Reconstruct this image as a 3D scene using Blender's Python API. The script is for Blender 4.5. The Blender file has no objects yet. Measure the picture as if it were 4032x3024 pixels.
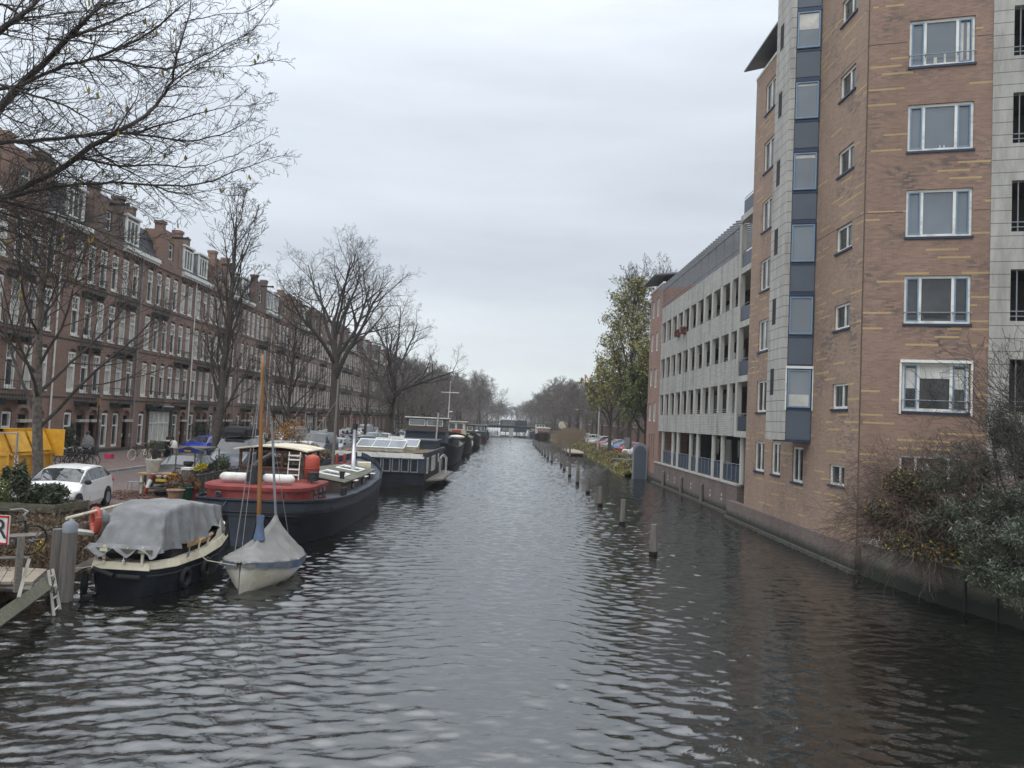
HAZE=True
import bpy, math, random
from mathutils import Vector, Matrix
R=math.radians; PI=math.pi; sin=math.sin; cos=math.cos
random.seed(7)
sc=bpy.context.scene; COL=sc.collection
# ------------------------------------------------------------------ camera
F=3030.; CX=2016.; CY=1512.; H=4.5
YAW,PITCH,ROLL=R(0.17769),R(2.71308),0.046
_f=Vector((sin(YAW)*cos(PITCH),cos(YAW)*cos(PITCH),sin(PITCH)))
_r=Vector((cos(YAW),-sin(YAW),0)); _u=_r.cross(_f)
CR=cos(ROLL)*_r+sin(ROLL)*_u; CU=-sin(ROLL)*_r+cos(ROLL)*_u
cd=bpy.data.cameras.new('camera'); cam=bpy.data.objects.new('camera',cd); COL.objects.link(cam)
M=Matrix((CR,CU,-_f)).transposed().to_4x4(); M.translation=Vector((0,0,H)); cam.matrix_world=M
cd.sensor_width=36; cd.lens=F/4032*36; cd.clip_start=.1; cd.clip_end=4000; sc.camera=cam
def ray(px,py): return _f+CR*((px-CX)/F)+CU*((CY-py)/F)
def aX(px,py,X): d=ray(px,py); t=X/d.x; return Vector((X,t*d.y,H+t*d.z))
def aY(px,py,Y): d=ray(px,py); t=Y/d.y; return Vector((t*d.x,Y,H+t*d.z))
def aZ(px,py,Z): d=ray(px,py); t=(Z-H)/d.z; return Vector((t*d.x,t*d.y,Z))
# ------------------------------------------------------------------ materials
MT={}
class NT:
    def __init__(s,m): s.nt=m.node_tree; s.N=s.nt.nodes; s.L=s.nt.links
    def n(s,t,**k):
        x=s.N.new(t)
        for a,b in k.items():
            if a.startswith('_'): x.inputs[int(a[1:])].default_value=b
            else: setattr(x,a,b)
        return x
    def l(s,a,b): s.L.new(a,b)
    def math(s,op,a,b=None,c=None,clamp=False):
        x=s.N.new('ShaderNodeMath'); x.operation=op; x.use_clamp=clamp
        for i,v in enumerate((a,b,c)):
            if v is None: continue
            if isinstance(v,(int,float)): x.inputs[i].default_value=v
            else: s.L.new(v,x.inputs[i])
        return x.outputs[0]
    def mix(s,f,a,b,bt='MIX'):
        x=s.N.new('ShaderNodeMix'); x.data_type='RGBA'; x.blend_type=bt
        for i,v in ((0,f),(6,a),(7,b)):
            if isinstance(v,(int,float)): x.inputs[i].default_value=v
            elif isinstance(v,tuple): x.inputs[i].default_value=v if len(v)==4 else v+(1,)
            else: s.L.new(v,x.inputs[i])
        return x.outputs[2]
    def pos(s): return s.n('ShaderNodeNewGeometry').outputs['Position']
    def noise(s,vec,scale,det=3,rough=.5,out=0):
        x=s.n('ShaderNodeTexNoise'); x.inputs['Scale'].default_value=scale; x.inputs['Detail'].default_value=det; x.inputs['Roughness'].default_value=rough
        if vec is not None: s.L.new(vec,x.inputs['Vector'])
        return x.outputs[out]
    def ramp(s,f,stops):
        x=s.n('ShaderNodeValToRGB'); e=x.color_ramp.elements
        while len(e)<len(stops): e.new(.5)
        for q,(p,c) in zip(e,stops): q.position=p; q.color=c if len(c)==4 else tuple(c)+(1,)
        s.L.new(f,x.inputs[0]); return x.outputs[0]
    def scalev(s,vec,v):
        x=s.n('ShaderNodeVectorMath',operation='MULTIPLY'); s.L.new(vec,x.inputs[0]); x.inputs[1].default_value=v; return x.outputs[0]
def newmat(name):
    m=bpy.data.materials.new(name); m.use_nodes=True; t=NT(m); b=t.N['Principled BSDF']; MT[name]=m; return m,t,b
def mat(name,col,rough=.6,var=.18,scale=6,metal=0,spec=.5,bump=0,bscale=40,dirt=None,coat=0):
    m,t,b=newmat(name); p=t.n('ShaderNodeTexCoord').outputs['Object']
    f=t.noise(p,scale,4,.6)
    c2=tuple(max(0,x*(1-var*1.6)) for x in col); c1=tuple(min(1,x*(1+var)) for x in col)
    c=t.ramp(f,[(.3,c2),(.7,c1)])
    if dirt:
        c=t.mix(t.ramp(t.noise(p,scale*.37,5,.7),[(.5,(0,0,0)),(.68,(1,1,1))]),c,tuple(dirt))
    t.l(c,b.inputs['Base Color']); b.inputs['Roughness'].default_value=rough; b.inputs['Metallic'].default_value=metal
    b.inputs['Specular IOR Level'].default_value=spec
    if coat: b.inputs['Coat Weight'].default_value=coat; b.inputs['Coat Roughness'].default_value=.05
    if bump:
        bp=t.n('ShaderNodeBump'); bp.inputs['Strength'].default_value=bump; bp.inputs['Distance'].default_value=.02
        t.l(t.noise(p,bscale,3,.6),bp.inputs['Height']); t.l(bp.outputs[0],b.inputs['Normal'])
    return m
def brickmat(name,c1,c2,mortar,along='y',w=.22,h=.065,ang=0,yellow=None,dark=None,bias=0.,stain=.35,msize=.008,bumpd=.006,algae=0):
    m,t,b=newmat(name); g=t.pos(); sp=t.n('ShaderNodeSeparateXYZ'); t.l(g,sp.inputs[0])
    if along=='y': u=sp.outputs[1]
    elif along=='x': u=sp.outputs[0]
    else: u=t.math('ADD',t.math('MULTIPLY',sp.outputs[0],cos(ang)),t.math('MULTIPLY',sp.outputs[1],sin(ang)))
    cb=t.n('ShaderNodeCombineXYZ'); t.l(u,cb.inputs[0]); t.l(sp.outputs[2],cb.inputs[1])
    br=t.n('ShaderNodeTexBrick'); t.l(cb.outputs[0],br.inputs['Vector'])
    br.inputs['Color1'].default_value=c1+(1,); br.inputs['Color2'].default_value=c2+(1,); br.inputs['Mortar'].default_value=mortar+(1,)
    for k,v in (('Scale',1),('Mortar Size',msize),('Mortar Smooth',.2),('Bias',bias),('Brick Width',w),('Row Height',h)): br.inputs[k].default_value=v
    col=br.outputs[0]
    if dark or yellow:
        # per brick random value
        row=t.math('FLOOR',t.math('DIVIDE',sp.outputs[2],h)); 
        def cell(wd,seed,rows):
            rr=t.math('FLOOR',t.math('DIVIDE',sp.outputs[2],rows))
            us=t.math('FLOOR',t.math('DIVIDE',t.math('ADD',u,t.math('MULTIPLY',rr,wd*.37)),wd))
            c=t.n('ShaderNodeCombineXYZ'); t.l(us,c.inputs[0]); t.l(rr,c.inputs[1]); c.inputs[2].default_value=seed
            wn=t.n('ShaderNodeTexWhiteNoise',noise_dimensions='3D'); t.l(c.outputs[0],wn.inputs[0]); return wn.outputs[0]
    if dark:
        big=t.noise(cb.outputs[0],.55,3,.6)
        f=t.math('MULTIPLY',t.math('GREATER_THAN',cell(w,3.,h),.55),t.math('SUBTRACT',big,.5),clamp=True)
        col=t.mix(t.math('MULTIPLY',f,6,clamp=True),col,dark)
    if yellow:
        P=h*4
        yr=t.math('LESS_THAN',t.math('FRACT',t.math('DIVIDE',sp.outputs[2],P)),.25)
        yy=t.math('GREATER_THAN',cell(.95,9.,P),.80)
        gap=t.math('GREATER_THAN',cell(w,5.,h),.06)
        col=t.mix(t.math('MULTIPLY',t.math('MULTIPLY',yr,yy),gap),col,yellow)
    st=t.noise(t.scalev(g,(.5,.5,.18)),1.3,5,.65)
    col=t.mix(t.math('MULTIPLY',t.ramp(st,[(.4,(0,0,0)),(.7,(1,1,1))]),stain),col,tuple(x*.35 for x in c1),)
    if algae:
        wl=t.math('SUBTRACT',algae+.15,t.math('ADD',sp.outputs[2],t.math('MULTIPLY',t.noise(g,2.5,4,.7),-.35)),clamp=False)
        col=t.mix(t.math('MULTIPLY',wl,3.5,clamp=True),col,(.022,.028,.018))
    t.l(col,b.inputs['Base Color']); b.inputs['Roughness'].default_value=.85
    bp=t.n('ShaderNodeBump'); bp.inputs['Strength'].default_value=.6; bp.inputs['Distance'].default_value=bumpd; bp.invert=True
    t.l(br.outputs['Fac'],bp.inputs['Height']); t.l(bp.outputs[0],b.inputs['Normal']); return m
# facade bricks
A2=R(17)
brickmat('house_brick',(.275,.16,.112),(.20,.115,.082),(.25,.21,.19),'y',dark=(.14,.095,.085),stain=.2)
brickmat('house_brick_dark',(.19,.125,.10),(.13,.09,.075),(.15,.13,.11),'y')
YEL=(.44,.32,.16)
brickmat('tower_brick',(.35,.235,.17),(.27,.175,.13),(.27,.23,.18),'y',yellow=YEL,dark=(.17,.135,.12),stain=.28)
brickmat('tower_brick_front',(.325,.20,.15),(.235,.145,.11),(.25,.21,.17),'a',ang=-A2,yellow=YEL,dark=(.12,.10,.09),stain=.28)
brickmat('plinth_brick',(.20,.15,.13),(.14,.11,.10),(.12,.11,.10),'y',stain=.5,algae=.18)
brickmat('pale_brick',(.50,.49,.45),(.40,.39,.36),(.28,.27,.25),'y',w=.3,h=.1,stain=.30,msize=.012)
brickmat('quay_brick',(.21,.19,.15),(.15,.135,.11),(.08,.075,.065),'y',stain=.8,algae=.3)
brickmat('right_brick',(.34,.20,.15),(.26,.15,.12),(.2,.15,.13),'y',stain=.2)
def concrete(name,col,joint=.42,jw=.02,streak=.5):
    m,t,b=newmat(name); g=t.pos(); sp=t.n('ShaderNodeSeparateXYZ'); t.l(g,sp.inputs[0])
    n1=t.noise(t.scalev(g,(2,2,.35)),1.4,6,.7); n2=t.noise(g,14,4,.6)
    c=t.ramp(n1,[(.25,tuple(x*.5 for x in col)),(.62,col)])
    c=t.mix(t.math('MULTIPLY',n2,.35),c,tuple(x*.6 for x in col))
    if joint:
        fr=t.math('FRACT',t.math('DIVIDE',sp.outputs[2],joint)); j=t.math('LESS_THAN',fr,jw/joint)
        c=t.mix(t.math('MULTIPLY',j,.75),c,(.05,.05,.045))
    t.l(c,b.inputs['Base Color']); b.inputs['Roughness'].default_value=.85; return m
concrete('grooved_concrete',(.45,.44,.41),.41,.025); concrete('concrete',(.47,.46,.42),0); concrete('column_concrete',(.50,.49,.45),0)
# streaked white brick band: dark runs below the sills
def bandmat():
    m,t,b=newmat('band_brick'); g=t.pos(); sp=t.n('ShaderNodeSeparateXYZ'); t.l(g,sp.inputs[0])
    cb=t.n('ShaderNodeCombineXYZ'); t.l(sp.outputs[1],cb.inputs[0]); t.l(sp.outputs[2],cb.inputs[1])
    br=t.n('ShaderNodeTexBrick'); t.l(cb.outputs[0],br.inputs['Vector'])
    br.inputs['Color1'].default_value=(.44,.43,.40,1); br.inputs['Color2'].default_value=(.37,.36,.335,1); br.inputs['Mortar'].default_value=(.25,.24,.22,1)
    for k,v in (('Scale',1),('Mortar Size',.012),('Mortar Smooth',.2),('Brick Width',.6),('Row Height',.1)): br.inputs[k].default_value=v
    s1=t.noise(t.scalev(g,(1,1.5,.22)),1.1,6,.72)
    f=t.ramp(s1,[(.47,(0,0,0)),(.66,(1,1,1))])
    sl=t.noise(t.scalev(g,(1,4,.4)),2.2,4,.6)
    f=t.math('MULTIPLY',t.math('MULTIPLY',f,sl),1.15,clamp=True)
    c=t.mix(f,br.outputs[0],(.12,.12,.11)); t.l(c,b.inputs['Base Color']); b.inputs['Roughness'].default_value=.85
    bp=t.n('ShaderNodeBump'); bp.inputs['Strength'].default_value=.5; bp.inputs['Distance'].default_value=.01; bp.invert=True
    t.l(br.outputs['Fac'],bp.inputs['Height']); t.l(bp.outputs[0],b.inputs['Normal'])
bandmat()
mat('white_paint',(.74,.74,.70),.45,.06,5,dirt=(.5,.5,.46)); mat('cream_paint',(.72,.66,.50),.5,.08,3,dirt=(.45,.4,.3))
mat('blue_frame',(.16,.255,.36),.45,.08); mat('navy_panel',(.028,.042,.068),.42,.08,2); mat('navy_frame',(.015,.03,.07),.4,.1); mat('grey_blue_panel',(.075,.095,.122),.45,.05,2)
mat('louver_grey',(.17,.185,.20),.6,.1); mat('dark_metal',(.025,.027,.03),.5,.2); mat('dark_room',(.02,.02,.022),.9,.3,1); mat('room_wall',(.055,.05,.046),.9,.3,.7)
mat('slate',(.035,.04,.048),.6,.25,3,bump=.4,bscale=8); mat('lead_grey',(.22,.24,.27),.5,.12,4); mat('black_iron',(.012,.013,.014),.45,.2)
mat('green_iron',(.03,.05,.045),.5,.2); mat('stone_trim',(.45,.43,.38),.8,.2,4); mat('curtain',(.55,.54,.50),.8,.15,3); mat('dark_stone',(.07,.065,.055),.9,.4,6,bump=.5,bscale=12)
def glass(name,col,rough=.04,spec=.8,var=.5,sc=.8):
    m,t,b=newmat(name); g=t.pos(); f=t.noise(t.scalev(g,(sc,sc,sc)),1.,3,.6)
    t.l(t.ramp(f,[(.35,tuple(x*(1-var) for x in col)),(.65,tuple(x*(1+var) for x in col))]),b.inputs['Base Color'])
    b.inputs['Roughness'].default_value=rough; b.inputs['Specular IOR Level'].default_value=spec
    return m
glass('glass',(.035,.038,.04)); glass('glass_curtain',(.50,.50,.46),.12,.6,.15,1.2); glass('glass_sky',(.15,.175,.20),.06,1.,.18,.35); glass('car_glass',(.03,.035,.038),.03,.9,.4,1)  # glass_sky: reflected sky put into the pane colour
def wood(name,c,streak=.4,axis=(1,12,12),rough=.8):
    m,t,b=newmat(name); p=t.n('ShaderNodeTexCoord').outputs['Object']
    f=t.noise(t.scalev(p,axis),1.6,5,.65); f2=t.noise(p,1.1,3,.5)
    cc=t.ramp(f,[(.3,tuple(x*(1-streak) for x in c)),(.7,tuple(min(1,x*(1+streak*.6)) for x in c))])
    cc=t.mix(t.math('MULTIPLY',f2,.4),cc,tuple(x*.45 for x in c)); t.l(cc,b.inputs['Base Color']); b.inputs['Roughness'].default_value=rough
    bp=t.n('ShaderNodeBump'); bp.inputs['Strength'].default_value=.5; bp.inputs['Distance'].default_value=.01; t.l(f,bp.inputs['Height']); t.l(bp.outputs[0],b.inputs['Normal'])
wood('post_wood',(.17,.155,.14),.45,(14,14,.9)); wood('grey_wood',(.21,.19,.165),.4,(1.2,14,14)); wood('deck_wood',(.36,.30,.235),.35,(1.5,9,9)); wood('brown_wood',(.10,.052,.032),.4,(2,2,10)); wood('plank_brown',(.12,.09,.07),.4,(8,1,12))
wood('mast_wood',(.32,.145,.045),.25,(10,10,.7),.4); wood('mossy_wood',(.13,.13,.09),.5,(2,10,10)); wood('bench_wood',(.42,.25,.12),.3,(2,10,10))
mat('bark',(.075,.064,.052),.95,.4,9,bump=.8,bscale=14); mat('bark_light',(.12,.105,.088),.95,.4,8,bump=.8,bscale=18); mat('twig',(.05,.042,.036),.9,.3,2); mat('twig_far',(.16,.14,.127),.95,.3,.6); mat('twig_red',(.125,.088,.07),.85,.35,2)  # twig_far: haze of distance put into a paler twig colour
mat('tarp',(.205,.21,.215),.7,.16,2.5,dirt=(.13,.13,.13)); mat('tarp_sail',(.22,.215,.205),.7,.16,2,dirt=(.15,.145,.14)); mat('tarp_blue',(.10,.15,.24),.7,.2,3,dirt=(.2,.2,.22))
mat('hull_navy',(.008,.0105,.017),.5,.3,1.5,spec=.25,dirt=(.018,.022,.03)); mat('hull_grey',(.05,.062,.085),.5,.15,1,spec=.3,dirt=(.035,.04,.045)); mat('hull_black',(.008,.009,.010),.5,.3,1,spec=.25,dirt=(.03,.026,.022))
mat('hull_white',(.66,.64,.56),.4,.08,1.5,dirt=(.42,.38,.28)); mat('cabin_red',(.23,.032,.03),.5,.15,1.2,dirt=(.28,.07,.05)); mat('rust_red',(.24,.032,.026),.6,.2,3); mat('roof_green',(.135,.135,.105),.85,.2,1.5,dirt=(.08,.085,.055))
mat('sedum',(.14,.11,.05),.95,.5,3,bump=1,bscale=10,dirt=(.13,.045,.03)); mat('rubber',(.012,.012,.013),.75,.2); mat('chrome',(.45,.46,.48),.3,.1,metal=.8); mat('orange',(.40,.06,.035),.5,.12,4); mat('rope',(.42,.38,.30),.9,.2); mat('cable',(.25,.25,.25),.5,.1)
mat('road',(.105,.08,.075),.85,.2,1.2,bump=.3,bscale=30,dirt=(.08,.07,.065)); mat('brick_paving',(.14,.10,.09),.85,.2,2,bump=.3,bscale=30); mat('kerbstone',(.27,.26,.245),.85,.2,2)
mat('earth',(.075,.058,.04),.95,.4,2,bump=.6,bscale=10,dirt=(.05,.055,.025)); mat('bank_grass',(.085,.095,.04),.95,.5,1.5,bump=.8,bscale=12,dirt=(.10,.07,.04)); mat('leaf_litter',(.12,.055,.03),.95,.5,8)
mat('yellow_paint',(.62,.33,.02),.5,.12,2,dirt=(.38,.18,.02)); mat('terracotta',(.33,.20,.13),.8,.15); mat('pink',(.42,.025,.09),.5,.1); mat('green_plastic',(.02,.10,.06),.5,.1); mat('plate_yellow',(.65,.42,.03),.5,.1); mat('red_paint',(.5,.02,.025),.45,.1); mat('crane_red',(.45,.08,.05),.6,.1)
mat('skin',(.48,.29,.21),.6,.08); mat('hair',(.015,.011,.009),.7,.2); mat('cloth_black',(.012,.012,.015),.9,.3); mat('cloth_grey',(.16,.16,.165),.95,.2,20); mat('cloth_white',(.65,.63,.60),.9,.1); mat('cloth_blue',(.03,.05,.10),.9,.2); mat('pale_blue',(.35,.5,.6),.5,.1)
for n,c in dict(car_white=(.72,.72,.72),car_black=(.012,.012,.014),car_blue=(.015,.035,.36),car_silver=(.34,.36,.38),car_grey=(.12,.13,.15),car_red=(.32,.02,.025),car_sky=(.05,.19,.42),car_palegrey=(.27,.33,.37),car_dark=(.03,.035,.045)).items():
    mat(n,c,.3,.04,1.5,spec=.5 if sum(c)>.3 else .3,coat=.4 if sum(c)>.3 else 0)
def leafmat(name,c,c2,trans=.25):
    m,t,b=newmat(name); oi=t.noise(t.pos(),5.,2,.6); c_=t.ramp(oi,[(.35,c),(.65,c2)]); t.l(c_,b.inputs['Base Color']); b.inputs['Roughness'].default_value=.6
    b.inputs['Specular IOR Level'].default_value=.35
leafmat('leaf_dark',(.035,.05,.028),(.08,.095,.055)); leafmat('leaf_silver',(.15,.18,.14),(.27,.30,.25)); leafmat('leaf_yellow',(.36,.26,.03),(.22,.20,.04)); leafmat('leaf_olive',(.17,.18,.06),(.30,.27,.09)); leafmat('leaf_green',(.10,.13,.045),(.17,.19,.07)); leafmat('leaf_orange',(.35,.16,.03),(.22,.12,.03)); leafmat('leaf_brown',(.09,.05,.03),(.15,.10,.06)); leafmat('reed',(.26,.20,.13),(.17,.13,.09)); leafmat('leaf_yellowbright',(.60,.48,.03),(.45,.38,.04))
# water
def water():
    m,t,b=newmat('canal_water'); g=t.pos(); b.inputs['Roughness'].default_value=.01; b.inputs['IOR'].default_value=2.5
    f0=t.noise(t.scalev(g,(.25,.25,.25)),1,3,.6); t.l(t.ramp(f0,[(.35,(.004,.005,.0045)),(.65,(.009,.010,.008))]),b.inputs['Base Color'])
    def train(ang,sx,sy,sc_,det,rough,w=0):
        mp=t.n('ShaderNodeMapping'); mp.inputs['Rotation'].default_value=(0,0,R(ang)); t.l(g,mp.inputs[0])
        v=t.scalev(mp.outputs[0],(sx,sy,1)); return t.noise(v,sc_,det,rough)
    d=train(5,.8,1.6,5.,3,.6); e=train(-35,.7,1.3,11.,2,.6)
    h=t.math('ADD',t.math('MULTIPLY',d,.035),t.math('MULTIPLY',e,.02))
    bp=t.n('ShaderNodeBump'); bp.inputs['Strength'].default_value=1; bp.inputs['Distance'].default_value=.15
    t.l(h,bp.inputs['Height']); t.l(bp.outputs[0],b.inputs['Normal'])
water()
# ------------------------------------------------------------------ mesh builder
class MB:
    def __init__(s): s.v=[]; s.f=[]; s.m=[]; s.mi=0
    def add(s,vs,fs):
        o=len(s.v); s.v+=[tuple(p) for p in vs]; s.f+=[tuple(i+o for i in f) for f in fs]; s.m+=[s.mi]*len(fs); return s
    def quad(s,a,b,c,d): return s.add((a,b,c,d),((0,1,2,3),))
    def box(s,a,b,T=None):
        x0,y0,z0=a; x1,y1,z1=b
        vs=[Vector(p) for p in ((x0,y0,z0),(x1,y0,z0),(x1,y1,z0),(x0,y1,z0),(x0,y0,z1),(x1,y0,z1),(x1,y1,z1),(x0,y1,z1))]
        if T: vs=[T@p for p in vs]
        fs=((0,3,2,1),(4,5,6,7),(0,1,5,4),(1,2,6,5),(2,3,7,6),(3,0,4,7))
        return s.add(vs,fs)
    def cbox(s,c,d,rz=0,T=None):
        T2=Matrix.Translation(c)@Matrix.Rotation(rz,4,'Z')
        if T: T2=T2@T
        return s.box((-d[0]/2,-d[1]/2,-d[2]/2),(d[0]/2,d[1]/2,d[2]/2),T2)
    def tube(s,pts,rad,n=6,cap=True):
        pts=[Vector(p) for p in pts]
        if not isinstance(rad,(list,tuple)): rad=[rad]*len(pts)
        o=len(s.v); nv=None
        for i,p in enumerate(pts):
            d=(pts[min(i+1,len(pts)-1)]-pts[max(i-1,0)])
            if d.length<1e-9: d=Vector((0,0,1))
            d.normalize()
            if nv is None:
                nv=d.cross(Vector((0,0,1)) if abs(d.z)<.9 else Vector((1,0,0))).normalized()
            else:
                nv=(nv-d*nv.dot(d)); nv=nv.normalized() if nv.length>1e-6 else d.orthogonal().normalized()
            bn=d.cross(nv); r=rad[i]
            for k in range(n):
                a=2*PI*k/n; q=p+nv*(r*cos(a))+bn*(r*sin(a)); s.v.append((q.x,q.y,q.z))
        for i in range(len(pts)-1):
            for k in range(n):
                a=o+i*n+k; b=o+i*n+(k+1)%n; s.f.append((a,b,b+n,a+n)); s.m.append(s.mi)
        if cap and n>2:
            s.f.append(tuple(o+k for k in range(n))[::-1]); s.f.append(tuple(o+(len(pts)-1)*n+k for k in range(n))); s.m+=[s.mi]*2
        return s
    def lathe(s,prof,c=(0,0,0),n=16,axis='z',T=None):
        c=Vector(c); o=len(s.v)
        for r,z in prof:
            for k in range(n):
                a=2*PI*k/n; q=Vector((r*cos(a),r*sin(a),z))
                if axis=='y': q=Vector((q.x,q.z,q.y))
                if axis=='x': q=Vector((q.z,q.x,q.y))
                if T: q=T@q
                s.v.append(tuple(c+q))
        for i in range(len(prof)-1):
            for k in range(n):
                a=o+i*n+k; b=o+i*n+(k+1)%n; s.f.append((a,b,b+n,a+n)); s.m.append(s.mi)
        return s
    def loft(s,rings,closed=True,cap=False):
        n=len(rings[0]); o=len(s.v)
        for r in rings: s.v+=[tuple(p) for p in r]
        for i in range(len(rings)-1):
            for k in range(n if closed else n-1):
                a=o+i*n+k; b=o+i*n+(k+1)%n; s.f.append((a,b,b+n,a+n)); s.m.append(s.mi)
        if cap:
            s.f.append(tuple(o+k for k in range(n))[::-1]); s.f.append(tuple(o+(len(rings)-1)*n+k for k in range(n))); s.m+=[s.mi]*2
        return s
    def prism(s,poly,y0,y1,T=None):   # poly in xz, extruded along y
        n=len(poly); vs=[Vector((x,y0,z)) for x,z in poly]+[Vector((x,y1,z)) for x,z in poly]
        if T: vs=[T@p for p in vs]
        fs=[tuple(range(n)),tuple(range(2*n-1,n-1,-1))]+[(i,(i+1)%n+0,(i+1)%n+n,i+n)[::-1] for i in range(n)]
        return s.add(vs,fs)
    def ball(s,c,r,sc_=(1,1,1),n=10,m=7):
        prof=[(max(1e-4,sin(PI*i/m)),-cos(PI*i/m)) for i in range(m+1)]
        T=Matrix.Diagonal((r*sc_[0],r*sc_[1],r*sc_[2],1)); return s.lathe(prof,c,n,T=T)
    def torus(s,c,R_,r,n=20,k=8,T=None):
        c=Vector(c); o=len(s.v)
        for i in range(n):
            a=2*PI*i/n
            for j in range(k):
                b=2*PI*j/k; q=Vector(((R_+r*cos(b))*cos(a),(R_+r*cos(b))*sin(a),r*sin(b)))
                if T: q=T@q
                s.v.append(tuple(c+q))
        for i in range(n):
            for j in range(k):
                s.f.append((o+i*k+j,o+((i+1)%n)*k+j,o+((i+1)%n)*k+(j+1)%k,o+i*k+(j+1)%k)); s.m.append(s.mi)
        return s
def mesh(mb,name,mats,smooth=False,off=None):
    me=bpy.data.meshes.new(name)
    vs=mb.v if off is None else [(a-off[0],b-off[1],c-off[2]) for a,b,c in mb.v]
    me.from_pydata(vs,[],mb.f)
    if isinstance(mats,str): mats=[mats]
    for m in mats: me.materials.append(MT[m])
    if len(mats)>1: me.polygons.foreach_set('material_index',mb.m)
    if smooth: me.polygons.foreach_set('use_smooth',[True]*len(me.polygons))
    me.update(); return me
def tag(o,label,cat,group=None,kind=None):
    if label: o['label']=label
    if cat: o['category']=cat
    if group: o['group']=group
    if kind: o['kind']=kind
    return o
def thing(name,label,cat,loc=(0,0,0),rz=0,group=None):
    o=bpy.data.objects.new(name,None); o.empty_display_size=.2; COL.objects.link(o); o.location=loc; o.rotation_euler=(0,0,rz); return tag(o,label,cat,group)
def wo(o):
    v=Vector((0,0,0))
    while o: v=v+o.location; o=o.parent
    return v
def part(name,mb,mats,parent,world=True,smooth=False,label=None):
    me=mb if isinstance(mb,bpy.types.Mesh) else mesh(mb,name,mats,smooth,wo(parent) if (world and parent) else None)
    o=bpy.data.objects.new(name,me); COL.objects.link(o); o.parent=parent
    if label: o['label']=label
    return o
def single(name,mb,mats,label,cat,group=None,smooth=False,loc=None):
    me=mesh(mb,name,mats,smooth,loc); o=bpy.data.objects.new(name,me); COL.objects.link(o)
    if loc: o.location=loc
    return tag(o,label,cat,group)
def struct(name,mb,mats,kind='structure',smooth=False):
    o=bpy.data.objects.new(name,mesh(mb,name,mats,smooth)); COL.objects.link(o); o['kind']=kind; return o
def kids(o): return KIDS.get(o,None) or [c for c in o.children]
KIDS={}
def dup(o,parent=None,**k):
    c=o.copy(); COL.objects.link(c); c.parent=parent
    for ch in list(o.children): dup(ch,c)
    return c
ORD=['first','second','third','fourth','fifth','sixth','seventh','eighth','ninth','tenth','eleventh','twelfth','thirteenth','fourteenth','fifteenth','sixteenth','seventeenth','eighteenth','nineteenth','twentieth','twenty-first','twenty-second','twenty-third','twenty-fourth','twenty-fifth','twenty-sixth','twenty-seventh','twenty-eighth','twenty-ninth','thirtieth','thirty-first','thirty-second','thirty-third','thirty-fourth','thirty-fifth','thirty-sixth']
# oriented basis for facades:  origin, u (along), n (outward)
class B:
    def __init__(s,o,u,n): s.o=Vector(o); s.u=Vector(u); s.n=Vector(n)
    def p(s,u,n,z): return s.o+s.u*u+s.n*n+Vector((0,0,z))
    def box(s,mb,u0,u1,n0,n1,z0,z1):
        P=s.p; vs=[P(u0,n0,z0),P(u1,n0,z0),P(u1,n1,z0),P(u0,n1,z0),P(u0,n0,z1),P(u1,n0,z1),P(u1,n1,z1),P(u0,n1,z1)]
        mb.add(vs,((0,3,2,1),(4,5,6,7),(0,1,5,4),(1,2,6,5),(2,3,7,6),(3,0,4,7)))
def facade(mb,b,U0,U1,Z0,Z1,ops,depth=.15,arch=0.,n0=0.):
    """front skin with real openings; ops: (u0,u1,z0,z1[,arch rise])"""
    us=sorted({U0,U1,*[o[0] for o in ops],*[o[1] for o in ops]}); zs=sorted({Z0,Z1,*[o[2] for o in ops],*[o[3]+(o[4] if len(o)>4 else arch) for o in ops]})
    for i in range(len(us)-1):
        run=None
        for j in range(len(zs)-1):
            uc=(us[i]+us[i+1])/2; zc=(zs[j]+zs[j+1])/2
            hole=any(o[0]<uc<o[1] and o[2]<zc<o[3]+(o[4] if len(o)>4 else arch) for o in ops)
            if not hole and run is None: run=zs[j]
            if (hole or j==len(zs)-2) and run is not None:
                e=zs[j] if hole else zs[j+1]
                mb.quad(b.p(us[i],n0,run),b.p(us[i+1],n0,run),b.p(us[i+1],n0,e),b.p(us[i],n0,e)); run=None
    for o in ops:
        u0,u1,z0,z1=o[:4]; ar=o[4] if len(o)>4 else arch; n1=n0-depth
        mb.quad(b.p(u0,n0,z0),b.p(u0,n0,z1+0),b.p(u0,n1,z1),b.p(u0,n1,z0)); mb.quad(b.p(u1,n0,z0),b.p(u1,n1,z0),b.p(u1,n1,z1),b.p(u1,n0,z1))
        mb.quad(b.p(u0,n0,z0),b.p(u0,n1,z0),b.p(u1,n1,z0),b.p(u1,n0,z0))
        if ar<=0: mb.quad(b.p(u0,n0,z1),b.p(u1,n0,z1),b.p(u1,n1,z1),b.p(u0,n1,z1))
        else:
            N=6; uc=(u0+u1)/2; hw=(u1-u0)/2
            arc=[(uc-hw*cos(PI*k/N),z1+ar*sin(PI*k/N)) for k in range(N+1)]
            for k in range(N):
                (a,za),(c,zc)=arc[k],arc[k+1]
                mb.quad(b.p(a,n0,za),b.p(c,n0,zc),b.p(c,n0,z1+ar),b.p(a,n0,z1+ar)); mb.quad(b.p(a,n0,za),b.p(a,n1,za),b.p(c,n1,zc),b.p(c,n0,zc))
            mb.add([b.p(a,n1+.02,za) for a,za in arc],[tuple(range(N+1))])
WM={}
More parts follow.
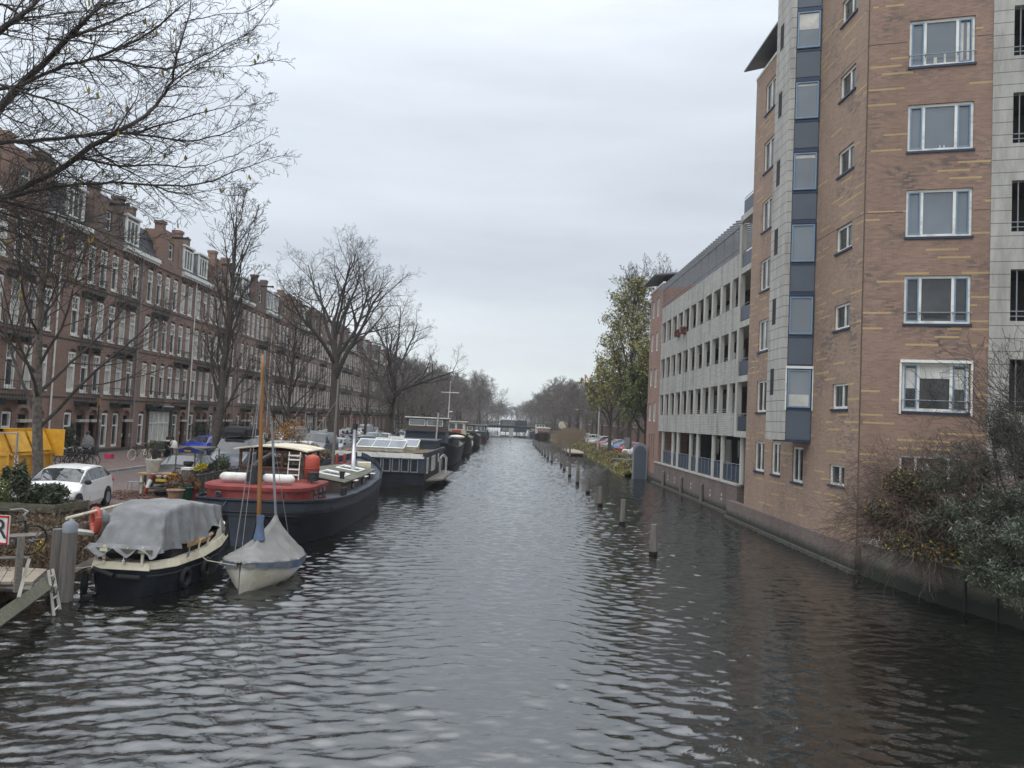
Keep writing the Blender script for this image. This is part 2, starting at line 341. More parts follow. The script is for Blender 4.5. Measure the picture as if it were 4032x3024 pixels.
def winmesh(key,b,w,h,fr=.07,mull=(),trans=(),fd=.08,frame='white_paint',pane='glass',sill=None):
    """returns (frame mesh, pane mesh) in local coordinates of the lower left corner"""
    if key in WM: return WM[key]
    bb=B((0,0,0),b.u,b.n); f=MB()
    bb.box(f,0,fr,-fd,0,0,h); bb.box(f,w-fr,w,-fd,0,0,h); bb.box(f,fr,w-fr,-fd,0,0,fr*1.2); bb.box(f,fr,w-fr,-fd,0,h-fr,h)
    for m_ in mull: bb.box(f,m_-fr/2,m_+fr/2,-fd+.01,-.004,fr*1.2,h-fr)
    for z,t_ in trans: bb.box(f,fr,w-fr,-fd+.015,-.007,z-t_/2,z+t_/2)
    g=MB(); g.quad(bb.p(fr*.5,-fd*.6,fr*.5),bb.p(w-fr*.5,-fd*.6,fr*.5),bb.p(w-fr*.5,-fd*.6,h-fr*.5),bb.p(fr*.5,-fd*.6,h-fr*.5))
    WM[key]=(mesh(f,'window_frame',frame),mesh(g,'pane',pane)); return WM[key]
def putwin(parent,key,b,u,n,z,name='window',pane=True):
    fm,pm=WM[key]; o=bpy.data.objects.new(name,fm); COL.objects.link(o); o.parent=parent; o.location=b.p(u,n,z)-wo(parent)
    if pane:
        q=bpy.data.objects.new('pane',pm); COL.objects.link(q); q.parent=o
    return o
# ================================================================== SETTING
QL=-12.2   # left quay edge
def sheet(mb,poly,z):
    mb.add([(x,y,z) for x,y in poly],[tuple(range(len(poly)))])
import numpy as np
def water_mesh():
    rs=np.random.RandomState(5)
    ys=[1.0]
    while ys[-1]<232: ys.append(ys[-1]+max(.035,min(.17,.0016*ys[-1]+.018)))
    xs=np.arange(-12.5,15.5,.068); ys=np.array(ys); Xg,Yg=np.meshgrid(xs,ys); h=np.zeros_like(Xg); tot=0
    for k in range(80):
        lam=.13*(.75/.13)**(rs.rand()**1.0); kk=2*PI/lam; th=rs.randn()*.55+(.35 if k%2 else -.25); kx,ky=kk*sin(th),kk*cos(th)
        sl=(lam**.12)*(.6+.8*rs.rand()); a=sl/kk; ph=rs.rand()*2*PI
        md=1+.45*np.sin(Xg*rs.uniform(-.6,.6)+Yg*rs.uniform(-.35,.35)+rs.rand()*6)
        h+=a*np.sin(kx*Xg+ky*Yg+ph)*md; tot+=sl*sl/2
    h*=WSLOPE/math.sqrt(tot); h+=.12*h*np.abs(h)/.02*.4
    pm_=.78+.22*np.sin(Xg*.21+.7*np.sin(Yg*.11))*np.sin(Yg*.17+1.3); h*=pm_
    ny,nx=Xg.shape; V=np.empty((ny*nx,3),np.float32); V[:,0]=Xg.ravel(); V[:,1]=Yg.ravel(); V[:,2]=h.ravel()
    idx=np.arange(ny*nx).reshape(ny,nx); Q=np.stack([idx[:-1,:-1],idx[:-1,1:],idx[1:,1:],idx[1:,:-1]],-1).reshape(-1,4)
    ex=np.array([(-80,-40,-.16),(60,-40,-.16),(60,900,-.16),(-80,900,-.16)],np.float32); n0=len(V); V=np.vstack([V,ex]); Q=np.vstack([Q,[[n0,n0+1,n0+2,n0+3]]])
    me=bpy.data.meshes.new('water'); me.vertices.add(len(V)); me.vertices.foreach_set('co',V.ravel()); me.loops.add(Q.size); me.loops.foreach_set('vertex_index',Q.ravel().astype(np.int32))
    me.polygons.add(len(Q)); me.polygons.foreach_set('loop_start',(np.arange(len(Q))*4).astype(np.int32)); me.polygons.foreach_set('loop_total',np.full(len(Q),4,np.int32)); me.update(calc_edges=True)
    me.polygons.foreach_set('use_smooth',[True]*len(Q)); me.materials.append(MT['canal_water']); o=bpy.data.objects.new('water',me); COL.objects.link(o); o['kind']='structure'
WSLOPE=.158
water_mesh()
g=MB(); sheet(g,[(-1500,-40),(QL,-40),(QL,2500),(-1500,2500)],.9)
RQ=[(13.9,10),(12.75,18.9),(11.98,21.5),(11.7,25.55),(11.66,37.6),(12.0,40),(12.1,63)]
sheet(g,[(1500,-40),(1500,2500),(12.6,2500),(12.6,68),(13.2,63),(13.2,40),(12.8,37),(12.8,26),(13.2,22),(13.6,19),(15.,10),(17,-40)],1.1)
sheet(g,[(-1500,900),(1500,900),(1500,2500),(-1500,2500)],.85)
struct('ground',g,'earth')
g=MB(); sheet(g,[(-20.4,-20),(-17.2,-20),(-17.2,400),(-20.4,400)],.905); sheet(g,[(17.5,68),(23,68),(23,400),(17.5,400)],1.105); struct('road',g,'road')
g=MB(); sheet(g,[(-17.2,-20),(-12.6,-20),(-12.6,400),(-17.2,400)],.909); sheet(g,[(13.6,68),(17.5,68),(17.5,400),(13.6,400)],1.11); struct('parking_strip',g,'brick_paving')
g=MB(); g.box((-28,-20,.85),(-20.4,400,1.02)); g.box((23,68,1.05),(27,400,1.22)); struct('pavement',g,'brick_paving')
g=MB(); g.box((-20.4,-20,.85),(-20.22,400,1.023)); g.box((22.82,68,1.05),(23,400,1.223)); struct('kerb',g,'kerbstone')
# left quay wall
b=MB(); b.box((QL-.25,-20,-1.2),(QL,420,.80)); q=single('quay_wall',b,'quay_brick','dark brick quay wall along the street side behind the moored boats','wall')
b=MB(); b.box((QL-.42,-20,.80),(QL+.06,420,.955)); part('coping',b,'kerbstone',q,world=False)
# right garden quay wall
gw=thing('quay_wall','mossy brick quay wall below the evergreen bush by the brick tower','wall',(12.75,18.9,0))
b=MB(); pts=[(17,-10),(13.9,10),(12.75,18.9),(11.98,21.5),(11.72,25.3)]
for (x0,y0),(x1,y1) in zip(pts,pts[1:]): 
    b.add([(x0,y0,-1),(x1,y1,-1),(x1,y1,1.08),(x0,y0,1.08),(x0+.35,y0,-1),(x1+.35,y1,-1),(x1+.35,y1,1.08),(x0+.35,y0,1.08)],((0,1,2,3)[::-1],(4,5,6,7),(0,1,5,4),(3,2,6,7)))
part('wall_face',b,'quay_brick',gw)
b=MB()
for (x0,y0),(x1,y1) in zip(pts,pts[1:]): b.add([(x0-.05,y0,1.08),(x1-.05,y1,1.08),(x1+.4,y1,1.08),(x0+.4,y0,1.08),(x0-.05,y0,1.2),(x1-.05,y1,1.2),(x1+.4,y1,1.2),(x0+.4,y0,1.2)],((0,3,2,1),(4,5,6,7),(0,1,5,4),(3,2,6,7),(0,4,7,3),(1,2,6,5)))
part('coping',b,'concrete',gw)
b=MB(); 
for t in (.25,.6): 
    x=12.75+(11.98-12.75)*t; y=18.9+(21.5-18.9)*t; b.cbox((x-.03,y,.5),(.05,.05,1.1))
part('iron_strip',b,'dark_metal',gw)
# right bank beyond the far tower
bank=MB(); 
import itertools
rows=[]
for j in range(0,70):
    y=68+j*2.2; r_=random.Random(j)
    rows.append([(10.6-.4*sin(y*.11)+r_.uniform(-.15,.15),y,-.2),(10.9-.4*sin(y*.11),y,.25+r_.uniform(-.05,.1)),(11.8,y,.7+r_.uniform(-.1,.15)),(12.9,y,1.14+r_.uniform(-.03,.1)),(13.5,y,1.13)])
bank.loft(rows,closed=False); struct('bank',bank,'bank_grass',smooth=True)
# ================================================================== BRICK TOWER
TX=11.6
tw=thing('brick_tower','tall brick apartment tower with blue glazed bay beside the canal','building',(TX,30,0))
bW=B((TX,0,0),(0,1,0),(-1,0,0))           # canal face, u = y
u2=Vector((cos(A2),-sin(A2),0)); n2=Vector((-sin(A2),-cos(A2),0))
bF=B((TX,25.4,0),u2,n2)                   # front face, u from the corner
FL=2.84
ops=[]; 
lw=[(34.68,36.02,5.41+2.83*k,6.86+2.83*k) for k in range(6)]
sw=[(26.32,27.58,5.43+2.81*k,6.33+2.81*k) for k in range(7)]
gwn=[(34.71,36.01,2.70,4.06),(32.66,33.73,2.70,4.08),(30.15,31.28,2.56,3.96),(26.43,27.66,2.75,3.47)]
ops=lw+sw[:6]+gwn
m=MB(); facade(m,bW,25.4,37.46,.9,21.9,[o for o in ops],depth=.14)
# far end, back, top
m.quad((TX,37.46,.9),(TX+14,37.46,.9),(TX+14,37.46,21.9),(TX,37.46,21.9)); m.quad((TX,25.4,21.9),(TX,37.46,21.9),(TX+14,37.46,21.9),(TX+6,23.6,21.9))
wl=part('wall',m,'tower_brick',tw)
big=[(1.26,3.2,6.98-1.58+2.86*k,6.98+2.86*k) for k in range(5)]+[(1.23,3.2,2.75,3.96)]
m=MB(); facade(m,bF,0,3.72,.9,21.9,big,depth=.12); part('front_wall',m,'tower_brick_front',tw)
m=MB(); bW.box(m,25.4,40.2,-.3,.05,-1,.9); part('plinth',m,'plinth_brick',tw)
m=MB(); bW.box(m,25.3,40.2,-.3,.2,-1,.12); part('footing',m,'dark_stone',tw)
m=MB(); bW.box(m,25.38,25.415,-.02,.012,.9,21.9); part('expansion_joint',m,'plank_brown',tw)
m=MB(); bF.box(m,3.72,8,-.4,.012,-.5,21.9); 
# concrete wing to the right of the front wall, with open loggias
m=MB(); lop=[(4.3,7.4,5.5+2.86*k,7.15+2.86*k) for k in range(5)]
facade(m,bF,3.72,8.2,1.0,21.9,lop,depth=.3,n0=.03); m.quad(bF.p(3.72,.03,1),bF.p(3.72,-.1,1),bF.p(3.72,-.1,21.9),bF.p(3.72,.03,21.9))
part('concrete_wall',m,'grooved_concrete',tw)
m=MB()
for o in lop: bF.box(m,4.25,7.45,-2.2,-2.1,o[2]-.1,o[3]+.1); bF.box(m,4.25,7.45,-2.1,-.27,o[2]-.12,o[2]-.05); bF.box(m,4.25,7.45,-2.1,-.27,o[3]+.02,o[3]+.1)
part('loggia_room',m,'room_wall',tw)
for o in lop:
    m=MB(); 
    for zz in (.16,.32): m.tube([bF.p(4.3,-.05,o[2]+zz),bF.p(7.4,-.05,o[2]+zz)],.018)
    for q in range(4): m.tube([bF.p(4.5+q*.9,-.06,o[2]),bF.p(4.5+q*.9,-.06,o[3])],.02)
    part('railing',m,'lead_grey',tw)
# windows
winmesh('tw_l',bW,1.34,1.45,.08,mull=(.62,),frame='white_paint',pane='glass'); winmesh('tw_s',bW,1.26,.9,.08,mull=(.5,),pane='glass')
winmesh('tw_g1',bW,1.3,1.36,.08,mull=(.6,)); winmesh('tw_g2',bW,1.07,1.38,.08,mull=(.5,)); winmesh('tw_g3',bW,1.13,1.40,.08,mull=(.6,)); winmesh('tw_g4',bW,1.23,.72,.07,mull=(.5,))
for o in lw: putwin(tw,'tw_l',bW,o[0],-.06,o[2])
for o in sw[:6]: putwin(tw,'tw_s',bW,o[0],-.06,o[2])
for k,o in zip(('tw_g1','tw_g2','tw_g3','tw_g4'),gwn): putwin(tw,k,bW,o[0],-.06,o[2])
winmesh('tw_b',bF,1.94,1.58,.085,mull=(.48,1.44),pane='glass_sky'); winmesh('tw_b0',bF,1.941,1.58,.085,mull=(.48,1.44),pane='glass'); winmesh('tw_bb',bF,1.97,1.21,.065,mull=(.48,1.44),pane='glass')
# blue opening sashes
def sash(w,x0,x1,z0,z1,bb,t=.04):
    m=MB(); L=B((0,0,0),bb.u,bb.n); L.box(m,x0,x0+t,-.05,.012,z0,z1); L.box(m,x1-t,x1,-.05,.012,z0,z1); L.box(m,x0+t,x1-t,-.05,.012,z0,z0+t); L.box(m,x0+t,x1-t,-.05,.012,z1-t,z1); return mesh(m,'sash','blue_frame')
s1=sash(0,.075,.44,.09,1.505,bF); s2=sash(0,1.485,1.865,.09,1.505,bF)
for i,o in enumerate(big[:5]):
    wn=putwin(tw,'tw_b' if i>1 else 'tw_b0',bF,o[0],-.075,o[2])  # upper panes carry the sky reflection in their colour, lower ones stay dark
    for s_ in (s1,s2): part('sash',s_,None,wn)
    if i in (0,1,4):
        r=MB(); zz=o[2]+.36; r.tube([bF.p(o[0]-.03,.06,zz),bF.p(o[1]+.03,.06,zz)],.018)
        for q in (0,.48,1.44,1.94): r.tube([bF.p(o[0]+q,.06,zz+.02),bF.p(o[0]+q,-.04,zz-.06)],.016)
        part('safety_rail',r,'lead_grey',tw)
putwin(tw,'tw_bb',bF,1.23,-.04,2.75)
m=MB(); m2=MB()
for o in lw+sw[:6]+gwn: m=MB(); bW.box(m,o[0]-.06,o[1]+.06,-.1,.06,o[2]-.07,o[2]); part('sill',m,'navy_frame',tw)
for o in big[:5]: m=MB(); bF.box(m,o[0]-.04,o[1]+.04,-.1,.05,o[2]-.075,o[2]); part('sill',m,'navy_frame',tw)
# roller shutter housing and guide rails on lowest big window
m=MB(); o=big[0]; bF.box(m,o[0]-.08,o[1]+.08,.0,.1,o[3],o[3]+.09); bF.box(m,o[0]-.09,o[0]-.03,0,.06,o[2]-.1,o[3]); bF.box(m,o[1]+.03,o[1]+.09,0,.06,o[2]-.1,o[3]); part('shutter_box',m,'white_paint',tw)
m=MB(); bF.box(m,1.78,2.66,-.085,-.075,big[0][2]+1.08,big[0][3]-.06); part('blind',m,'curtain',tw)
for (i,ua,ub,za,zb,mt_) in ((4,1.5,1.62,.15,1.4,'curtain'),(4,1.72,1.8,.15,1.4,'curtain'),(1,.62,1.3,.2,.36,'dark_metal'),(0,.12,.4,.75,1.4,'curtain'),(0,1.52,1.84,.75,1.4,'curtain'),(4,.75,.85,.12,.32,'curtain'),(4,1.05,1.12,.12,.45,'curtain'),(3,.98,1.0,.1,.2,'white_paint'),(3,1.1,1.12,.1,.2,'white_paint')):
    o=big[i]; m=MB(); bF.box(m,o[0]+ua,o[0]+ub,-.122,-.112,o[2]+za,o[2]+zb); part('curtain' if mt_=='curtain' else 'window_ornament',m,mt_,tw)
yb=29.43; bB=B((TX,yb,0),u2,n2)
for k,za,zb,mt_ in ((5,.75,1.38,'curtain'),(0,.06,.5,'glass_curtain'),(3,1.25,1.38,'curtain'),(4,1.3,1.38,'curtain')):
    m=MB(); bB.box(m,-.84,-.12,.038,.044,5.5+2.83*k+za,5.5+2.83*k+zb); part('blind',m,mt_,tw)
# horizontal movement joints
for z in (11.95,17.7):
    m=MB(); bW.box(m,25.4,29.4,0,.004,z,z+.02); part('movement_joint',m,'dark_metal',tw); m=MB(); bF.box(m,0,1.2,0,.004,z,z+.02); part('movement_joint',m,'dark_metal',tw); m=MB(); bF.box(m,3.25,3.7,0,.004,z,z+.02); part('movement_joint',m,'dark_metal',tw)
# bay: blue panel column facing the camera and concrete fin along the canal
yb=29.43; bB=B((TX,yb,0),u2,n2); 
bay=MB(); pL=bB.p(-.95,0,0); pL2=bB.p(-1.15,0,0)
ztop=24.
def prismv(mb,poly,z0,z1):
    n=len(poly); vs=[(x,y,z0) for x,y in poly]+[(x,y,z1) for x,y in poly]; mb.add(vs,[tuple(range(n))[::-1],tuple(range(n,2*n))]+[(i,(i+1)%n,(i+1)%n+n,i+n) for i in range(n)])
prismv(bay,[(TX-.01,yb),(pL.x,pL.y),(pL.x+.02,31.1),(TX-.01,31.1)],4.17,ztop); part('bay_body',bay,'navy_frame',tw)
fin=MB(); prismv(fin,[(pL2.x,pL2.y-.06),(pL2.x+.19,pL2.y-.12),(pL2.x+.19,31.35),(pL2.x,31.35)],4.23,ztop+.3)
part('concrete_fin',fin,'grooved_concrete',tw)
fin=MB(); prismv(fin,[(pL2.x+.19,31.2),(TX-.01,31.2),(TX-.01,31.35),(pL2.x+.19,31.35)],4.23,ztop); part('fin_return',fin,'grooved_concrete',tw)
for k in range(6):
    m=MB(); z=6.0+2.83*k; m.box((pL2.x-.004,30.55,z),(pL2.x+.03,30.95,z+1.05)); part('slot_window',m,'dark_room',tw)
winmesh('bay',bB,.84,1.46,.05,frame='blue_frame',pane='glass_sky')
for k in range(7):
    z=5.5+2.83*k
    m=MB(); bB.box(m,-.91,-.04,0,.02,z-1.15 if k else 4.27,z-.12); part('spandrel_panel',m,'grey_blue_panel',tw)
    if k<6 : putwin(tw,'bay',bB,-.90,.085,z)
    m=MB(); bB.box(m,-.95,-.0,0,.045,z-.12,z-.06); part('bay_band',m,'navy_frame',tw); m=MB(); bB.box(m,-.95,0,0,.045,z+1.5,z+1.58); part('bay_band',m,'navy_frame',tw)
m=MB(); bB.box(m,-.97,0.02,.02,.12,7.0,7.1); bB.box(m,-.98,-.93,.02,.08,5.4,7.0); bB.box(m,-.01,.03,.02,.08,5.4,7.0); part('shutter_box',m,'white_paint',tw)
# canopy roof
m=MB(); m.add([(11.08,32,22.55),(11.08,37.95,22.55),(15,37.95,23.6),(15,32,23.6),(11.08,32,22.63),(11.08,37.95,22.63),(15,37.95,23.72),(15,32,23.72)],((0,1,2,3),(4,7,6,5),(0,4,5,1),(1,5,6,2),(2,6,7,3),(3,7,4,0)))
part('canopy_roof',m,'louver_grey',tw)
m=MB(); m.box((12.1,31.4,21.9),(15,37.3,22.9)); part('penthouse_wall',m,'room_wall',tw)
m=MB(); bW.box(m,31.4,37.5,-.15,.03,21.9,22.02); part('parapet_cap',m,'white_paint',tw)
# ================================================================== GREY BUILDING
GX=12.1
gb=thing('concrete_building','pale grey gallery building with rows of deep openings behind the tower','building',(GX,50,0))
bG=B((GX,0,0),(0,1,0),(-1,0,0))
def band(z0,z1,name='parapet_band'): m=MB(); bG.box(m,40.55,61.95,-.35,0,z0,z1); part(name,m,'band_brick',gb)
band(4.2,5.46); band(7.07,8.36); band(9.92,11.2); band(12.82,14.07)
rowsz=[(5.46,7.07),(8.36,9.92),(11.2,12.82)]
P=(61.95-40.55)/11.
for z0,z1 in rowsz:
    for k in range(12):
        y=40.55+P*k; m=MB(); bG.box(m,max(40.55,y-.2),min(61.95,y+.2),-.2,.015,z0,z1); part('pillar',m,'column_concrete',gb)
m=MB(); m2=MB()
for z0,z1 in rowsz:
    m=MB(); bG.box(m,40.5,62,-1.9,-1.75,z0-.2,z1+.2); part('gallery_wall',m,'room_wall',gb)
    m=MB(); bG.box(m,40.5,62,-1.76,-.35,z0-.9,z0-.8); part('gallery_floor',m,'concrete',gb)
    m=MB(); bG.box(m,40.5,62,-1.76,-.36,z1+.04,z1+.12); part('gallery_ceiling',m,'concrete',gb)
    for k in range(11):
        y=40.55+P*(k+.5); f=MB(); bG.box(f,y-.4,y+.35,-1.74,-1.72,z0-.1,z1-.25); part('gallery_door',f,['glass','dark_room','glass_curtain'][random.randrange(3)],gb)
    r=MB(); 
    for zz in (.12,.24): r.tube([bG.p(40.6,-.2,z0+zz),bG.p(61.9,-.2,z0+zz)],.016,5)
    part('railing',r,'lead_grey',gb)
# flower boxes row 3
for y in (53.6,55.5):
    mm=MB(); bG.box(mm,y-.5,y+.5,.02,.2,11.15,11.32); o=single('flower_box',mm,'rust_red','flower box with brown plants on a gallery sill, '+('nearer one' if y<54 else 'farther one'),'flower box')
    mm=MB()
    for _ in range(240):
        c=bG.p(y+random.uniform(-.5,.5),.1+random.uniform(-.1,.15),11.3+random.uniform(-.15,.3)); a,b_=[Vector([random.uniform(-.06,.06) for _ in range(3)]) for _ in range(2)]; mm.quad(c-a,c-b_,c+a,c+b_)
    part('plant',mm,'leaf_brown',o,world=False)
# ground storey
m=MB(); bG.box(m,40.2,62.9,-.4,.03,-1,1.62); part('plinth',m,'plinth_brick',gb)
m=MB(); bG.box(m,40.2,62.9,-.5,.08,1.62,1.72); part('ledge',m,'concrete',gb)
m=MB(); bG.box(m,40.2,63,-.3,.25,-1,.12); part('footing',m,'dark_stone',gb)
for y in (60.6,56.93,55.25,51.4,49.5,45.75,43.8,40.15):
    m=MB(); m.lathe([(.15,1.72),(.15,4.2)],(GX+.2,y,0),12); part('column',m,'column_concrete',gb,smooth=True)
for y0,y1 in ((56.93,60.6),(55.25,56.93),(51.4,55.25),(49.5,51.4),(45.75,49.5),(43.8,45.75),(40.15,43.8)):
    m=MB(); bG.box(m,y0+.16,y1-.16,-.24,-.2,1.8,2.62); n=max(2,int((y1-y0)/.9)); part('balcony_panel',m,'navy_panel',gb)
    r=MB(); r.tube([bG.p(y0+.1,-.2,2.72),bG.p(y1-.1,-.2,2.72)],.02,5)
    for k in range(n+1): r.tube([bG.p(y0+.2+(y1-y0-.4)*k/n,-.18,1.75),bG.p(y0+.2+(y1-y0-.4)*k/n,-.18,2.72)],.018,5)
    part('balcony_rail',r,'lead_grey',gb)
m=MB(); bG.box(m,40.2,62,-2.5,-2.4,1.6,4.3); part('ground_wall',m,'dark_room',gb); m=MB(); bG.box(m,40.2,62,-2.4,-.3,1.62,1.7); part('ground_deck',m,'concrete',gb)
m=MB(); bG.box(m,40.2,62,-2.4,-.36,4.2,4.3); part('soffit',m,'concrete',gb)
for k,y in enumerate((58.5,53,50.3,47.4,44.8,41.8)):
    f=MB(); bG.box(f,y-.7,y+.7,-2.39,-2.3,1.75,3.9); part('ground_window',f,'glass' if k%2 else 'glass_curtain',gb)
# vents and fenders in plinth
for k in range(7):
    m=MB(); y=43+k*2.4; bG.box(m,y-.09,y+.09,.03,.045,.85,1.0); bG.box(m,y-.09,y+.09,.03,.045,.6,.75); part('vent_grate',m,'stone_trim',gb)
for y in (47,52.5,58.5):
    m=MB(); m.tube([(GX-.15,y,-.5),(GX-.15,y,1.15)],.12,8); m.lathe([(.14,1.1),(.0,1.3)],(GX-.15,y,0),8); single('fender_post',m,'post_wood','dark timber fender post against the grey building wall, '+{47:'nearest of three',52.5:'middle of three',58.5:'farthest of three'}[y],'post',group='fender posts on the grey building wall',loc=None)
# roof body and pergola
m=MB(); m.box((GX+3.2,40.5,12.5),(GX+12,62,14.35)); m.box((GX+2.6,37.5,1.),(GX+12,62,14.0)); part('roof_storey',m,'right_brick',gb)
m=MB(); y=41.
for k in range(13): yy=40.7+k*1.77; m.box((GX-.03,yy-.03,14.07),(GX+.03,yy+.03,15.55))
m.box((GX-.04,40.6,15.5),(GX+.04,62.1,15.6)); m.box((GX-.03,40.6,14.35),(GX+.03,62,14.4)); m.box((GX+2.5,40.6,16.0),(GX+2.6,62.1,16.1)); part('pergola_frame',m,'louver_grey',gb)
m=MB()
n=38
for k in range(n):
    yy=40.5+k*(21.9/n); m.add([(GX-.45,yy,15.56),(GX+2.9,yy,16.25),(GX+2.9,yy+.03,16.25),(GX-.45,yy+.03,15.56),(GX-.45,yy,15.66),(GX+2.9,yy,16.35),(GX+2.9,yy+.05,16.35),(GX-.45,yy+.05,15.66)],((0,1,2,3),(4,7,6,5),(0,4,5,1),(2,6,7,3),(0,3,7,4),(1,5,6,2)))
part('pergola_slats',m,'louver_grey',gb)
# loggia stack between tower and gallery building
lg=thing('balcony_stack','narrow stack of blue-railed balconies between brick tower and grey building','balconies',(TX+.4,38.8,0))
for k in range(5):
    z=4.3+2.85*k; m=MB(); m.box((TX+.32,37.47,z-.12),(TX+2.2,40.5,z+.2)); part('balcony_slab',m,'concrete',lg)
    m=MB(); m.box((TX+.36,37.55,z+.25),(TX+.4,40.1,z+.95)); part('balcony_panel',m,'navy_panel',lg)
    m=MB(); m.tube([(TX+.38,37.5,z+1.08),(TX+.38,40.1,z+1.08)],.02,5); part('balcony_rail',m,'lead_grey',lg)
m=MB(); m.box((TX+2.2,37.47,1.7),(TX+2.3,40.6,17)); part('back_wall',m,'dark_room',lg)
m=MB(); m.box((TX+.3,40.15,4.2),(TX+.55,40.5,15.4)); part('corner_pillar',m,'concrete',lg)
# far brick tower
FX=12.2
ft=thing('brick_tower','narrow brick stair tower with flat canopy at the far end of the grey building','building',(FX,65,0))
bT=B((FX,0,0),(0,1,0),(-1,0,0)); o1=[(63.75,65.05,4.1+2.83*k-.0,5.65+2.83*k) for k in range(0,5)]; 
fo=[(63.9,65.0,z,z+1.6) for z in (4.95,7.8,10.9,13.8)]+[(66.0,67.1,z,z+1.5) for z in (5.0,8.0,11.0,13.9)]+[(63.95+k*1.0,64.35+k*1.0,1.9,3.9) for k in range(3)]
m=MB(); facade(m,bT,62.2,67.7,.7,16.25,fo,depth=.15); m.quad((FX,62.2,.7),(FX+6,62.2,.7),(FX+6,62.2,16.25),(FX,62.2,16.25)); m.quad((FX,67.7,.7),(FX,67.7,16.25),(FX+6,67.7,16.25),(FX+6,67.7,.7)); m.quad((FX,62.2,16.25),(FX,67.7,16.25),(FX+6,67.7,16.25),(FX+6,62.2,16.25)); part('wall',m,'right_brick',ft)
m=MB(); bT.box(m,62.9,67.7,-.3,.03,-1,.7); part('plinth',m,'plinth_brick',ft)
winmesh('ft',bT,1.1,1.55,.08,mull=(.5,)); 
for o in fo[:8]: putwin(ft,'ft',bT,o[0],-.06,o[2])
for o in fo[8:]: m=MB(); bT.box(m,o[0],o[1],-.16,-.14,o[2],o[3]); part('slot_window',m,'dark_room',ft)
m=MB(); m.add([(FX-.7,62.6,16.95),(FX-.7,68.4,16.95),(FX+4,68.4,17.5),(FX+4,62.6,17.5),(FX-.7,62.6,17.05),(FX-.7,68.4,17.05),(FX+4,68.4,17.65),(FX+4,62.6,17.65)],((0,1,2,3),(4,7,6,5),(0,4,5,1),(1,5,6,2),(2,6,7,3),(3,7,4,0))); part('canopy_roof',m,'louver_grey',ft)
m=MB(); m.box((FX+.9,63,16.25),(FX+4,67,17.2)); part('penthouse_wall',m,'dark_room',ft)
m=MB(); bT.box(m,62.2,67.7,-.15,.03,16.25,16.4); part('parapet_cap',m,'white_paint',ft)
# arched grey panel standing at the far tower's foot
m=MB(); a0=aY(2487,1881,66.5); a1=aY(2543,1881,66.5); wd=a1.x-a0.x; hh=3.0; N=10
pr=[(a0.x,-.3),(a1.x,-.3),(a1.x,hh-wd/2+.1)]+[(a0.x+wd/2+wd/2*cos(PI*k/N),hh-wd/2+.1+wd/2*sin(PI*k/N)) for k in range(1,N)]+[(a0.x,hh-wd/2+.1)]
m.prism(pr,66.2,66.5); ap=single('arched_panel',m,'lead_grey','tall grey round-topped steel panel standing in the water by the brick stair tower','steel panel')
m=MB(); pr2=[((x-a0.x-wd/2)*.84+a0.x+wd/2,(z-.9)*.88+.9) for x,z in pr]; m.prism(pr2,66.17,66.2); part('inset',m,'grey_blue_panel',ap,world=False)
m=MB(); m.tube([(a0.x-.05,66.3,1.6),(a0.x-1.6,67.5,1.6)],.04,5); m.tube([(a0.x-1.0,67,1.6),(a0.x-2.6,69,.1)],.04,5); part('brace',m,'lead_grey',ap,world=False)
# ================================================================== LEFT TERRACE
HX=-28.
bH=B((HX,0,0),(0,1,0),(1,0,0))
winmesh('h',bH,.86,2.5,.12,mull=(),trans=((1.62,.12),),fd=.2,pane='glass'); winmesh('hc',bH,.861,2.5,.12,trans=((1.62,.12),),fd=.2,pane='glass_curtain')
winmesh('hg',bH,1.0,2.9,.1,mull=(.5,),trans=((1.95,.1),),pane='glass_curtain'); winmesh('hgp',bH,.85,2.35,.12,trans=((1.5,.1),),fd=.2,pane='glass')
winmesh('dorm',bH,1.7,1.75,.12,mull=(.57,1.13),pane='glass')
# muntins in the upper sash
for k in ('h','hc'):
    fm,pm=WM[k]; mb=MB(); mb.v=[tuple(v.co) for v in fm.vertices]; mb.f=[tuple(p.vertices) for p in fm.polygons]; mb.m=[0]*len(mb.f)
    L=B((0,0,0),bH.u,bH.n); L.box(mb,.41,.45,-.12,-.02,1.65,2.40); L.box(mb,.1,.76,-.12,-.022,2.0,2.04); L.box(mb,-.03,.89,-.06,.10,-.09,0); WM[k]=(mesh(mb,'window_frame','white_paint'),pm)
def balcony_mesh(w):
    L=B((0,0,0),bH.u,bH.n); m=MB()
    L.box(m,0,w,0,.62,0,.09)
    for z in (.55,1.08):
        m.tube([L.p(.02,.02,z),L.p(.02,.6,z),L.p(w-.02,.6,z),L.p(w-.02,.02,z)],.02,4)
    n=int(w/.13)
    for k in range(n+1): u=.02+(w-.04)*k/n; m.tube([L.p(u,.6,.08),L.p(u,.6,1.08)],.011,3,False)
    for k in range(1,4): 
        for u in (.02,w-.02): m.tube([L.p(u,.6*k/4,.08),L.p(u,.6*k/4,1.08)],.011,3,False)
    L.box(m,.05,.12,0,.5,-.25,0); L.box(m,w-.12,w-.05,0,.5,-.25,0)
    return mesh(m,'balcony','green_iron')
BAL=balcony_mesh(2.0)
beam=MB(); beam.box((0,-.07,0),(1.3,.07,.16)); beam.box((1.15,-.09,-.03),(1.34,.09,.19)); BEAM=mesh(beam,'hoisting_beam','black_iron')
HO=[(36.5,47.2,43.2),(47.2,57.6,52.2),(57.6,67.5,62.0),(67.5,78.3,72.8),(78.3,89.4,84.6),(89.4,96.8,94.3),(96.8,106.5,99.2),(106.5,112.,109.),(112.,121.5,114.3),(121.5,127,124.3),(127,137,129.5),(137,147,142),(147,157,152),(157,167,162),(167,178,172),(178,189,184),(189,200,194),(200,212,206)]
rnd=random.Random(3)
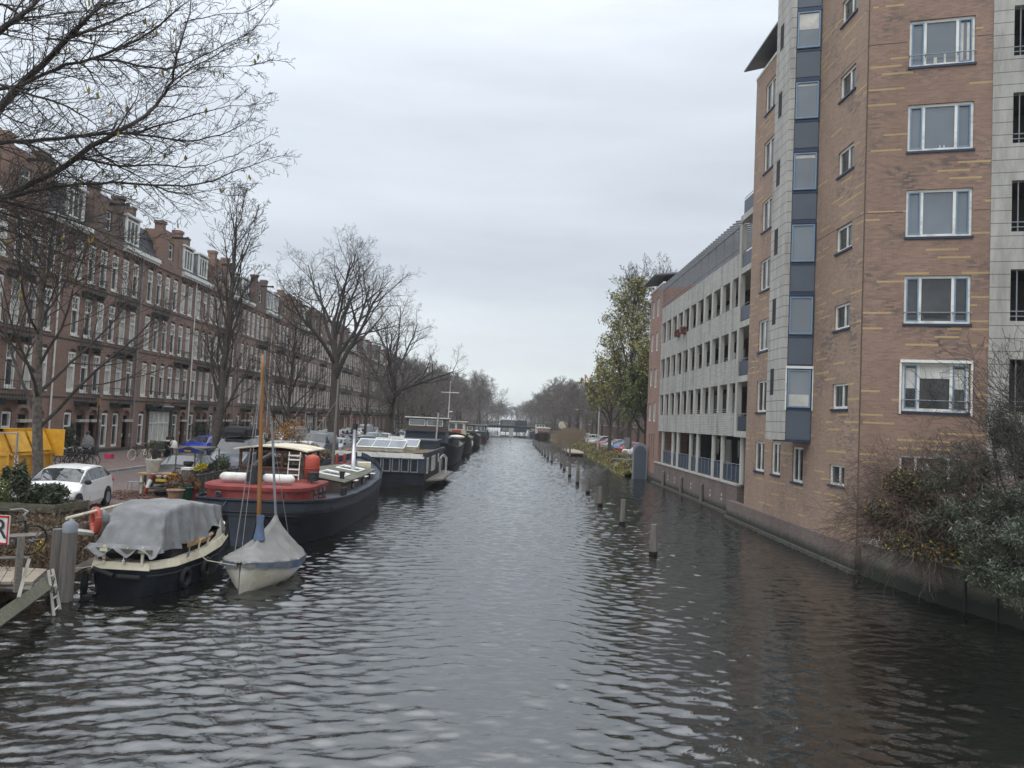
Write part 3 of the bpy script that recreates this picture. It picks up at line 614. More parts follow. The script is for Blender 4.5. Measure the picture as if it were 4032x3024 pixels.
hnames=[]
for hi,(y0,y1,gc) in enumerate(HO):
    near=y0<125
    lab=['brick terrace house at the left edge behind the yellow skip','brick terrace house with two arched doorways behind the standing person','brick terrace house with white shop windows behind the seated pair','brick terrace house with paired dark doorways right of the shopfronts'][hi] if hi<4 else f'{ORD[hi-4]} brick terrace house beyond the four nearest, tall with gable and hoisting beam'
    hs=thing('terrace_house',lab,'house',(HX,(y0+y1)/2,.9),group='row of brick terrace houses on the left quay')
    us=[gc-1.5,gc,gc+1.5]; u=gc-3.0
    while u>y0+.55: us.append(u); u-=1.5
    u=gc+3.0
    while u<y1-.55: us.append(u); u+=1.5
    us.sort(); ops=[]
    for z0,h in ((5.08,2.52),(8.68,2.5),(12.27,2.52)):
        for u in us: ops.append((u-.43,u+.43,z0,z0+h,.2))
    gops=[]
    shop=hi in (2,5,7,9)
    if shop:
        s0,s1=gc-1.9,gc+1.9; gops.append((s0,s1,1.02,3.9,0))
        ss=[(s0,s1)]
        if y1-s1>4.3: gops.append((s1+.6,s1+4.1,1.02,3.9,0)); ss.append((s1+.6,s1+4.1))
    else: ss=[]
    doors=[]
    for k,u in enumerate(us):
        if any(a-.6<u<b_+.6 for a,b_ in ss): continue
        if k%4 in (1,2) : gops.append((u-.5,u+.5,1.02,3.55,.4)); doors.append(u)
        else: gops.append((u-.45,u+.45,1.35,3.7,.22))
    m=MB(); facade(m,bH,y0,y1,.9,15.3,ops+gops,depth=.22)
    # side + back closed
    m.quad((HX,y0,.9),(HX-10,y0,.9),(HX-10,y0,15.3),(HX,y0,15.3)); m.quad((HX,y1,.9),(HX,y1,15.3),(HX-10,y1,15.3),(HX-10,y1,.9))
    part('wall',m,'house_brick',hs)
    m=MB(); 
    for a,b_ in ((y0,gc-2.2),(gc+2.2,y1)):
        if b_-a>.3: bH.box(m,a+.02,b_-.02,-.1,.38,15.45,15.72); bH.box(m,a+.02,b_-.02,0,.25,15.3,15.45)
    part('cornice',m,'white_paint',hs)
    m=MB()
    for a,b_ in ((y0,gc-2.2),(gc+2.2,y1)):
        q=a+.3
        while q<b_-.2: bH.box(m,q,q+.14,0,.2,15.0,15.3); q+=.42
    part('brackets',m,'house_brick_dark',hs)
    m=MB(); z=4.75
    for zz in (4.62,8.3,11.9): bH.box(m,y0,y1,-.01,.035,zz,zz+.09)
    bH.box(m,y0,y1,-.01,.06,.9,1.25); part('string_course',m,'dark_stone',hs)
    # mansard
    m=MB(); m.add([(HX+.1,y0,15.7),(HX+.1,y1,15.7),(HX-1.3,y1,18.2),(HX-1.3,y0,18.2),(HX-10,y0,18.5),(HX-10,y1,18.5)],((0,1,2,3),(3,2,5,4))); m.quad((HX+.1,y0,15.3),(HX-1.3,y0,18.2),(HX-10,y0,18.5),(HX-10,y0,15.3)); m.quad((HX+.1,y1,15.3),(HX-10,y1,15.3),(HX-10,y1,18.5),(HX-1.3,y1,18.2)); rf=part('mansard_roof',m,'slate',hs)
    # gable with twin piers
    m=MB(); bH.box(m,gc-2.15,gc+2.15,-.4,.10,15.25,16.2); 
    gw_=MB(); facade(gw_,bH,gc-1.45,gc+1.45,16.2,18.3,[(gc-.45,gc+.45,16.2,17.55,.0)],depth=.2,n0=.1)
    m.v+= []; o_=len(m.v); m.add(gw_.v,gw_.f); bH.box(m,gc-1.45,gc-1.4,-1.5,.1,16.2,18.3); bH.box(m,gc+1.4,gc+1.45,-1.5,.1,16.2,18.3); bH.box(m,gc-1.45,gc+1.45,-1.5,.1,18.3,18.4)
    for s_ in (-1,1): bH.box(m,gc+s_*1.62-.28,gc+s_*1.62+.28,-.5,.14,15.9,18.75); bH.box(m,gc+s_*1.62-.36,gc+s_*1.62+.36,-.56,.2,18.75,18.98)
    part('gable',m,'house_brick_dark' if hi%3==1 else 'house_brick',hs)
    o=bpy.data.objects.new('hoisting_beam',BEAM); COL.objects.link(o); o.parent=hs; o.location=Vector((HX+.1,gc,17.95))-hs.location
    for u in us:
        for r_,(z0,h) in enumerate(((5.08,2.52),(8.68,2.5),(12.27,2.52))):
            putwin(hs,'hc' if rnd.random()<.6 else 'h',bH,u-.43,-.035,z0,pane=near or True)
    fm=winmesh('gw%d'%0,bH,.9,1.3,.1,mull=(),trans=((.8,.08),)); putwin(hs,'gw0',bH,gc-.45,-.02,16.22)
    # dormers
    for a,b_ in ((y0,gc-2.2),(gc+2.2,y1)):
        if b_-a>2.3:
            c=(a+b_)/2 if b_-a<5 else a+1.6; m=MB(); bH.box(m,c-1.0,c+1.0,-2.2,-.22,15.9,18.0); d=part('dormer',m,'lead_grey',hs); m=MB(); bH.box(m,c-1.12,c+1.12,-2.3,.0,18.0,18.14); part('dormer_roof',m,'white_paint',d)
            putwin(d,'dorm',bH,c-.85,-.12,16.05)
            m=MB(); bH.box(m,c-1.0,c-.85,-.22,-.1,15.85,18.0); bH.box(m,c+.85,c+1.0,-.22,-.1,15.85,18.0); part('dormer_cheek',m,'white_paint',d)
    m=MB(); bH.box(m,y0-.28,y0+.28,-2.4,-.9,17.6,19.1); bH.box(m,y0-.33,y0+.33,-2.45,-.85,19.1,19.25); part('chimney',m,'house_brick_dark',hs)
    # balconies at the middle windows
    bl=[u for k,u in enumerate(us) if k%3==1]
    for u in bl:
        for z in (4.38,7.95,11.5):
            if z>5 and rnd.random()<.25: continue
            o=bpy.data.objects.new('balcony',BAL); COL.objects.link(o); o.parent=hs; o.location=Vector((HX,u-1.0,z))-hs.location
    # ground floor
    for o_ in gops:
        if len(o_)>4 and o_[4]==.22: putwin(hs,'hgp',bH,o_[0]+.02,-.05,1.35)
    for u in doors:
        m=MB(); bH.box(m,u-.5,u+.5,-1.0,-.95,1.0,3.5); dr=part('door',m,'grey_blue_panel' if u*7%2<1 else 'dark_metal',hs)
        if near: m=MB(); bH.box(m,u-.62,u+.62,-.05,.22,3.1,3.28); bH.box(m,u-.66,u-.5,0,.05,2.0,2.25); bH.box(m,u+.5,u+.66,0,.05,2.0,2.25); part('door_lintel',m,'stone_trim',hs)
    for a,b_ in ss:
        m=MB(); bH.box(m,a-.3,b_+.3,0,.18,3.95,4.3); part('shop_fascia',m,'dark_metal',hs)
        m=MB(); bH.box(m,a-.35,b_+.35,0,.3,4.3,4.4); part('fascia_cornice',m,'stone_trim',hs)
        m=MB(); n=4; wd=(b_-a)
        for k in range(n+1): u=a+wd*k/n; bH.box(m,max(a,u-.06),min(b_,u+.06),-.16,-.03,1.02,3.9)
        for z in (1.02,1.5,2.95,3.8): bH.box(m,a,b_,-.15,-.04,z,z+.1)
        for k in range(n*2): u=a+wd*(k+.5)/(n*2); bH.box(m,u-.02,u+.02,-.14,-.05,3.05,3.8)
        sf=part('shopfront',m,'white_paint',hs)
        m=MB(); m.quad(bH.p(a,-.12,1.05),bH.p(b_,-.12,1.05),bH.p(b_,-.12,3.85),bH.p(a,-.12,3.85)); part('shop_glass',m,'glass_curtain' if a<61 else 'glass',sf)
        m=MB(); bH.box(m,b_+.02,b_+.28,0,.12,1,3.95); bH.box(m,a-.28,a-.02,0,.12,1,3.95); part('pilaster',m,'dark_stone',hs)
    m=MB(); u=y1-.12; m.tube([bH.p(u,.1,1),bH.p(u,.1,15.3)],.055,6); part('drainpipe',m,'lead_grey' if hi%2 else 'white_paint',hs)
# further blocks closing the left row
for k,(y0,y1,h) in enumerate(((212,235,15.5),(235,262,16.5),(262,300,15))):
    hs=thing('apartment_block',['brown brick block at the far end of the left terrace','tall brown block behind the far left trees','lowest brown block nearest the bridge on the left'][k],'building',(HX,(y0+y1)/2,.9))
    us=[y0+1+1.9*j for j in range(int((y1-y0-1.5)/1.9))]; ops=[(u,u+.95,z,z+1.9) for u in us for z in (1.6,5.0,8.3,11.6)]
    m=MB(); facade(m,bH,y0,y1,.9,h,ops,depth=.2); m.quad((HX,y0,.9),(HX-10,y0,.9),(HX-10,y0,h),(HX,y0,h)); m.quad((HX,y0,h),(HX,y1,h),(HX-12,y1,h),(HX-12,y0,h)); part('wall',m,'house_brick_dark',hs)
    m=MB()
    for o_ in ops: m.quad(bH.p(o_[0],-.15,o_[2]),bH.p(o_[1],-.15,o_[2]),bH.p(o_[1],-.15,o_[3]),bH.p(o_[0],-.15,o_[3]))
    part('glazing',m,'glass_curtain',hs)
# right far row
bR=B((27.,0,0),(0,1,0),(-1,0,0))
for k,(y0,y1,h,mt_) in enumerate(((96,112,14,'right_brick'),(112,130,15,'house_brick'),(130,150,15.5,'right_brick'),(150,172,15.5,'right_brick'),(172,196,16.8,'house_brick_dark'),(196,226,16,'house_brick'),(226,270,17.5,'house_brick_dark'))):
    hs=thing('apartment_block',f'{ORD[k]} pinkish brick block on the right quay, counted from the grey building','building',(27,(y0+y1)/2,1.1),group='brick blocks on the right quay')
    us=[y0+.9+2.*j for j in range(int((y1-y0-1.2)/2.))]; ops=[(u,u+1.05,z,z+1.8) for u in us for z in (5.2,8.4,11.6)]+[(u,u+1.1,1.25,3.9) for u in us]
    m=MB(); facade(m,bR,y0,y1,1.,h,ops,depth=.2); m.quad((27,y0,1),(40,y0,1),(40,y0,h),(27,y0,h)); m.quad((27,y0,h),(27,y1,h),(40,y1,h),(40,y0,h)); part('wall',m,mt_,hs)
    fr=MB(); 
    for o_ in ops: 
        if o_[3]<h-.2: fr.quad(bR.p(o_[0],-.15,o_[2]),bR.p(o_[1],-.15,o_[2]),bR.p(o_[1],-.15,o_[3]),bR.p(o_[0],-.15,o_[3]))
    part('glazing',fr,'glass_curtain' if k%2 else 'glass',hs)
    m=MB(); bR.box(m,y0,y1,0,.15,4.15,4.4); bR.box(m,y0,y1,0,.4,h-.2,h); part('cornice',m,'stone_trim',hs)
# ================================================================== TREES
def rvec(rn): return Vector((rn.uniform(-1,1),rn.uniform(-1,1),rn.uniform(-1,1)))
def grow(mb,rn,p,d,L,r,lv,P,ends=None):
    nseg=P['seg'][lv]; pts=[p.copy()]; rad=[r]; d=d.normalized(); cur=p.copy(); dirs=[d.copy()]; re=P['tip'][lv]
    for i in range(nseg):
        d=(d+rvec(rn)*P['wig'][lv]+Vector((0,0,P['up'][lv]))*(1. if 'droop' not in P else (1 if i>nseg*.5 else P['droop']))).normalized()
        cur=cur+d*(L/nseg); pts.append(cur.copy()); rad.append(max(r*(1-(i+1)/nseg)+r*re*(i+1)/nseg,P['rmin'])); dirs.append(d.copy())
    mb.tube(pts,rad,P['k'][lv],cap=False)
    if lv>=P['lv']:
        if ends is not None: ends.append((pts[-1],dirs[-1]))
        return
    n=P['n'][lv]
    for c in range(n):
        t=P['t0'][lv]+(1-P['t0'][lv])*(c+rn.random()*.9)/n; t=min(t,.999); f=t*nseg; i=int(f); q=pts[i].lerp(pts[min(i+1,nseg)],f-i); rr=rad[i]+(rad[min(i+1,nseg)]-rad[i])*(f-i)
        dd=dirs[min(i+1,nseg)]; ax=dd.orthogonal().normalized(); ax=Matrix.Rotation(c*2.4+rn.uniform(-.5,.5)+P.get('ph',0),3,dd)@ax
        a=R(P['ang'][lv]+rn.uniform(-12,12)); nd=(dd*cos(a)+ax*sin(a))
        if 'flat' in P and lv>0: nd.z*=P['flat']
        grow(mb,rn,q,nd,L*P['lr'][lv]*(1.15-.55*t)*rn.uniform(.8,1.2),rr*P['rr'][lv],lv+1,P,ends)
ELM=dict(lv=5,seg=[6,7,6,5,4,3],wig=[.05,.16,.2,.25,.28,.3],up=[.02,.10,.07,.05,.04,.04],tip=[.55,.3,.3,.3,.4,.6],rmin=.008,k=[9,6,5,4,3,3],n=[8,6,5,5,4],t0=[.42,.3,.25,.2,.15],ang=[42,42,42,45,45],lr=[.72,.6,.55,.5,.5],rr=[.62,.6,.55,.55,.6])
def ptree(nm,label,loc,hgt,P,seed,tmat='bark',cmat='twig',group=None,tr=.3,trunk=.4,leaves=None,d0=(0,0,1),extra=None,root=None):
    rn=random.Random(seed); root=thing('bare_tree' if not leaves else 'tree',label,'tree',loc,group=group)
    t=MB(); c=MB(); nseg=8; pts=[]; rad=[]; p=Vector((0,0,-.1)); d=Vector(d0).normalized(); TL=hgt*P.get('tf',.62)
    dirs=[]
    for i in range(nseg+1):
        pts.append(p.copy()); rad.append(tr*(1.25 if i==0 else 1)*(1-.75*(i/nseg)**1.2)); dirs.append(d.copy()); d=(d+rvec(rn)*P['wig'][0]+Vector((0,0,.03))).normalized(); p=p+d*(TL/nseg)
    t.tube(pts,rad,12,cap=False); ends=[]
    n=P['n'][0]
    for k in range(n):
        tt=trunk+(1-trunk)*(k+rn.random()*.6)/n; f=min(tt,.999)*nseg; i=int(f); q=pts[i].lerp(pts[i+1],f-i); rr=rad[i]
        dd=dirs[i]; ax=Matrix.Rotation(k*2.39+seed,3,dd)@dd.orthogonal().normalized(); a=R(P['ang'][0]*(1.25-.55*tt)+rn.uniform(-8,8))
        grow(c,rn,q,dd*cos(a)+ax*sin(a),hgt*P['lr'][0]*(1.05-.45*tt)*rn.uniform(.85,1.1),rr*P['rr'][0],1,P,ends)
    part('trunk',t,tmat,root,world=False,smooth=True); part('crown',c,cmat,root,world=False,smooth=False)
    if leaves:
        lm,num,size,zr=leaves; lb=MB(); E=[e for e in ends if zr[0]*hgt<e[0].z<zr[1]*hgt] or ends
        for _ in range(num):
            e=rn.choice(E)[0]; q=e+rvec(rn)*.25*hgt/15; s_=size*rn.uniform(.6,1.3); a=rvec(rn)*s_; b_=rvec(rn)*s_; lb.quad(q-a,q-b_,q+a,q+b_)
        part('leaves',lb,lm,root,world=False)
    return root
G=.9
def base(px,Y,z=G): v=aY(px,1700,Y); return (v.x,Y,z)
# big elms near the middle of the picture
LIMB=dict(ELM,n=[9,7,6,5,3],tf=.62,ang=[33,36,42,45,45],lr=[.56,.56,.52,.5,.45],rmin=.0075,rr=[.62,.62,.55,.5,.6],up=[.02,.06,.05,.03,.03,.03])
E1=ptree('elm','tallest bare elm with thick dark trunk beside the long barge',base(1312,75),21,LIMB,11,tr=.62,trunk=.5)
E2=ptree('elm','bare elm with leaning trunk and a long low limb over the houseboat',base(1521,95),18.5,dict(LIMB,ang=[52,42,42,45,45]),23,tr=.58,trunk=.28,d0=(.10,0,1))
# slim street trees
SL=dict(ELM,n=[22,6,4,4],lv=4,tf=.93,ang=[25,30,36,42],lr=[.29,.5,.5,.5],seg=[6,6,5,4,3,3],up=[.02,.14,.1,.06,.05,.05],rr=[.42,.6,.6,.6],rmin=.010)
ptree('street_tree','slender bare street tree behind the orange sailboat mast, crown upright',base(850,42),15.0,SL,5,tr=.24,trunk=.2,tmat='bark')
ptree('street_tree','small bare street tree between the mast and the tallest elm',base(1127,56),10.8,dict(SL,ang=[42,40,40,42],lr=[.42,.5,.5,.5]),9,tr=.17,trunk=.2)
ptree('street_tree','bare tree with rough light trunk beside the yellow skip',base(170,26.5),10.5,dict(SL,n=[13,7,5,4],ang=[45,38,38,42],tf=.8,lr=[.55,.55,.5,.5],rmin=.006),31,tr=.19,trunk=.3,tmat='bark_light')
ptree('street_tree','thin bare young tree behind the houseboat skylights',base(1435,82),10.5,dict(SL,ang=[42,40,40,42],lr=[.42,.5,.5,.5]),37,tr=.16,trunk=.25,cmat='twig_far')
# row of further trees: three prototypes and copies
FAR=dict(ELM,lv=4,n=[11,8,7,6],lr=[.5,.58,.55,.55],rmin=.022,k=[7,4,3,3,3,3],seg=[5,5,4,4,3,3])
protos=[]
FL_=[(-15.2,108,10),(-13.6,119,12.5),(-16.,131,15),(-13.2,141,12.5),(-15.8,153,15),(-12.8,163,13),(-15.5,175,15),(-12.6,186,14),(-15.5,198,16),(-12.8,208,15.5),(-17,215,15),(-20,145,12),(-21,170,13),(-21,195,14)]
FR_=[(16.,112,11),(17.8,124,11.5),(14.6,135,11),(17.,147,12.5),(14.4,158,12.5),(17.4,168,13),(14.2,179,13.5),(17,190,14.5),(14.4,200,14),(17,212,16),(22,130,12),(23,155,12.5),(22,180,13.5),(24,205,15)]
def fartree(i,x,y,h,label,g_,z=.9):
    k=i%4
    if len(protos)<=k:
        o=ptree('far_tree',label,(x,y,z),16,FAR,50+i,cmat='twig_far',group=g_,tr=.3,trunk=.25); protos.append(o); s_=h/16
    else:
        o=dup(protos[k]); o.location=(x,y,z); s_=h/16; tag(o,label,'tree',g_)
    o.scale=(s_*1.05,s_*1.05,s_); o.rotation_euler=(0,0,i*1.7)
bpy.context.view_layer.update()
for i,(x,y,h) in enumerate(FL_): fartree(i,x,y,h,f'{ORD[i]} bare tree in the grey row on the left quay beyond the elms','bare trees along the left quay')
for i,(x,y,h) in enumerate(FR_): fartree(i+1,x,y,h,f'{ORD[i]} bare tree in the grey row on the right quay past the leafy poplars','bare trees along the right quay',1.1)
BEY=[(-8.6,243,20),(-10.5,262,17),(-14,285,17),(-12,310,16),(-9,345,15),(-5,380,14),(14.5,238,18.5),(15,258,16),(13,278,16),(12,305,15),(10,340,14),(16,330,15),(5,420,13),(-1,450,13),(9,400,15)]
for i,(x,y,h) in enumerate(BEY): fartree(i+2,x,y,h,f'{ORD[i]} bare tree on the banks beyond the bridge','bare trees beyond the bridge')
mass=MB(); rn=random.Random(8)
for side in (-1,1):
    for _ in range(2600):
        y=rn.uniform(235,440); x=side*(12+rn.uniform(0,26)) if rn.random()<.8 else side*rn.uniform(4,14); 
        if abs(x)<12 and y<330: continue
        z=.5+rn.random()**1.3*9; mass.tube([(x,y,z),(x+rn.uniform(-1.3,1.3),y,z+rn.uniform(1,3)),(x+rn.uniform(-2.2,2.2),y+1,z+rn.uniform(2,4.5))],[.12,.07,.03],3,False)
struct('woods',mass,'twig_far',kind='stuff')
# poplars with leaves
POP=dict(SL,n=[26,7,5,4],ang=[30,34,38,42],lr=[.36,.5,.5,.5],tf=.9,rmin=.014)
ptree('poplar','tall poplar with thin yellow-green leaves beside the flat-roofed brick tower',(13.6,86,1.1),19.8,POP,61,tr=.3,trunk=.2,leaves=('leaf_olive',11000,.11,(.25,1.0)))
ptree('poplar','poplar with leafless top standing left of the stair tower canopy',(15.0,76,1.1),17.5,POP,62,tr=.28,trunk=.2,leaves=('leaf_olive',4500,.11,(.2,.7)))
ptree('leafy_tree','low broad tree still in green leaf above the parked cars',(14.4,80,1.1),10.5,dict(ELM,lv=4,n=[10,6,5,4],rmin=.012,lr=[.5,.5,.5,.5]),63,tr=.26,trunk=.35,leaves=('leaf_green',8000,.13,(.2,1.0)))
ptree('leafy_tree','olive leafy tree farther along behind the poplars',(12.9,97,1.1),14,dict(ELM,lv=4,n=[10,6,5,4],rmin=.014,lr=[.42,.5,.5,.5]),64,tr=.24,trunk=.3,leaves=('leaf_olive',5200,.14,(.2,.95)))
# ------------------------------------------------------------------ overhanging foreground tree
ft_=thing('overhanging_tree','large bare tree leaning in from the upper left with a few yellow leaves','tree',(-12.6,13.2,.9))
def S(l): return [(x*.6027,y*.6027) for x,y in l]
LIM=[(S([(-160,1010),(0,700),(130,560),(270,430),(420,270),(500,190),(580,110),(640,40),(720,-40),(800,-160)]),12.2,.075),
(S([(140,560),(300,480),(430,420),(600,385),(760,395),(900,430),(1100,452),(1250,400),(1400,330),(1560,250),(1620,215)]),12.4,.032),
(S([(600,385),(760,320),(900,262),(1000,200),(1100,110),(1240,0),(1300,-50)]),12.8,.026),
(S([(-200,330),(0,205),(100,130),(200,50),(260,-20),(340,-130)]),11.6,.06),
(S([(30,170),(140,120),(260,110),(430,85),(560,75),(700,40)]),11.9,.022),
(S([(440,250),(580,200),(760,130),(900,75),(1040,0),(1100,-30)]),12.9,.03),
(S([(-260,1420),(-60,1300),(80,1270),(200,1200),(350,1130),(500,1030),(600,950),(750,870),(850,820),(950,760),(1020,690),(1080,610),(1130,530),(1150,400),(1170,320),(1220,150),(1245,20),(1260,-60)]),13.4,.068),
(S([(-200,960),(0,930),(150,922),(300,910),(500,890),(650,875),(850,870),(1000,890),(1150,915),(1300,915),(1450,880),(1570,820),(1640,760)]),12.9,.042),
(S([(850,870),(1000,830),(1150,790),(1300,740),(1500,690),(1690,680)]),13.2,.02),
(S([(500,1035),(650,1058),(800,1085),(1000,1075),(1200,1095),(1350,1080),(1550,1010),(1690,930)]),13.7,.024),
(S([(60,1290),(200,1250),(350,1220),(520,1202),(740,1190),(1000,1210),(1200,1216),(1400,1180),(1550,1110),(1700,1060),(1820,1020)]),14.2,.038),
(S([(1000,1212),(1100,1252),(1230,1272),(1400,1240),(1560,1225)]),14.4,.018),
(S([(-200,1290),(0,1310),(150,1350),(350,1400),(500,1450),(650,1510),(800,1555),(950,1557)]),13.2,.035),
(S([(600,950),(680,1030),(800,1100),(900,1150),(1000,1210),(1080,1290),(1180,1330)]),13.5,.02),
(S([(-120,520),(0,552),(150,600),(300,645),(450,700),(560,765),(650,835),(760,860)]),12.0,.03),
(S([(-100,700),(0,735),(100,790),(200,830),(300,850),(430,880)]),12.3,.02),
(S([(-160,1370),(0,1385),(200,1450),(300,1500),(450,1570),(560,1640)]),14.0,.026),
(S([(760,850),(830,740),(890,650),(910,560),(905,470),(960,540)]),13.0,.014),
(S([(1130,530),(1250,440),(1400,370),(1500,300),(1620,240),(1740,85)]),13.5,.016),
(S([(1100,580),(1200,500),(1330,440),(1500,440),(1640,430),(1760,395)]),13.8,.014),
(S([(480,380),(560,440),(640,500),(700,570),(760,660),(830,760)]),12.3,.015),
(S([(300,250),(450,265),(600,285),(800,320),(1000,335),(1150,345),(1300,330)]),11.9,.018),
(S([(-150,1500),(0,1560),(120,1650),(230,1760),(330,1900)]),13.0,.03),
(S([(0,1400),(140,1500),(260,1620),(350,1760),(380,1900)]),13.4,.02),
(S([(540,1030),(640,1010),(760,1060),(880,1080),(1010,1030),(1100,960),(1250,940)]),13.3,.014),
(S([(-60,20),(80,60),(200,160),(330,230),(520,240)]),11.4,.022),
(S([(0,1490),(180,1560),(360,1640),(560,1720),(760,1760)]),14.2,.02),
(S([(1200,150),(1320,120),(1450,90),(1580,90),(1650,60)]),13.9,.012),
(S([(640,40),(760,20),(900,-10),(1100,-30)]),12.8,.02),
(S([(150,920),(300,1000),(420,1100),(520,1180),(700,1260),(860,1330),(1000,1420)]),13.1,.018)]
trk=MB(); rn=random.Random(77)
trk.tube([(-12.6,13.2,.8),(-12.4,13.1,3),(-12.2,13.1,5),(-11.7,12.9,7),(-11.2,12.6,9),(-10.6,12.4,11)],[.36,.3,.27,.22,.16,.12],12,False)
cr=MB(); lf=MB()
TW=dict(lv=3,seg=[5,5,4,3],wig=[.12,.2,.26,.3],up=[0,.02,.05,.05],tip=[.4,.35,.4,.6],rmin=.0036,k=[5,4,3,3],n=[5,4,3],t0=[.2,.15,.1],ang=[38,42,45],lr=[.55,.5,.5],rr=[.6,.62,.65])
for li,(pl,Y,r0) in enumerate(LIM):
    rn=random.Random(900+li); pts=[]
    for i,(x,y) in enumerate(pl): pts.append(aY(x,y,Y+.5*sin(i*.8+li)+.12*i))
    # smooth by subdivision
    for _ in range(1):
        q=[pts[0]]
        for a,b_ in zip(pts,pts[1:]): q+=[a.lerp(b_,.5)+rvec(rn)*.02,b_]
        pts=q
    n=len(pts)
    if pts[0].x<-8.2: pts=[Vector((-11.6,12.9,max(4.,min(10.8,pts[0].z-.6))))]+pts; n+=1
    rad=[max(.006,r0*(1-.88*i/(n-1))) for i in range(n)]; cr.tube(pts,rad,7,False)
    tot=sum((b_-a).length for a,b_ in zip(pts,pts[1:])); nb=int(tot/.19)
    for k in range(nb):
        t=(k+rn.random())/nb*(n-1); i=min(int(t),n-2); q=pts[i].lerp(pts[i+1],t-i); dd=(pts[i+1]-pts[i]).normalized(); f=i/(n-1)
        sd=1 if k%2 else -1; side=dd.cross(Vector((0,1,0))).normalized()*sd; a=R(rn.uniform(22,60)); nd=dd*cos(a)+side*sin(a)*.9+Vector((0,rn.uniform(-.6,.6),0)); nd.x+=.25
        L=rn.uniform(.5,1.4)*(1-.68*f); grow(cr,rn,q,nd,L,min(rad[i]*.5,.012),1,TW)
    grow(cr,rn,pts[-1],(pts[-1]-pts[-2]),.45,.006,1,TW)
    for _ in range(7):
        q=rn.choice(pts)+Vector((rn.uniform(-.5,.5),rn.uniform(-.3,.3),rn.uniform(-.5,.1))); s_=.055; a=Vector((rn.uniform(-1,1),.3,rn.uniform(-1,1))).normalized()*s_*.6; b_=Vector((rn.uniform(-.3,.3),.2,-1)).normalized()*s_*1.2
        if rn.random()<.6-.035*q.z+.2: lf.add([q-a,q-b_,q+a,q+b_],((0,1,2,3),))
part('trunk',trk,'bark',ft_,smooth=True); part('crown',cr,'twig',ft_); part('leaves',lf,'leaf_yellow',ft_)
# ================================================================== POSTS IN THE WATER
pm=MB(); r_=[.125,.135,.13]
prof=[(-.9,.14),(0,.145),(.5,.135),(1.07,.13)]
def postmesh(h,r=.13,sq=True,seed=0,mat_='post_wood'):
    rn=random.Random(seed); m=MB(); n=8; rings=[]
    for z in (-.9,-.1,.12,.5,h-.02,h):
        rr=r*(1.05-.08*z/h)*(.93 if z==h else 1); rings.append([(rr*cos(2*PI*k/n+.39)*(1+rn.uniform(-.05,.05)),rr*sin(2*PI*k/n+.39)*(1+rn.uniform(-.05,.05)),z) for k in range(n)])
    m.loft(rings,cap=True); return m
pb=[(2572,2186,285),(2450,2065,230),(2363,1991,175),(2314,1941,148),(2273,1904,125),(2243,1875,118),(2222,1851,103),(2210,1833,98)]
for i in range(17):
    if i<8: q=aZ(pb[i][0],pb[i][1],0); h=pb[i][2]*.4219*q.y/F
    else: q=Vector((5.15+.05*sin(i),27+7.6*i+random.uniform(-.6,.6),0)); h=1.2
    h=max(.95,min(1.35,h)); o=single('mooring_post',postmesh(h,.125,seed=i),'post_wood',f'{ORD[i]} weathered wooden post standing in the canal, counted from the nearest','post',group='row of wooden posts in the canal')
    o.location=(q.x,q.y,0); o.rotation_euler=(R(random.uniform(-1.5,1.5)),R(random.uniform(-1.5,1.5)),i*.9)
    m=MB(); m.lathe([(.15,-.3),(.15,.13)],(0,0,0),8); part('wet_foot',m,'hull_black',o,world=False)
# ================================================================== HULL LOFT
def hull(name,st,parent,mats,axis_rot=0,cap=True):
    """st: list of (y, cx, half beam deck, z deck, half beam waterline, z chine)"""
    m=MB(); rings=[]
    for (y,cx,hd,zd,hw) in st:
        rings.append([(cx-hd,y,zd),(cx-hd*1.01,y,zd-.18),(cx-(hd*.55+hw*.45)*1.02,y,zd*.5),(cx-hw,y,0),(cx-hw*.8,y,-.4),(cx,y,-.5),(cx+hw*.8,y,-.4),(cx+hw,y,0),(cx+(hd*.55+hw*.45)*1.02,y,zd*.5),(cx+hd*1.01,y,zd-.18),(cx+hd,y,zd)])
    m.loft(rings,closed=False); 
    if cap: m.add(rings[0],[tuple(range(11))]); m.add(rings[-1],[tuple(range(11))[::-1]])
    return part(name,m,mats,parent,smooth=True)
def rail(name,st,parent,mt,dz=0,out=.05,hh=.1,closed_=True):
    m=MB(); L=[Vector((cx-hd-out+.03,y,zd+dz)) for y,cx,hd,zd,hw in st]; Rr=[Vector((cx+hd+out-.03,y,zd+dz)) for y,cx,hd,zd,hw in st]
    m.tube(L[::-1]+Rr if closed_ else L,hh/2,6); 
    if closed_ : m.tube([L[-1],Rr[-1]],hh/2,6)
    return part(name,m,mt,parent)
def deck(name,st,parent,mt,dz=-.04):
    m=MB()
    for a,b_ in zip(st,st[1:]): m.quad((a[1]-a[2],a[0],a[3]+dz),(a[1]+a[2],a[0],a[3]+dz),(b_[1]+b_[2],b_[0],b_[3]+dz),(b_[1]-b_[2],b_[0],b_[3]+dz))
    return part(name,m,mt,parent)
# ------------------------------------------------------------------ barge
bg=thing('barge','long grey-blue barge with red cabin, brown wheelhouse and green-grey hatch roof','boat',(-8.4,34,0))
st=[(25.3,-8.5,.5,1.50,.3),(25.45,-8.5,1.15,1.49,.9),(25.9,-8.5,1.75,1.46,1.4),(26.9,-8.45,2.15,1.42,1.75),(28.5,-8.35,2.25,1.34,2.1),(31.5,-8.3,2.2,1.22,2.15),(35,-8.3,2.15,1.2,2.15),(38.5,-8.3,2.05,1.32,2.0),(40.8,-8.3,1.75,1.52,1.55),(42.3,-8.3,1.2,1.75,.9),(43.3,-8.3,.5,1.95,.35),(43.7,-8.3,.1,2.02,.06)]
hull('hull',st,bg,'hull_grey'); 
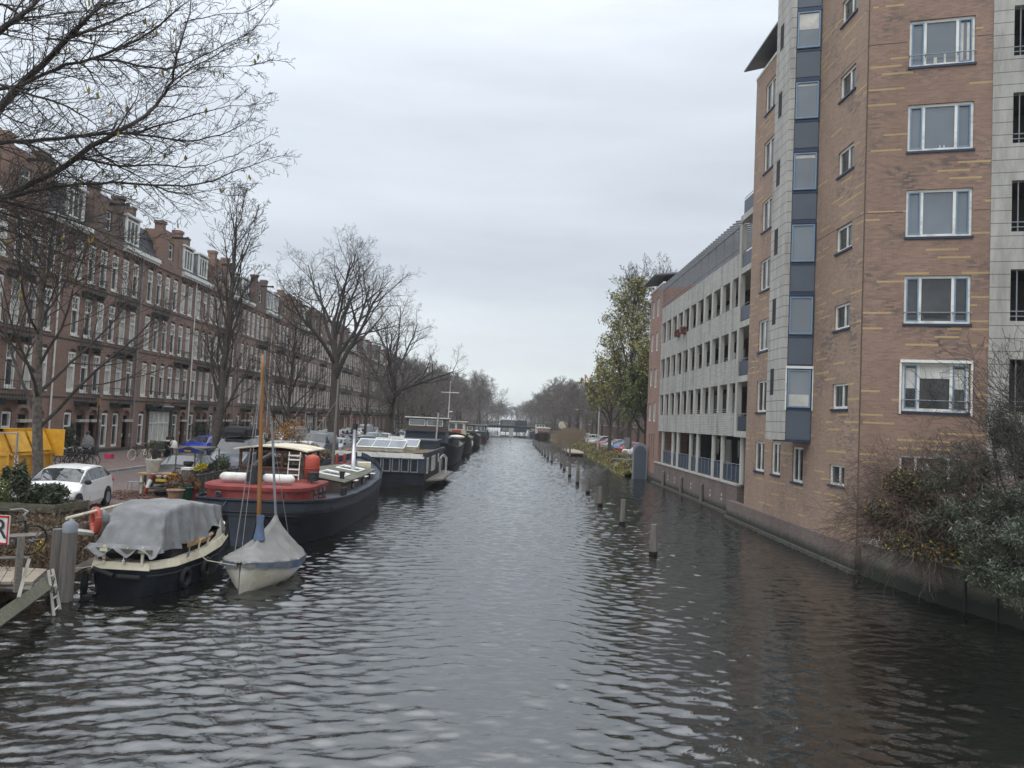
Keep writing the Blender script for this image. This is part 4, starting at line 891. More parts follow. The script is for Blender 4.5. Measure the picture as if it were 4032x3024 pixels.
# lower black-blue band
m=MB()
for s_ in (-1,1):
    rr=[[(cx+s_*(hw+.012)*1.0,y,-.2),(cx+s_*(hw*1.0+.02),y,.0),(cx+s_*((hd*.55+hw*.45)*1.02+.02),y,zd*.5),(cx+s_*(hd*.8+hw*.2+.03),y,zd*.66)] for y,cx,hd,zd,hw in st]; m.loft(rr,closed=False)
part('hull_band',m,'hull_navy',bg,smooth=True)
rail('gunwale',st,bg,'hull_navy',dz=.0,out=.06,hh=.12); rail('rubbing_strake',[(y-(.0),cx,hd*.98+.03,zd,hw) for y,cx,hd,zd,hw in st],bg,'hull_navy',dz=-.38,out=.06,hh=.07); rail('rubbing_strake',[(y,cx,hd*.96+.02,zd,hw) for y,cx,hd,zd,hw in st],bg,'hull_navy',dz=-.5,out=.06,hh=.05)
deck('deck',st,bg,'hull_grey')
m=MB()   # bulwark up at the bow
for s_ in (-1,1): m.loft([[(cx+s_*hd,y,zd-.05),(cx+s_*(hd+.03),y,zd+max(0,(y-38)*.05)+.02)] for y,cx,hd,zd,hw in st if y>=38],closed=False)
part('bulwark',m,'hull_grey',bg)
# red stern cabin
cx=-8.5; ring=[]
def rr_poly(x0,x1,y0,y1,r,n=6,back=True):
    P_=[]
    for cxx,cyy,a0 in ((x1-r,y0+r,-90),(x1-.1,y1-.1,0),(x0+.1,y1-.1,90),(x0+r,y0+r,180)):
        rr=r if cyy==y0+r else .1
        for k in range(n+1): a=R(a0+90*k/n); P_.append((cxx+rr*cos(a),cyy+rr*sin(a)))
    return P_
pc=rr_poly(-10.35,-6.75,26.05,29.4,1.1)
m=MB(); m.loft([[(x,y,1.15) for x,y in pc],[(x,y,1.78) for x,y in pc]]); cb_=part('cabin',m,'cabin_red',bg)
m=MB(); po=rr_poly(-10.42,-6.68,25.98,29.45,1.12); m.loft([[(x,y,1.74) for x,y in po],[(x,y,1.86) for x,y in po],[(x*.97-8.5*.03,y*.97+27.7*.03,1.9) for x,y in po]],cap=True); part('cabin_roof',m,'rust_red',cb_)
m=MB(); m.add([(x*.95-8.5*.05,y*.95+27.7*.05,1.906) for x,y in po],[tuple(range(len(po)))]); part('roof_deck',m,'cabin_red',cb_)
for (x,y,sx) in ((-6.745,27.6,.0),(-6.745,28.35,0),(-6.745,28.95,0)):
    m=MB(); m.box((x-.02,y-.18,1.38),(x+.02,y+.18,1.78)); part('cabin_window',m,'glass',cb_)
m=MB(); m.lathe([(.09,0),(.11,.02)],(-9.6,26.0,1.58),12,axis='y'); m.lathe([(.001,.0),(.09,0)],(-9.6,26.02,1.58),12,axis='y'); part('porthole',m,'glass',cb_)
m=MB(); m.box((-7.6,26.12,1.5),(-7.42,26.4,1.68)); part('cabin_window',m,'glass',cb_)
# gas cylinders on the roof
for xa,xb in ((-9.9,-8.75),(-8.45,-7.3)):
    m=MB(); m.tube([(xa,26.9,2.1),(xa+.06,26.9,2.1),(xa+.14,26.9,2.1),(xb-.14,26.9,2.1),(xb-.06,26.9,2.1),(xb,26.9,2.1)],[.05,.12,.165,.165,.12,.05],14)
    o=single('gas_cylinder',m,'white_paint','white gas cylinder lying on the red cabin roof, '+('left of the exhaust' if xa<-9 else 'right of the exhaust'),'gas cylinder',smooth=True)
m=MB(); m.tube([(-8.62,26.6,1.4),(-8.62,26.6,2.55),(-8.5,26.7,2.7),(-8.15,26.9,2.95)],[.14,.13,.09,.08],10); m.box((-8.85,26.5,2.0),(-8.4,26.95,2.35)); part('exhaust',m,'dark_metal',bg)
m=MB(); m.lathe([(.001,2.02),(.18,2.02),(.27,2.12),(.27,2.75),(.2,2.86),(.001,2.92)],(-7.15,28.6,0),16); part('tank',m,'orange',bg,smooth=True); m=MB(); m.lathe([(.275,2.35),(.29,2.38),(.275,2.41)],(-7.15,28.6,0),16); part('tank_band',m,'rust_red',bg)
m=MB()
for x in (-7.85,-7.45): m.tube([(x,27.9,2.0),(x,28.0,3.0)],.02,5)
for z in (2.15,2.35,2.7,2.85): m.box((-7.86,27.9,z),(-7.44,27.96,z+.05))
part('ladder_chair',m,'white_paint',bg)
m=MB(); m.lathe([(.001,2.0),(.2,2.0),(.22,2.3),(.001,2.33)],(-6.95,28.0,0),10); m.tube([(-6.8,27.2,2.0),(-6.8,27.2,2.2),(-6.8,27.6,2.2),(-6.8,27.6,2.0)],.02,5); m.cbox((-7.9,28.4,2.12),(.5,.4,.18),.3); part('deck_gear',m,'dark_metal',bg)
# wheelhouse
X0,X1,Y0,Y1=-10.15,-7.75,29.6,31.9
m=MB(); m.box((X0,Y0,1.25),(X1,Y1,2.28)); wh=part('wheelhouse',m,'plank_brown',bg)
m=MB()
for x,y in ((X0,Y0),(X1,Y0),(X0,Y1),(X1,Y1),(X0+.8,Y0),(X0+1.6,Y0),(X1,Y0+1.1),(X0,Y0+1.1),(X0+1.2,Y1)): m.cbox((x,y,2.6),(.09,.09,.70))
m.box((X0-.05,Y0-.05,2.84),(X1+.05,Y1+.05,2.94)); m.box((X0-.06,Y0-.06,2.24),(X1+.06,Y0+.02,2.32)); m.box((X1-.02,Y0,2.24),(X1+.06,Y1,2.32)); m.box((X0+.3,Y0+.9,2.3),(X0+.75,Y0+1.6,2.95)); part('window_frame',m,'brown_wood',wh)
m=MB(); N=10; rr=[]
for k in range(N+1):
    x=X0-.2+(X1-X0+.4)*k/N; z=2.93+.15*(1-((k/N)*2-1)**2); rr.append([(x,Y0-.25,z),(x,Y1+.25,z),(x,Y1+.25,z+.05),(x,Y0-.25,z+.05)])
m.loft(rr,cap=True); part('roof',m,'cream_paint',wh)
m=MB(); m.quad((X0+.3,Y1-.3,2.4),(X1-.2,Y1-.3,2.4),(X1-.2,Y1-1.1,2.62),(X0+.9,Y1-1.1,2.62)); part('chart_table',m,'cream_paint',wh)
# hatch
m=MB(); m.loft([[(-10.0,32.0,1.15),(-10.0,32.0,1.62),(-8.35,32.0,1.86),(-6.75,32.0,1.62),(-6.75,32.0,1.15)],[(-10.0,36,1.12),(-10.0,36,1.6),(-8.35,36,1.84),(-6.72,36,1.6),(-6.72,36,1.12)],[(-9.8,40.4,1.2),(-9.8,40.4,1.62),(-8.35,40.4,1.84),(-6.9,40.4,1.62),(-6.9,40.4,1.2)]],closed=False,cap=True); h_=part('hatch_side',m,'plank_brown',bg)
m=MB(); m.loft([[(-10.1,31.95,1.63),(-8.35,31.95,1.88),(-6.65,31.95,1.63),(-6.65,31.95,1.57)],[(-10.1,36,1.61),(-8.35,36,1.86),(-6.62,36,1.61),(-6.62,36,1.55)],[(-9.9,40.5,1.63),(-8.35,40.5,1.86),(-6.8,40.5,1.63),(-6.8,40.5,1.57)]],closed=False); part('hatch_roof',m,'roof_green',bg)
for (xa,xb,ya,yb_) in ((-8.15,-7.1,33.6,35.3),(-8.15,-7.1,37.2,38.9)):
    m=MB()
    def zr(x): return 1.86-(x+8.35)*.147+.03
    for (p,q) in (((xa,ya),(xb,ya)),((xb,ya),(xb,yb_)),((xb,yb_),(xa,yb_)),((xa,yb_),(xa,ya))): m.tube([(p[0],p[1],zr(p[0])),(q[0],q[1],zr(q[0]))],.045,4)
    sk=part('skylight',m,'white_paint',bg); m=MB(); m.quad((xa,ya,zr(xa)),(xb,ya,zr(xb)),(xb,yb_,zr(xb)),(xa,yb_,zr(xa))); part('skylight_pane',m,'glass_sky',sk)
m=MB(); m.lathe([(.1,1.6),(.1,1.9)],(-7.0,33.2,0),10); m.lathe([(.13,1.9),(.13,1.99),(.001,2.0)],(-7.0,33.2,0),10); part('roof_vent',m,'dark_metal',bg)
m=MB(); m.lathe([(.16,1.5),(.12,1.75),(.105,1.75),(.105,3.95)],(-7.5,38.0,0),12); fl=part('flue',m,'chrome',bg,smooth=True); m=MB(); m.lathe([(.13,3.7),(.14,3.98),(.001,3.99)],(-7.5,38,0),12); m.box((-7.53,37.97,3.95),(-7.47,38.03,4.2)); part('flue_cap',m,'dark_metal',fl); m=MB(); m.box((-7.75,37.95,4.18),(-7.25,38.05,4.22)); part('flue_bar',m,'rust_red',fl)
for y in (34.2,36.6,38.6):
    m=MB(); m.box((-6.76,y-.2,1.22),(-6.68,y+.2,1.55)); part('side_window',m,'glass',bg); m=MB(); m.box((-6.74,y-.28,1.53),(-6.5,y+.28,1.56)); part('window_hood',m,'white_paint',bg)
for x in (-9.0,-8.6,-8.2): m=MB(); m.lathe([(.09,1.5),(.09,2.25),(.07,2.32),(.001,2.34)],(x,41.2,0),10); part('bollard',m,'rust_red',bg,smooth=True)
m=MB(); m.box((-9.1,41.1,1.75),(-8.1,41.3,1.85)); part('bollard_bar',m,'rust_red',bg)
m=MB(); m.cbox((-7.55,41.2,1.75),(.7,.9,.35),.2); part('bow_locker',m,'cream_paint',bg)
m=MB(); m.tube([(-9.3,41.6,1.6),(-9.25,41.6,6.3)],[.09,.05],8); m.tube([(-8.9,31.6,2.0),(-9.25,41.6,5.2)],.012,3); part('mast',m,'grey_wood',bg)
m=MB()
for y in (27.5,31): m.lathe([(.06,0),(.08,.02)],(-6.1,y,1.1),8,axis='x')
for y in (30.9,31.3): m.box((-6.55,y,1.2),(-6.4,y+.15,1.5))
part('bitts',m,'dark_metal',bg)
# fire hose / cable down the stern
m=MB(); m.tube([(-9.0,25.35,1.55),(-9.1,25.2,1.3),(-9.3,25.15,.6),(-9.3,25.1,-.2)],.03,5); part('cable',m,'dark_metal',bg)
# ------------------------------------------------------------------ covered launch
bt=thing('covered_launch','dark blue and cream motor launch under a grey tarpaulin beside the wooden posts','boat',(-8.6,20,0),R(0))
# built along local axis, then turned: bow away from camera
ang=R(-3); T=Matrix.Translation((-8.86,18.2,0))@Matrix.Rotation(ang,4,'Z')
def tl(p): return tuple(T@Vector(p))
def TL(mb): mb.v=[tl(v) for v in mb.v]; return mb
lst=[(0,.60,.62,.5),(.2,.80,.62,.68),(.7,.96,.60,.9),(2.0,1.05,.62,1.0),(3.1,1.0,.70,.9),(4.0,.80,.82,.62),(4.6,.48,.92,.30),(4.95,.08,1.0,.03)]
def lring(y,hd,zd,hw): return [(-hd,y,zd),(-(hd*.6+hw*.4),y,zd*.45),(-hw,y,0),(-hw*.7,y,-.3),(0,y,-.4),(hw*.7,y,-.3),(hw,y,0),((hd*.6+hw*.4),y,zd*.45),(hd,y,zd)]
m=MB(); rg=[lring(*s_) for s_ in lst]; m.loft(rg,closed=False); m.add(rg[0],[tuple(range(9))]); part('hull',TL(m),'hull_navy',bt)
m=MB()
for s_ in (-1,1): m.loft([[(s_*(hd+.005),y,zd),(s_*(hd+.04),y,zd+.02),(s_*(hd-.02),y,zd+.17+.03*y*.5),(s_*(hd-.12),y,zd+.19+.03*y*.5),(s_*(hd-.25),y,zd+.12)] for y,hd,zd,hw in lst],closed=False)
m.loft([[(-.70,-.02,.60),(.70,-.02,.60)],[(-.70,-.05,.62),(.70,-.05,.62)],[(-.66,-.0,.78),(.66,-.0,.78)],[(-.6,.12,.8),(.6,.12,.8)],[(-.62,.5,.72),(.62,.5,.72)]],closed=False); part('strake',TL(m),'cream_paint',bt)
m=MB(); m.loft([[(-.9*min(1,hd+.05)+.0,y,zd+.1),(.9*min(1,hd+.05),y,zd+.1)] for y,hd,zd,hw in lst[:7]],closed=False); part('sole',TL(m),'dark_room',bt)
m=MB(); 
for s_ in (-1,1): m.tube([(s_*(hd+.01),y,zd-.14) for y,hd,zd,hw in lst],.025,5)
part('rubbing_strake',TL(m),'hull_black',bt)
# foredeck and cream cuddy with oval window
m=MB(); m.loft([[(-.85,3.4,.85),(-.8,3.4,1.35),(-.4,3.4,1.55),(.4,3.4,1.55),(.8,3.4,1.35),(.93,3.4,.85)],[(-.72,4.1,.95),(-.6,4.1,1.3),(-.3,4.1,1.42),(.3,4.1,1.42),(.6,4.1,1.3),(.76,4.1,.95)],[(-.3,4.8,1.05),(-.2,4.8,1.12),(-.1,4.8,1.15),(.1,4.8,1.15),(.2,4.8,1.12),(.3,4.8,1.05)]],closed=False); m.loft([[(.95,2.5,.78),(.92,2.5,.85),],[(.96,3.0,.8),(.9,3.0,1.0)],[(.93,3.4,.82),(.84,3.4,1.4)]],closed=False); part('cuddy',TL(m),'hull_white',bt)
m=MB(); m.lathe([(.0,0),(.13,0),(.15,.015)],(.87,3.75,1.12),14,axis='x',T=Matrix.Diagonal((1,1,1.6,1))); part('oval_window',TL(m),'glass',bt)
m=MB(); m.box((-.8,.7,.7),(.85,3.3,1.15)); part('opening_shade',TL(m),'dark_room',bt)  # solid near-black box stands for the shade under the tarpaulin
# tarpaulin: drape grid
m=MB(); NX,NY=56,96; rg=[]; rn=random.Random(4)
for j in range(NY+1):
    v=j/NY; y=.12+3.75*v
    ridge=1.62+.45*sin(min(1,v*3.2)*PI/2)-.32*max(0,v-.45)*1.6
    if v<.14: ridge=1.05+(ridge-1.05)*(v/.14)**.75
    half=.80+.2*sin(v*PI)
    row=[]
    for i in range(NX+1):
        s_=i/NX*2-1; a=abs(s_)
        # cross section: gently peaked top to a shoulder then falling side
        sh=.58
        if a<sh: x=s_/sh*half*.78; z=ridge-.06*(a/sh)**2-.03*sin(a/sh*PI)*sin(v*9)
        else:
            t=(a-sh)/(1-sh); x=(half*.78+half*.24*t)*(1 if s_>0 else -1); low=1.12+.10*sin(v*10+1)+.12*max(0,sin(v*21)) if s_>0 else .95
            if v<.2: low=1.0
            z=ridge-.06-(ridge-.06-low)*t**.85
        ph=v*6.3+a*.55*(1 if s_>0 else -1)+.3*sin(v*5); tri=abs((ph%1)*2-1)**1.6; tri2=abs(((ph*2.37+.3)%1)*2-1)**2
        fold=(.13*tri+.05*tri2-.07)*(.15+.85*a**1.3)
        x+=fold*(1 if s_>0 else -1); z+=-.045*tri*(1-a)+.012*sin(v*27+s_*5)+.02*sin(s_*13+v*6)*(1-v)
        yy=y-(.25*(a**2) if v<.1 else 0)+.03*sin(s_*14)
        row.append((x,yy,z))
    rg.append(row)
m.loft(rg,closed=False); part('tarpaulin',TL(m),'tarp',bt,smooth=True)
m=MB(); # tail of tarp over the stern with deep folds
rg=[]
for j in range(13):
    v=j/12; row=[]
    for i in range(NX+1):
        s_=i/NX*2-1; pk=.10*math.fabs(sin(s_*5.2+.6)); x=s_*.86*(1+.05*v)+.02*sin(s_*20)*v; z=1.17-.12*v-.09*v*sin(s_*9)-pk*v*.6+(.0); y=.12-.28*v+.05*sin(s_*11)*v
        row.append((x,y,z))
    rg.append(row)
m.loft(rg,closed=False); part('tarpaulin_flap',TL(m),'tarp',bt,smooth=True)
m=MB(); m.box((-.62,-.06,1.0),(.72,0,1.1)); part('stern_board',TL(m),'mossy_wood',bt)
m=MB(); m.box((-.35,-.066,1.02),(-.2,-.062,1.085)); part('green_sticker',TL(m),'green_plastic',bt)
for x in (-.42,.5): m=MB(); m.box((x-.03,-.04,.72),(x+.03,.0,1.16)); m.box((x-.09,-.07,1.02),(x+.09,-.03,1.09)); part('stanchion',TL(m),'cream_paint',bt)
m=MB(); m.tube([(.1,.05,1.12),(.06,-.02,1.0),(.07,-.06,.85)],.012,4); m.lathe([(.03,.76),(.035,.84),(.001,.86)],(.07,-.06,0),8); part('stern_light',TL(m),'white_paint',bt)
m=MB(); m.tube([(-.62,-.1,.62),(-.12,-.12,.48)],.055,10); part('fender',TL(m),'rubber',bt); m=MB(); m.tube([(-.02,-.12,.47),(.52,-.1,.46)],.06,10); part('fender',TL(m),'rubber',bt)
for x,y,z,rz in ((-.95,.15,.22,.5),(.99,1.15,.25,.0),(1.07,2.15,.32,0)):
    m=MB(); m.torus((x,y,z),.2,.075,18,8,Matrix.Rotation(rz,3,'Z')@Matrix.Rotation(PI/2,3,'Y')); part('tyre_fender',TL(m),'rubber',bt,smooth=True)
m=MB(); m.tube([(.94,1.4,1.02),(1.0,2.0,1.08),(1.02,2.5,1.14)],.055,4); m.box((.97,1.2,.98),(1.0,2.5,1.13)); part('side_board',TL(m),'bench_wood',bt)
for y in (1.75,2.25): m=MB(); m.tube([(1.0,y,.72),(1.02,y+.06,1.12)],.025,5); part('stanchion',TL(m),'cream_paint',bt)
m=MB(); m.tube([(.98,1.3,.6),(.98,1.32,1.5)],.015,4); m.add([(1.0,1.1,.62),(1.0,1.32,.62),(1.0,1.32,1.05)],((0,1,2),)); part('flag_staff',TL(m),'lead_grey',bt)
m=MB()
for k in range(26): 
    a=rn.uniform(-.6,.55); m.torus((a,rn.uniform(.0,.1),.82+rn.uniform(0,.03)),.05,.012,10,4)
part('mooring_line',TL(m),'plank_brown',bt)
# ------------------------------------------------------------------ sailboat
sb=thing('sailing_dinghy','white sailing dinghy under a grey cover with an orange-brown wooden mast','boat',(-6.3,20.5,0))
T2=Matrix.Translation((-6.33,18.95,0))@Matrix.Rotation(R(0),4,'Z')
def t2(mb): mb.v=[tuple(T2@Vector(v)) for v in mb.v]; return mb
sst=[(-.05,.01,.72,.005),(.15,.18,.70,.05),(.5,.50,.66,.22),(1.1,.80,.60,.5),(1.8,.93,.54,.68),(2.6,.86,.52,.62),(3.3,.60,.53,.45),(3.7,.40,.56,.25)]
m=MB(); rg=[[(-hd,y,zd),(-(hd*.8+hw*.2)*1.03,y,zd*.6),(-(hd*.4+hw*.6),y,.12),(-hw*.85,y,-.08),(0,y,-.2),(hw*.85,y,-.08),((hd*.4+hw*.6),y,.12),((hd*.8+hw*.2)*1.03,y,zd*.6),(hd,y,zd)] for y,hd,zd,hw in sst]; m.loft(rg,closed=False); m.add(rg[-1],[tuple(range(9))]); part('hull',t2(m),'hull_white',sb,smooth=True)
m=MB()
for s_ in (-1,1): m.tube([(s_*(hd+.01),y,zd) for y,hd,zd,hw in sst],.022,5)
m.tube([(-.40,3.7,.56),(.40,3.7,.56)],.022,5); part('gunwale',t2(m),'brown_wood',sb)
m=MB(); m.tube([(0,-.05,.72),(0,-.02,.3),(0,.05,-.1)],.018,5); part('stem',t2(m),'black_iron',sb)
m=MB(); m.loft([[(-hd*.9,y,zd-.03),(hd*.9,y,zd-.03)] for y,hd,zd,hw in sst[4:]],closed=False); part('foredeck',t2(m),'brown_wood',sb)
# cover: tent with low bow, mast collar, high rear peak
m=MB(); rg=[]; NX=28
prof_=[(-.1,.76),(.3,.80),(.7,.9),(1.15,1.12),(1.35,1.22),(1.7,1.25),(2.1,1.40),(2.55,1.60),(2.75,1.60),(2.95,1.35),(3.3,1.05),(3.7,.72)]
def lin(pf,y):
    for (a,b_),(c,d) in zip(pf,pf[1:]):
        if a<=y<=c: return b_+(d-b_)*(y-a)/(c-a)
    return pf[-1][1] if y>pf[-1][0] else pf[0][1]
hwp=[(s_[0],s_[1]) for s_ in sst]; zdp=[(s_[0],s_[2]) for s_ in sst]
for j in range(45):
    y=-.1+3.55*j/44; rz_=lin(prof_,y); hw_=lin(hwp,max(y,-.05))+.05; zg=lin(zdp,max(-.05,y)); row=[]
    for i in range(NX+1):
        s_=i/NX*2-1; a=abs(s_)
        if a<.8: t=a/.8; x=s_/.8*(hw_); z=rz_+(zg+.03-rz_)*(t**.75 if rz_>1 else t**1.3); z+=.022*sin(y*11+s_*7)*sin(a*PI)+.02*sin(y*23-s_*4)*a
        else: t=(a-.8)/.2; x=(hw_+.015+.01*sin(y*19))*(1 if s_>0 else -1)*(1-.05*t); z=zg+.03-(.10+.07*sin(y*2.2+.5)+.02*sin(y*17))*t
        row.append((x,y,z))
    rg.append(row)
m.mi=0; m.loft(rg,closed=False); m2=[]
part('cover',t2(m),'tarp_sail',sb,smooth=True)
m=MB(); rg=[]
for j in range(31):
    y=-.02+3.0*j/30; hw_=lin(hwp,y)+.075; zg=lin(zdp,y); row=[]
    for i in range(5): t=i/4; row.append(((hw_-.03*t+.012*sin(y*15+t*3)),y,zg+.02-t*(.08+.12*sin(max(0,min(1,(y)/3.0))*PI))))
    rg.append(row)
m.loft(rg,closed=False); m.loft([[(-x,y,z) for x,y,z in row] for row in rg],closed=False); part('cover_skirt',t2(m),'tarp_blue',sb,smooth=True)
m=MB(); m.lathe([(.16,1.1),(.12,1.3),(.085,1.55),(.10,1.68),(.08,1.75)],(0,1.3,0),12); part('mast_collar',t2(m),'tarp_blue',sb,smooth=True)
mt0=T2@Vector((0,1.3,.5)); mtop=aY(1035,1395,mt0.y+.1)
m=MB(); m.tube([mt0,mt0.lerp(mtop,.3),mt0.lerp(mtop,.92),mtop],[.06,.056,.044,.03],10); part('mast',m,'mast_wood',sb,smooth=True)
m=MB(); tp=T2@Vector((0,2.62,1.6)); tq=aY(1070,1655,tp.y); m.tube([tp,tq],[.035,.03],6); m.tube([tq,mt0.lerp(mtop,.97)],.01,4); part('boom',m,'lead_grey',sb)
m=MB()
for a,b_,f in (((-.6,1.2,.6),(.0,1.3,0),.93),((-.72,1.6,.58),(0,1.3,0),.9),((.72,1.9,.56),(0,1.3,0),.93),((0,-.05,.74),(0,0,0),.9)): m.tube([T2@Vector(a),mt0.lerp(mtop,f)],.007,3)
part('stays',m,'cable',sb)
m=MB(); m.ball(T2@Vector((.38,.62,.6)),.07); part('blue_fender',m,'tarp_blue',sb,smooth=True)
def lettering(txt,loc,rot,size,mt,parent,name='lettering'):
    c=bpy.data.curves.new(name,'FONT'); c.body=txt; c.size=size; c.extrude=.002; c.align_x='CENTER'; c.align_y='CENTER'
    o=bpy.data.objects.new(name+'_tmp',c); COL.objects.link(o); bpy.context.view_layer.update(); me=bpy.data.meshes.new_from_object(o.evaluated_get(bpy.context.evaluated_depsgraph_get())); bpy.data.objects.remove(o); me.materials.clear(); me.materials.append(MT[mt])
    q=bpy.data.objects.new(name,me); COL.objects.link(q); q.parent=parent; q.location=Vector(loc)-wo(parent); q.rotation_euler=rot; return q
mm=MB(); a=T2@Vector((-.03,0,.66)); m=MB(); m.tube([a,T2@Vector((-.9,.2,.72)),Vector((-7.85,19.8,.85))],.012,4); part('mooring_line',m,'rope',sb)
# ------------------------------------------------------------------ houseboat
hb=thing('houseboat','dark blue houseboat with white fascia, glass skylights and planted roof','boat',(-7.6,52,0))
x0,x1,y0,y1=-10.4,-4.98,47.3,58.2
m=MB(); m.loft([[(x0,y0,-.4),(x1,y0,-.4),(x1+.25,y1,-.4),(x0,y1,-.4)],[(x0,y0,1.0),(x1,y0,1.0),(x1+.25,y1,1.0),(x0,y1,1.0)]],cap=True); part('hull',m,'hull_navy',hb)
m=MB(); m.loft([[(x0-.03,y0-.03,-.4),(x1+.03,y0-.03,-.4),(x1+.28,y1,-.4),(x0,y1,-.4)],[(x0-.03,y0-.03,.3),(x1+.03,y0-.03,.3),(x1+.28,y1,.3),(x0,y1,.3)]]); m.box((x0-.05,y0-.05,.95),(x1+.04,y0,1.01)); part('boot_top',m,'hull_black',hb)
m=MB(); m.quad((x1,y0,1.0),(x1+.25,y1,1.0),(x1+.25,y1,2.1),(x1,y0,2.1)); m.quad((x0,y1,1.0),(x1+.25,y1,1.),(x1+.25,y1,2.1),(x0,y1,2.1)); m.box((x1-.35,y0,1.0),(x1-.002,y0+.12,2.0)); part('side_wall',m,'hull_grey',hb)
m=MB(); m.box((x0,y0+.1,1.0),(x1-.1,y0+.15,1.95)); part('window_back',m,'glass',hb)
for k in range(9):
    w_=(x1-.35-x0)/9; xx=x0+w_*k; m=MB()
    m.box((xx+.04,y0,1.04),(xx+.1,y0+.09,1.88)); m.box((xx+w_-.1,y0,1.04),(xx+w_-.04,y0+.09,1.88)); m.box((xx+.1,y0,1.04),(xx+w_-.1,y0+.09,1.1)); m.box((xx+.1,y0,1.82),(xx+w_-.1,y0+.09,1.88)); wn=part('window',m,'lead_grey',hb)
    m=MB(); m.quad((xx+.1,y0+.05,1.1),(xx+w_-.1,y0+.05,1.1),(xx+w_-.1,y0+.05,1.82),(xx+.1,y0+.05,1.82)); part('pane',m,'glass',wn)
m=MB(); m.box((x0-.15,y0-.12,1.9),(x1-.02,y0+.1,2.18)); part('fascia',m,'white_paint',hb)
m=MB(); m.box((x1-.1,y0-.15,2.05),(x1+.12,y0+.1,2.3)); m.add([(x1-.1,y0-.1,2.1),(x1+.1,y0-.1,2.1),(x1+.35,y1,2.1),(x1+.15,y1,2.1),(x1-.1,y0-.1,2.28),(x1+.1,y0-.1,2.28),(x1+.35,y1,2.28),(x1+.15,y1,2.28)],((0,3,2,1),(4,5,6,7),(0,1,5,4),(1,2,6,5),(2,3,7,6),(3,0,4,7))); part('roof_edge',m,'hull_grey',hb)
m=MB(); rg=[]
rn=random.Random(9)
for j in range(26): rg.append([(x0+(x1-.1-x0)*i/20+ .0,y0+.05+(y1-y0)*j/25,2.17+rn.uniform(0,.09)) for i in range(21)])
m.loft(rg,closed=False); part('planted_roof',m,'sedum',hb,smooth=True)
for (xa,ya,n) in ((-9.5,48.6,3),(-9.0,51.6,3)):
    m=MB(); L_=3.0; m.add([(xa,ya,2.2),(xa+L_,ya,2.2),(xa+L_,ya+1.6,2.2),(xa,ya+1.6,2.2),(xa,ya,2.42),(xa+L_,ya,2.42),(xa+L_,ya+1.6,2.85),(xa,ya+1.6,2.85)],((0,1,5,4),(1,2,6,5),(2,3,7,6),(3,0,4,7))); sk=part('skylight',m,'stone_trim',hb)
    for k in range(n):
        xx=xa+L_*k/n; m=MB(); m.quad((xx+.07,ya+.05,2.435),(xx+L_/n-.07,ya+.05,2.435),(xx+L_/n-.07,ya+1.55,2.86),(xx+.07,ya+1.55,2.86)); part('skylight_pane',m,'glass_sky',sk)
    m=MB(); 
    for k in range(n+1): xx=xa+L_*k/n; m.tube([(xx,ya,2.43),(xx,ya+1.6,2.86)],.05,4)
    m.tube([(xa,ya,2.43),(xa+L_,ya,2.43)],.05,4); m.tube([(xa,ya+1.6,2.86),(xa+L_,ya+1.6,2.86)],.05,4); part('skylight_frame',m,'white_paint',sk)
m=MB(); m.box((-8.2,53.2,2.5),(-7.1,53.25,3.05)); m.box((-8.1,53.15,2.58),(-7.2,53.2,2.97)); part('roof_hatch',m,'white_paint',hb)
m=MB(); m.box((-10.4,54.2,2.1),(-5.0,58.2,2.75)); m.box((-10.5,54.1,2.75),(-4.9,58.3,2.85)); part('rear_roof_box',m,'hull_grey',hb)
for ya,yb_ in ((48.0,48.9),(50.4,51.4),(51.5,52.5)):
    m=MB(); m.add([(x1+.03+(ya-y0)*.023,ya,.95),(x1+.05+(yb_-y0)*.023,yb_,.95),(x1+.05+(yb_-y0)*.023,yb_,1.95),(x1+.03+(ya-y0)*.023,ya,1.95)],((0,1,2,3),)); part('side_window',m,'white_paint',hb)
    m=MB(); m.add([(x1+.045+(ya-y0)*.023,ya+.12,1.05),(x1+.065+(yb_-y0)*.023,yb_-.12,1.05),(x1+.065+(yb_-y0)*.023,yb_-.12,1.85),(x1+.045+(ya-y0)*.023,ya+.12,1.85)],((0,1,2,3),)); part('side_pane',m,'glass_curtain',hb)
m=MB(); m.add([(x1,48.2,.45),(x1+.95,49.6,.45),(x1+1.05,57,.45),(x1+.2,58.4,.45),(x1,48.2,.55),(x1+.95,49.6,.55),(x1+1.05,57,.55),(x1+.2,58.4,.55)],((0,3,2,1),(4,5,6,7),(0,1,5,4),(1,2,6,5),(2,3,7,6),(3,0,4,7))); part('side_platform',m,'grey_wood',hb)
m=MB(); 
for y in (54.5,55.6): m.tube([(x1+.3,y,.5),(x1+.3,y,1.6),(x1+.45,y+.25,1.85),(x1+.7,y+.3,1.6),(x1+.7,y+.3,.5)],.03,5)
m.torus((x1+.3,53.4,1.7),.3,.02,16,5,Matrix.Rotation(PI/2,3,'Y')); part('boarding_rail',m,'white_paint',hb)
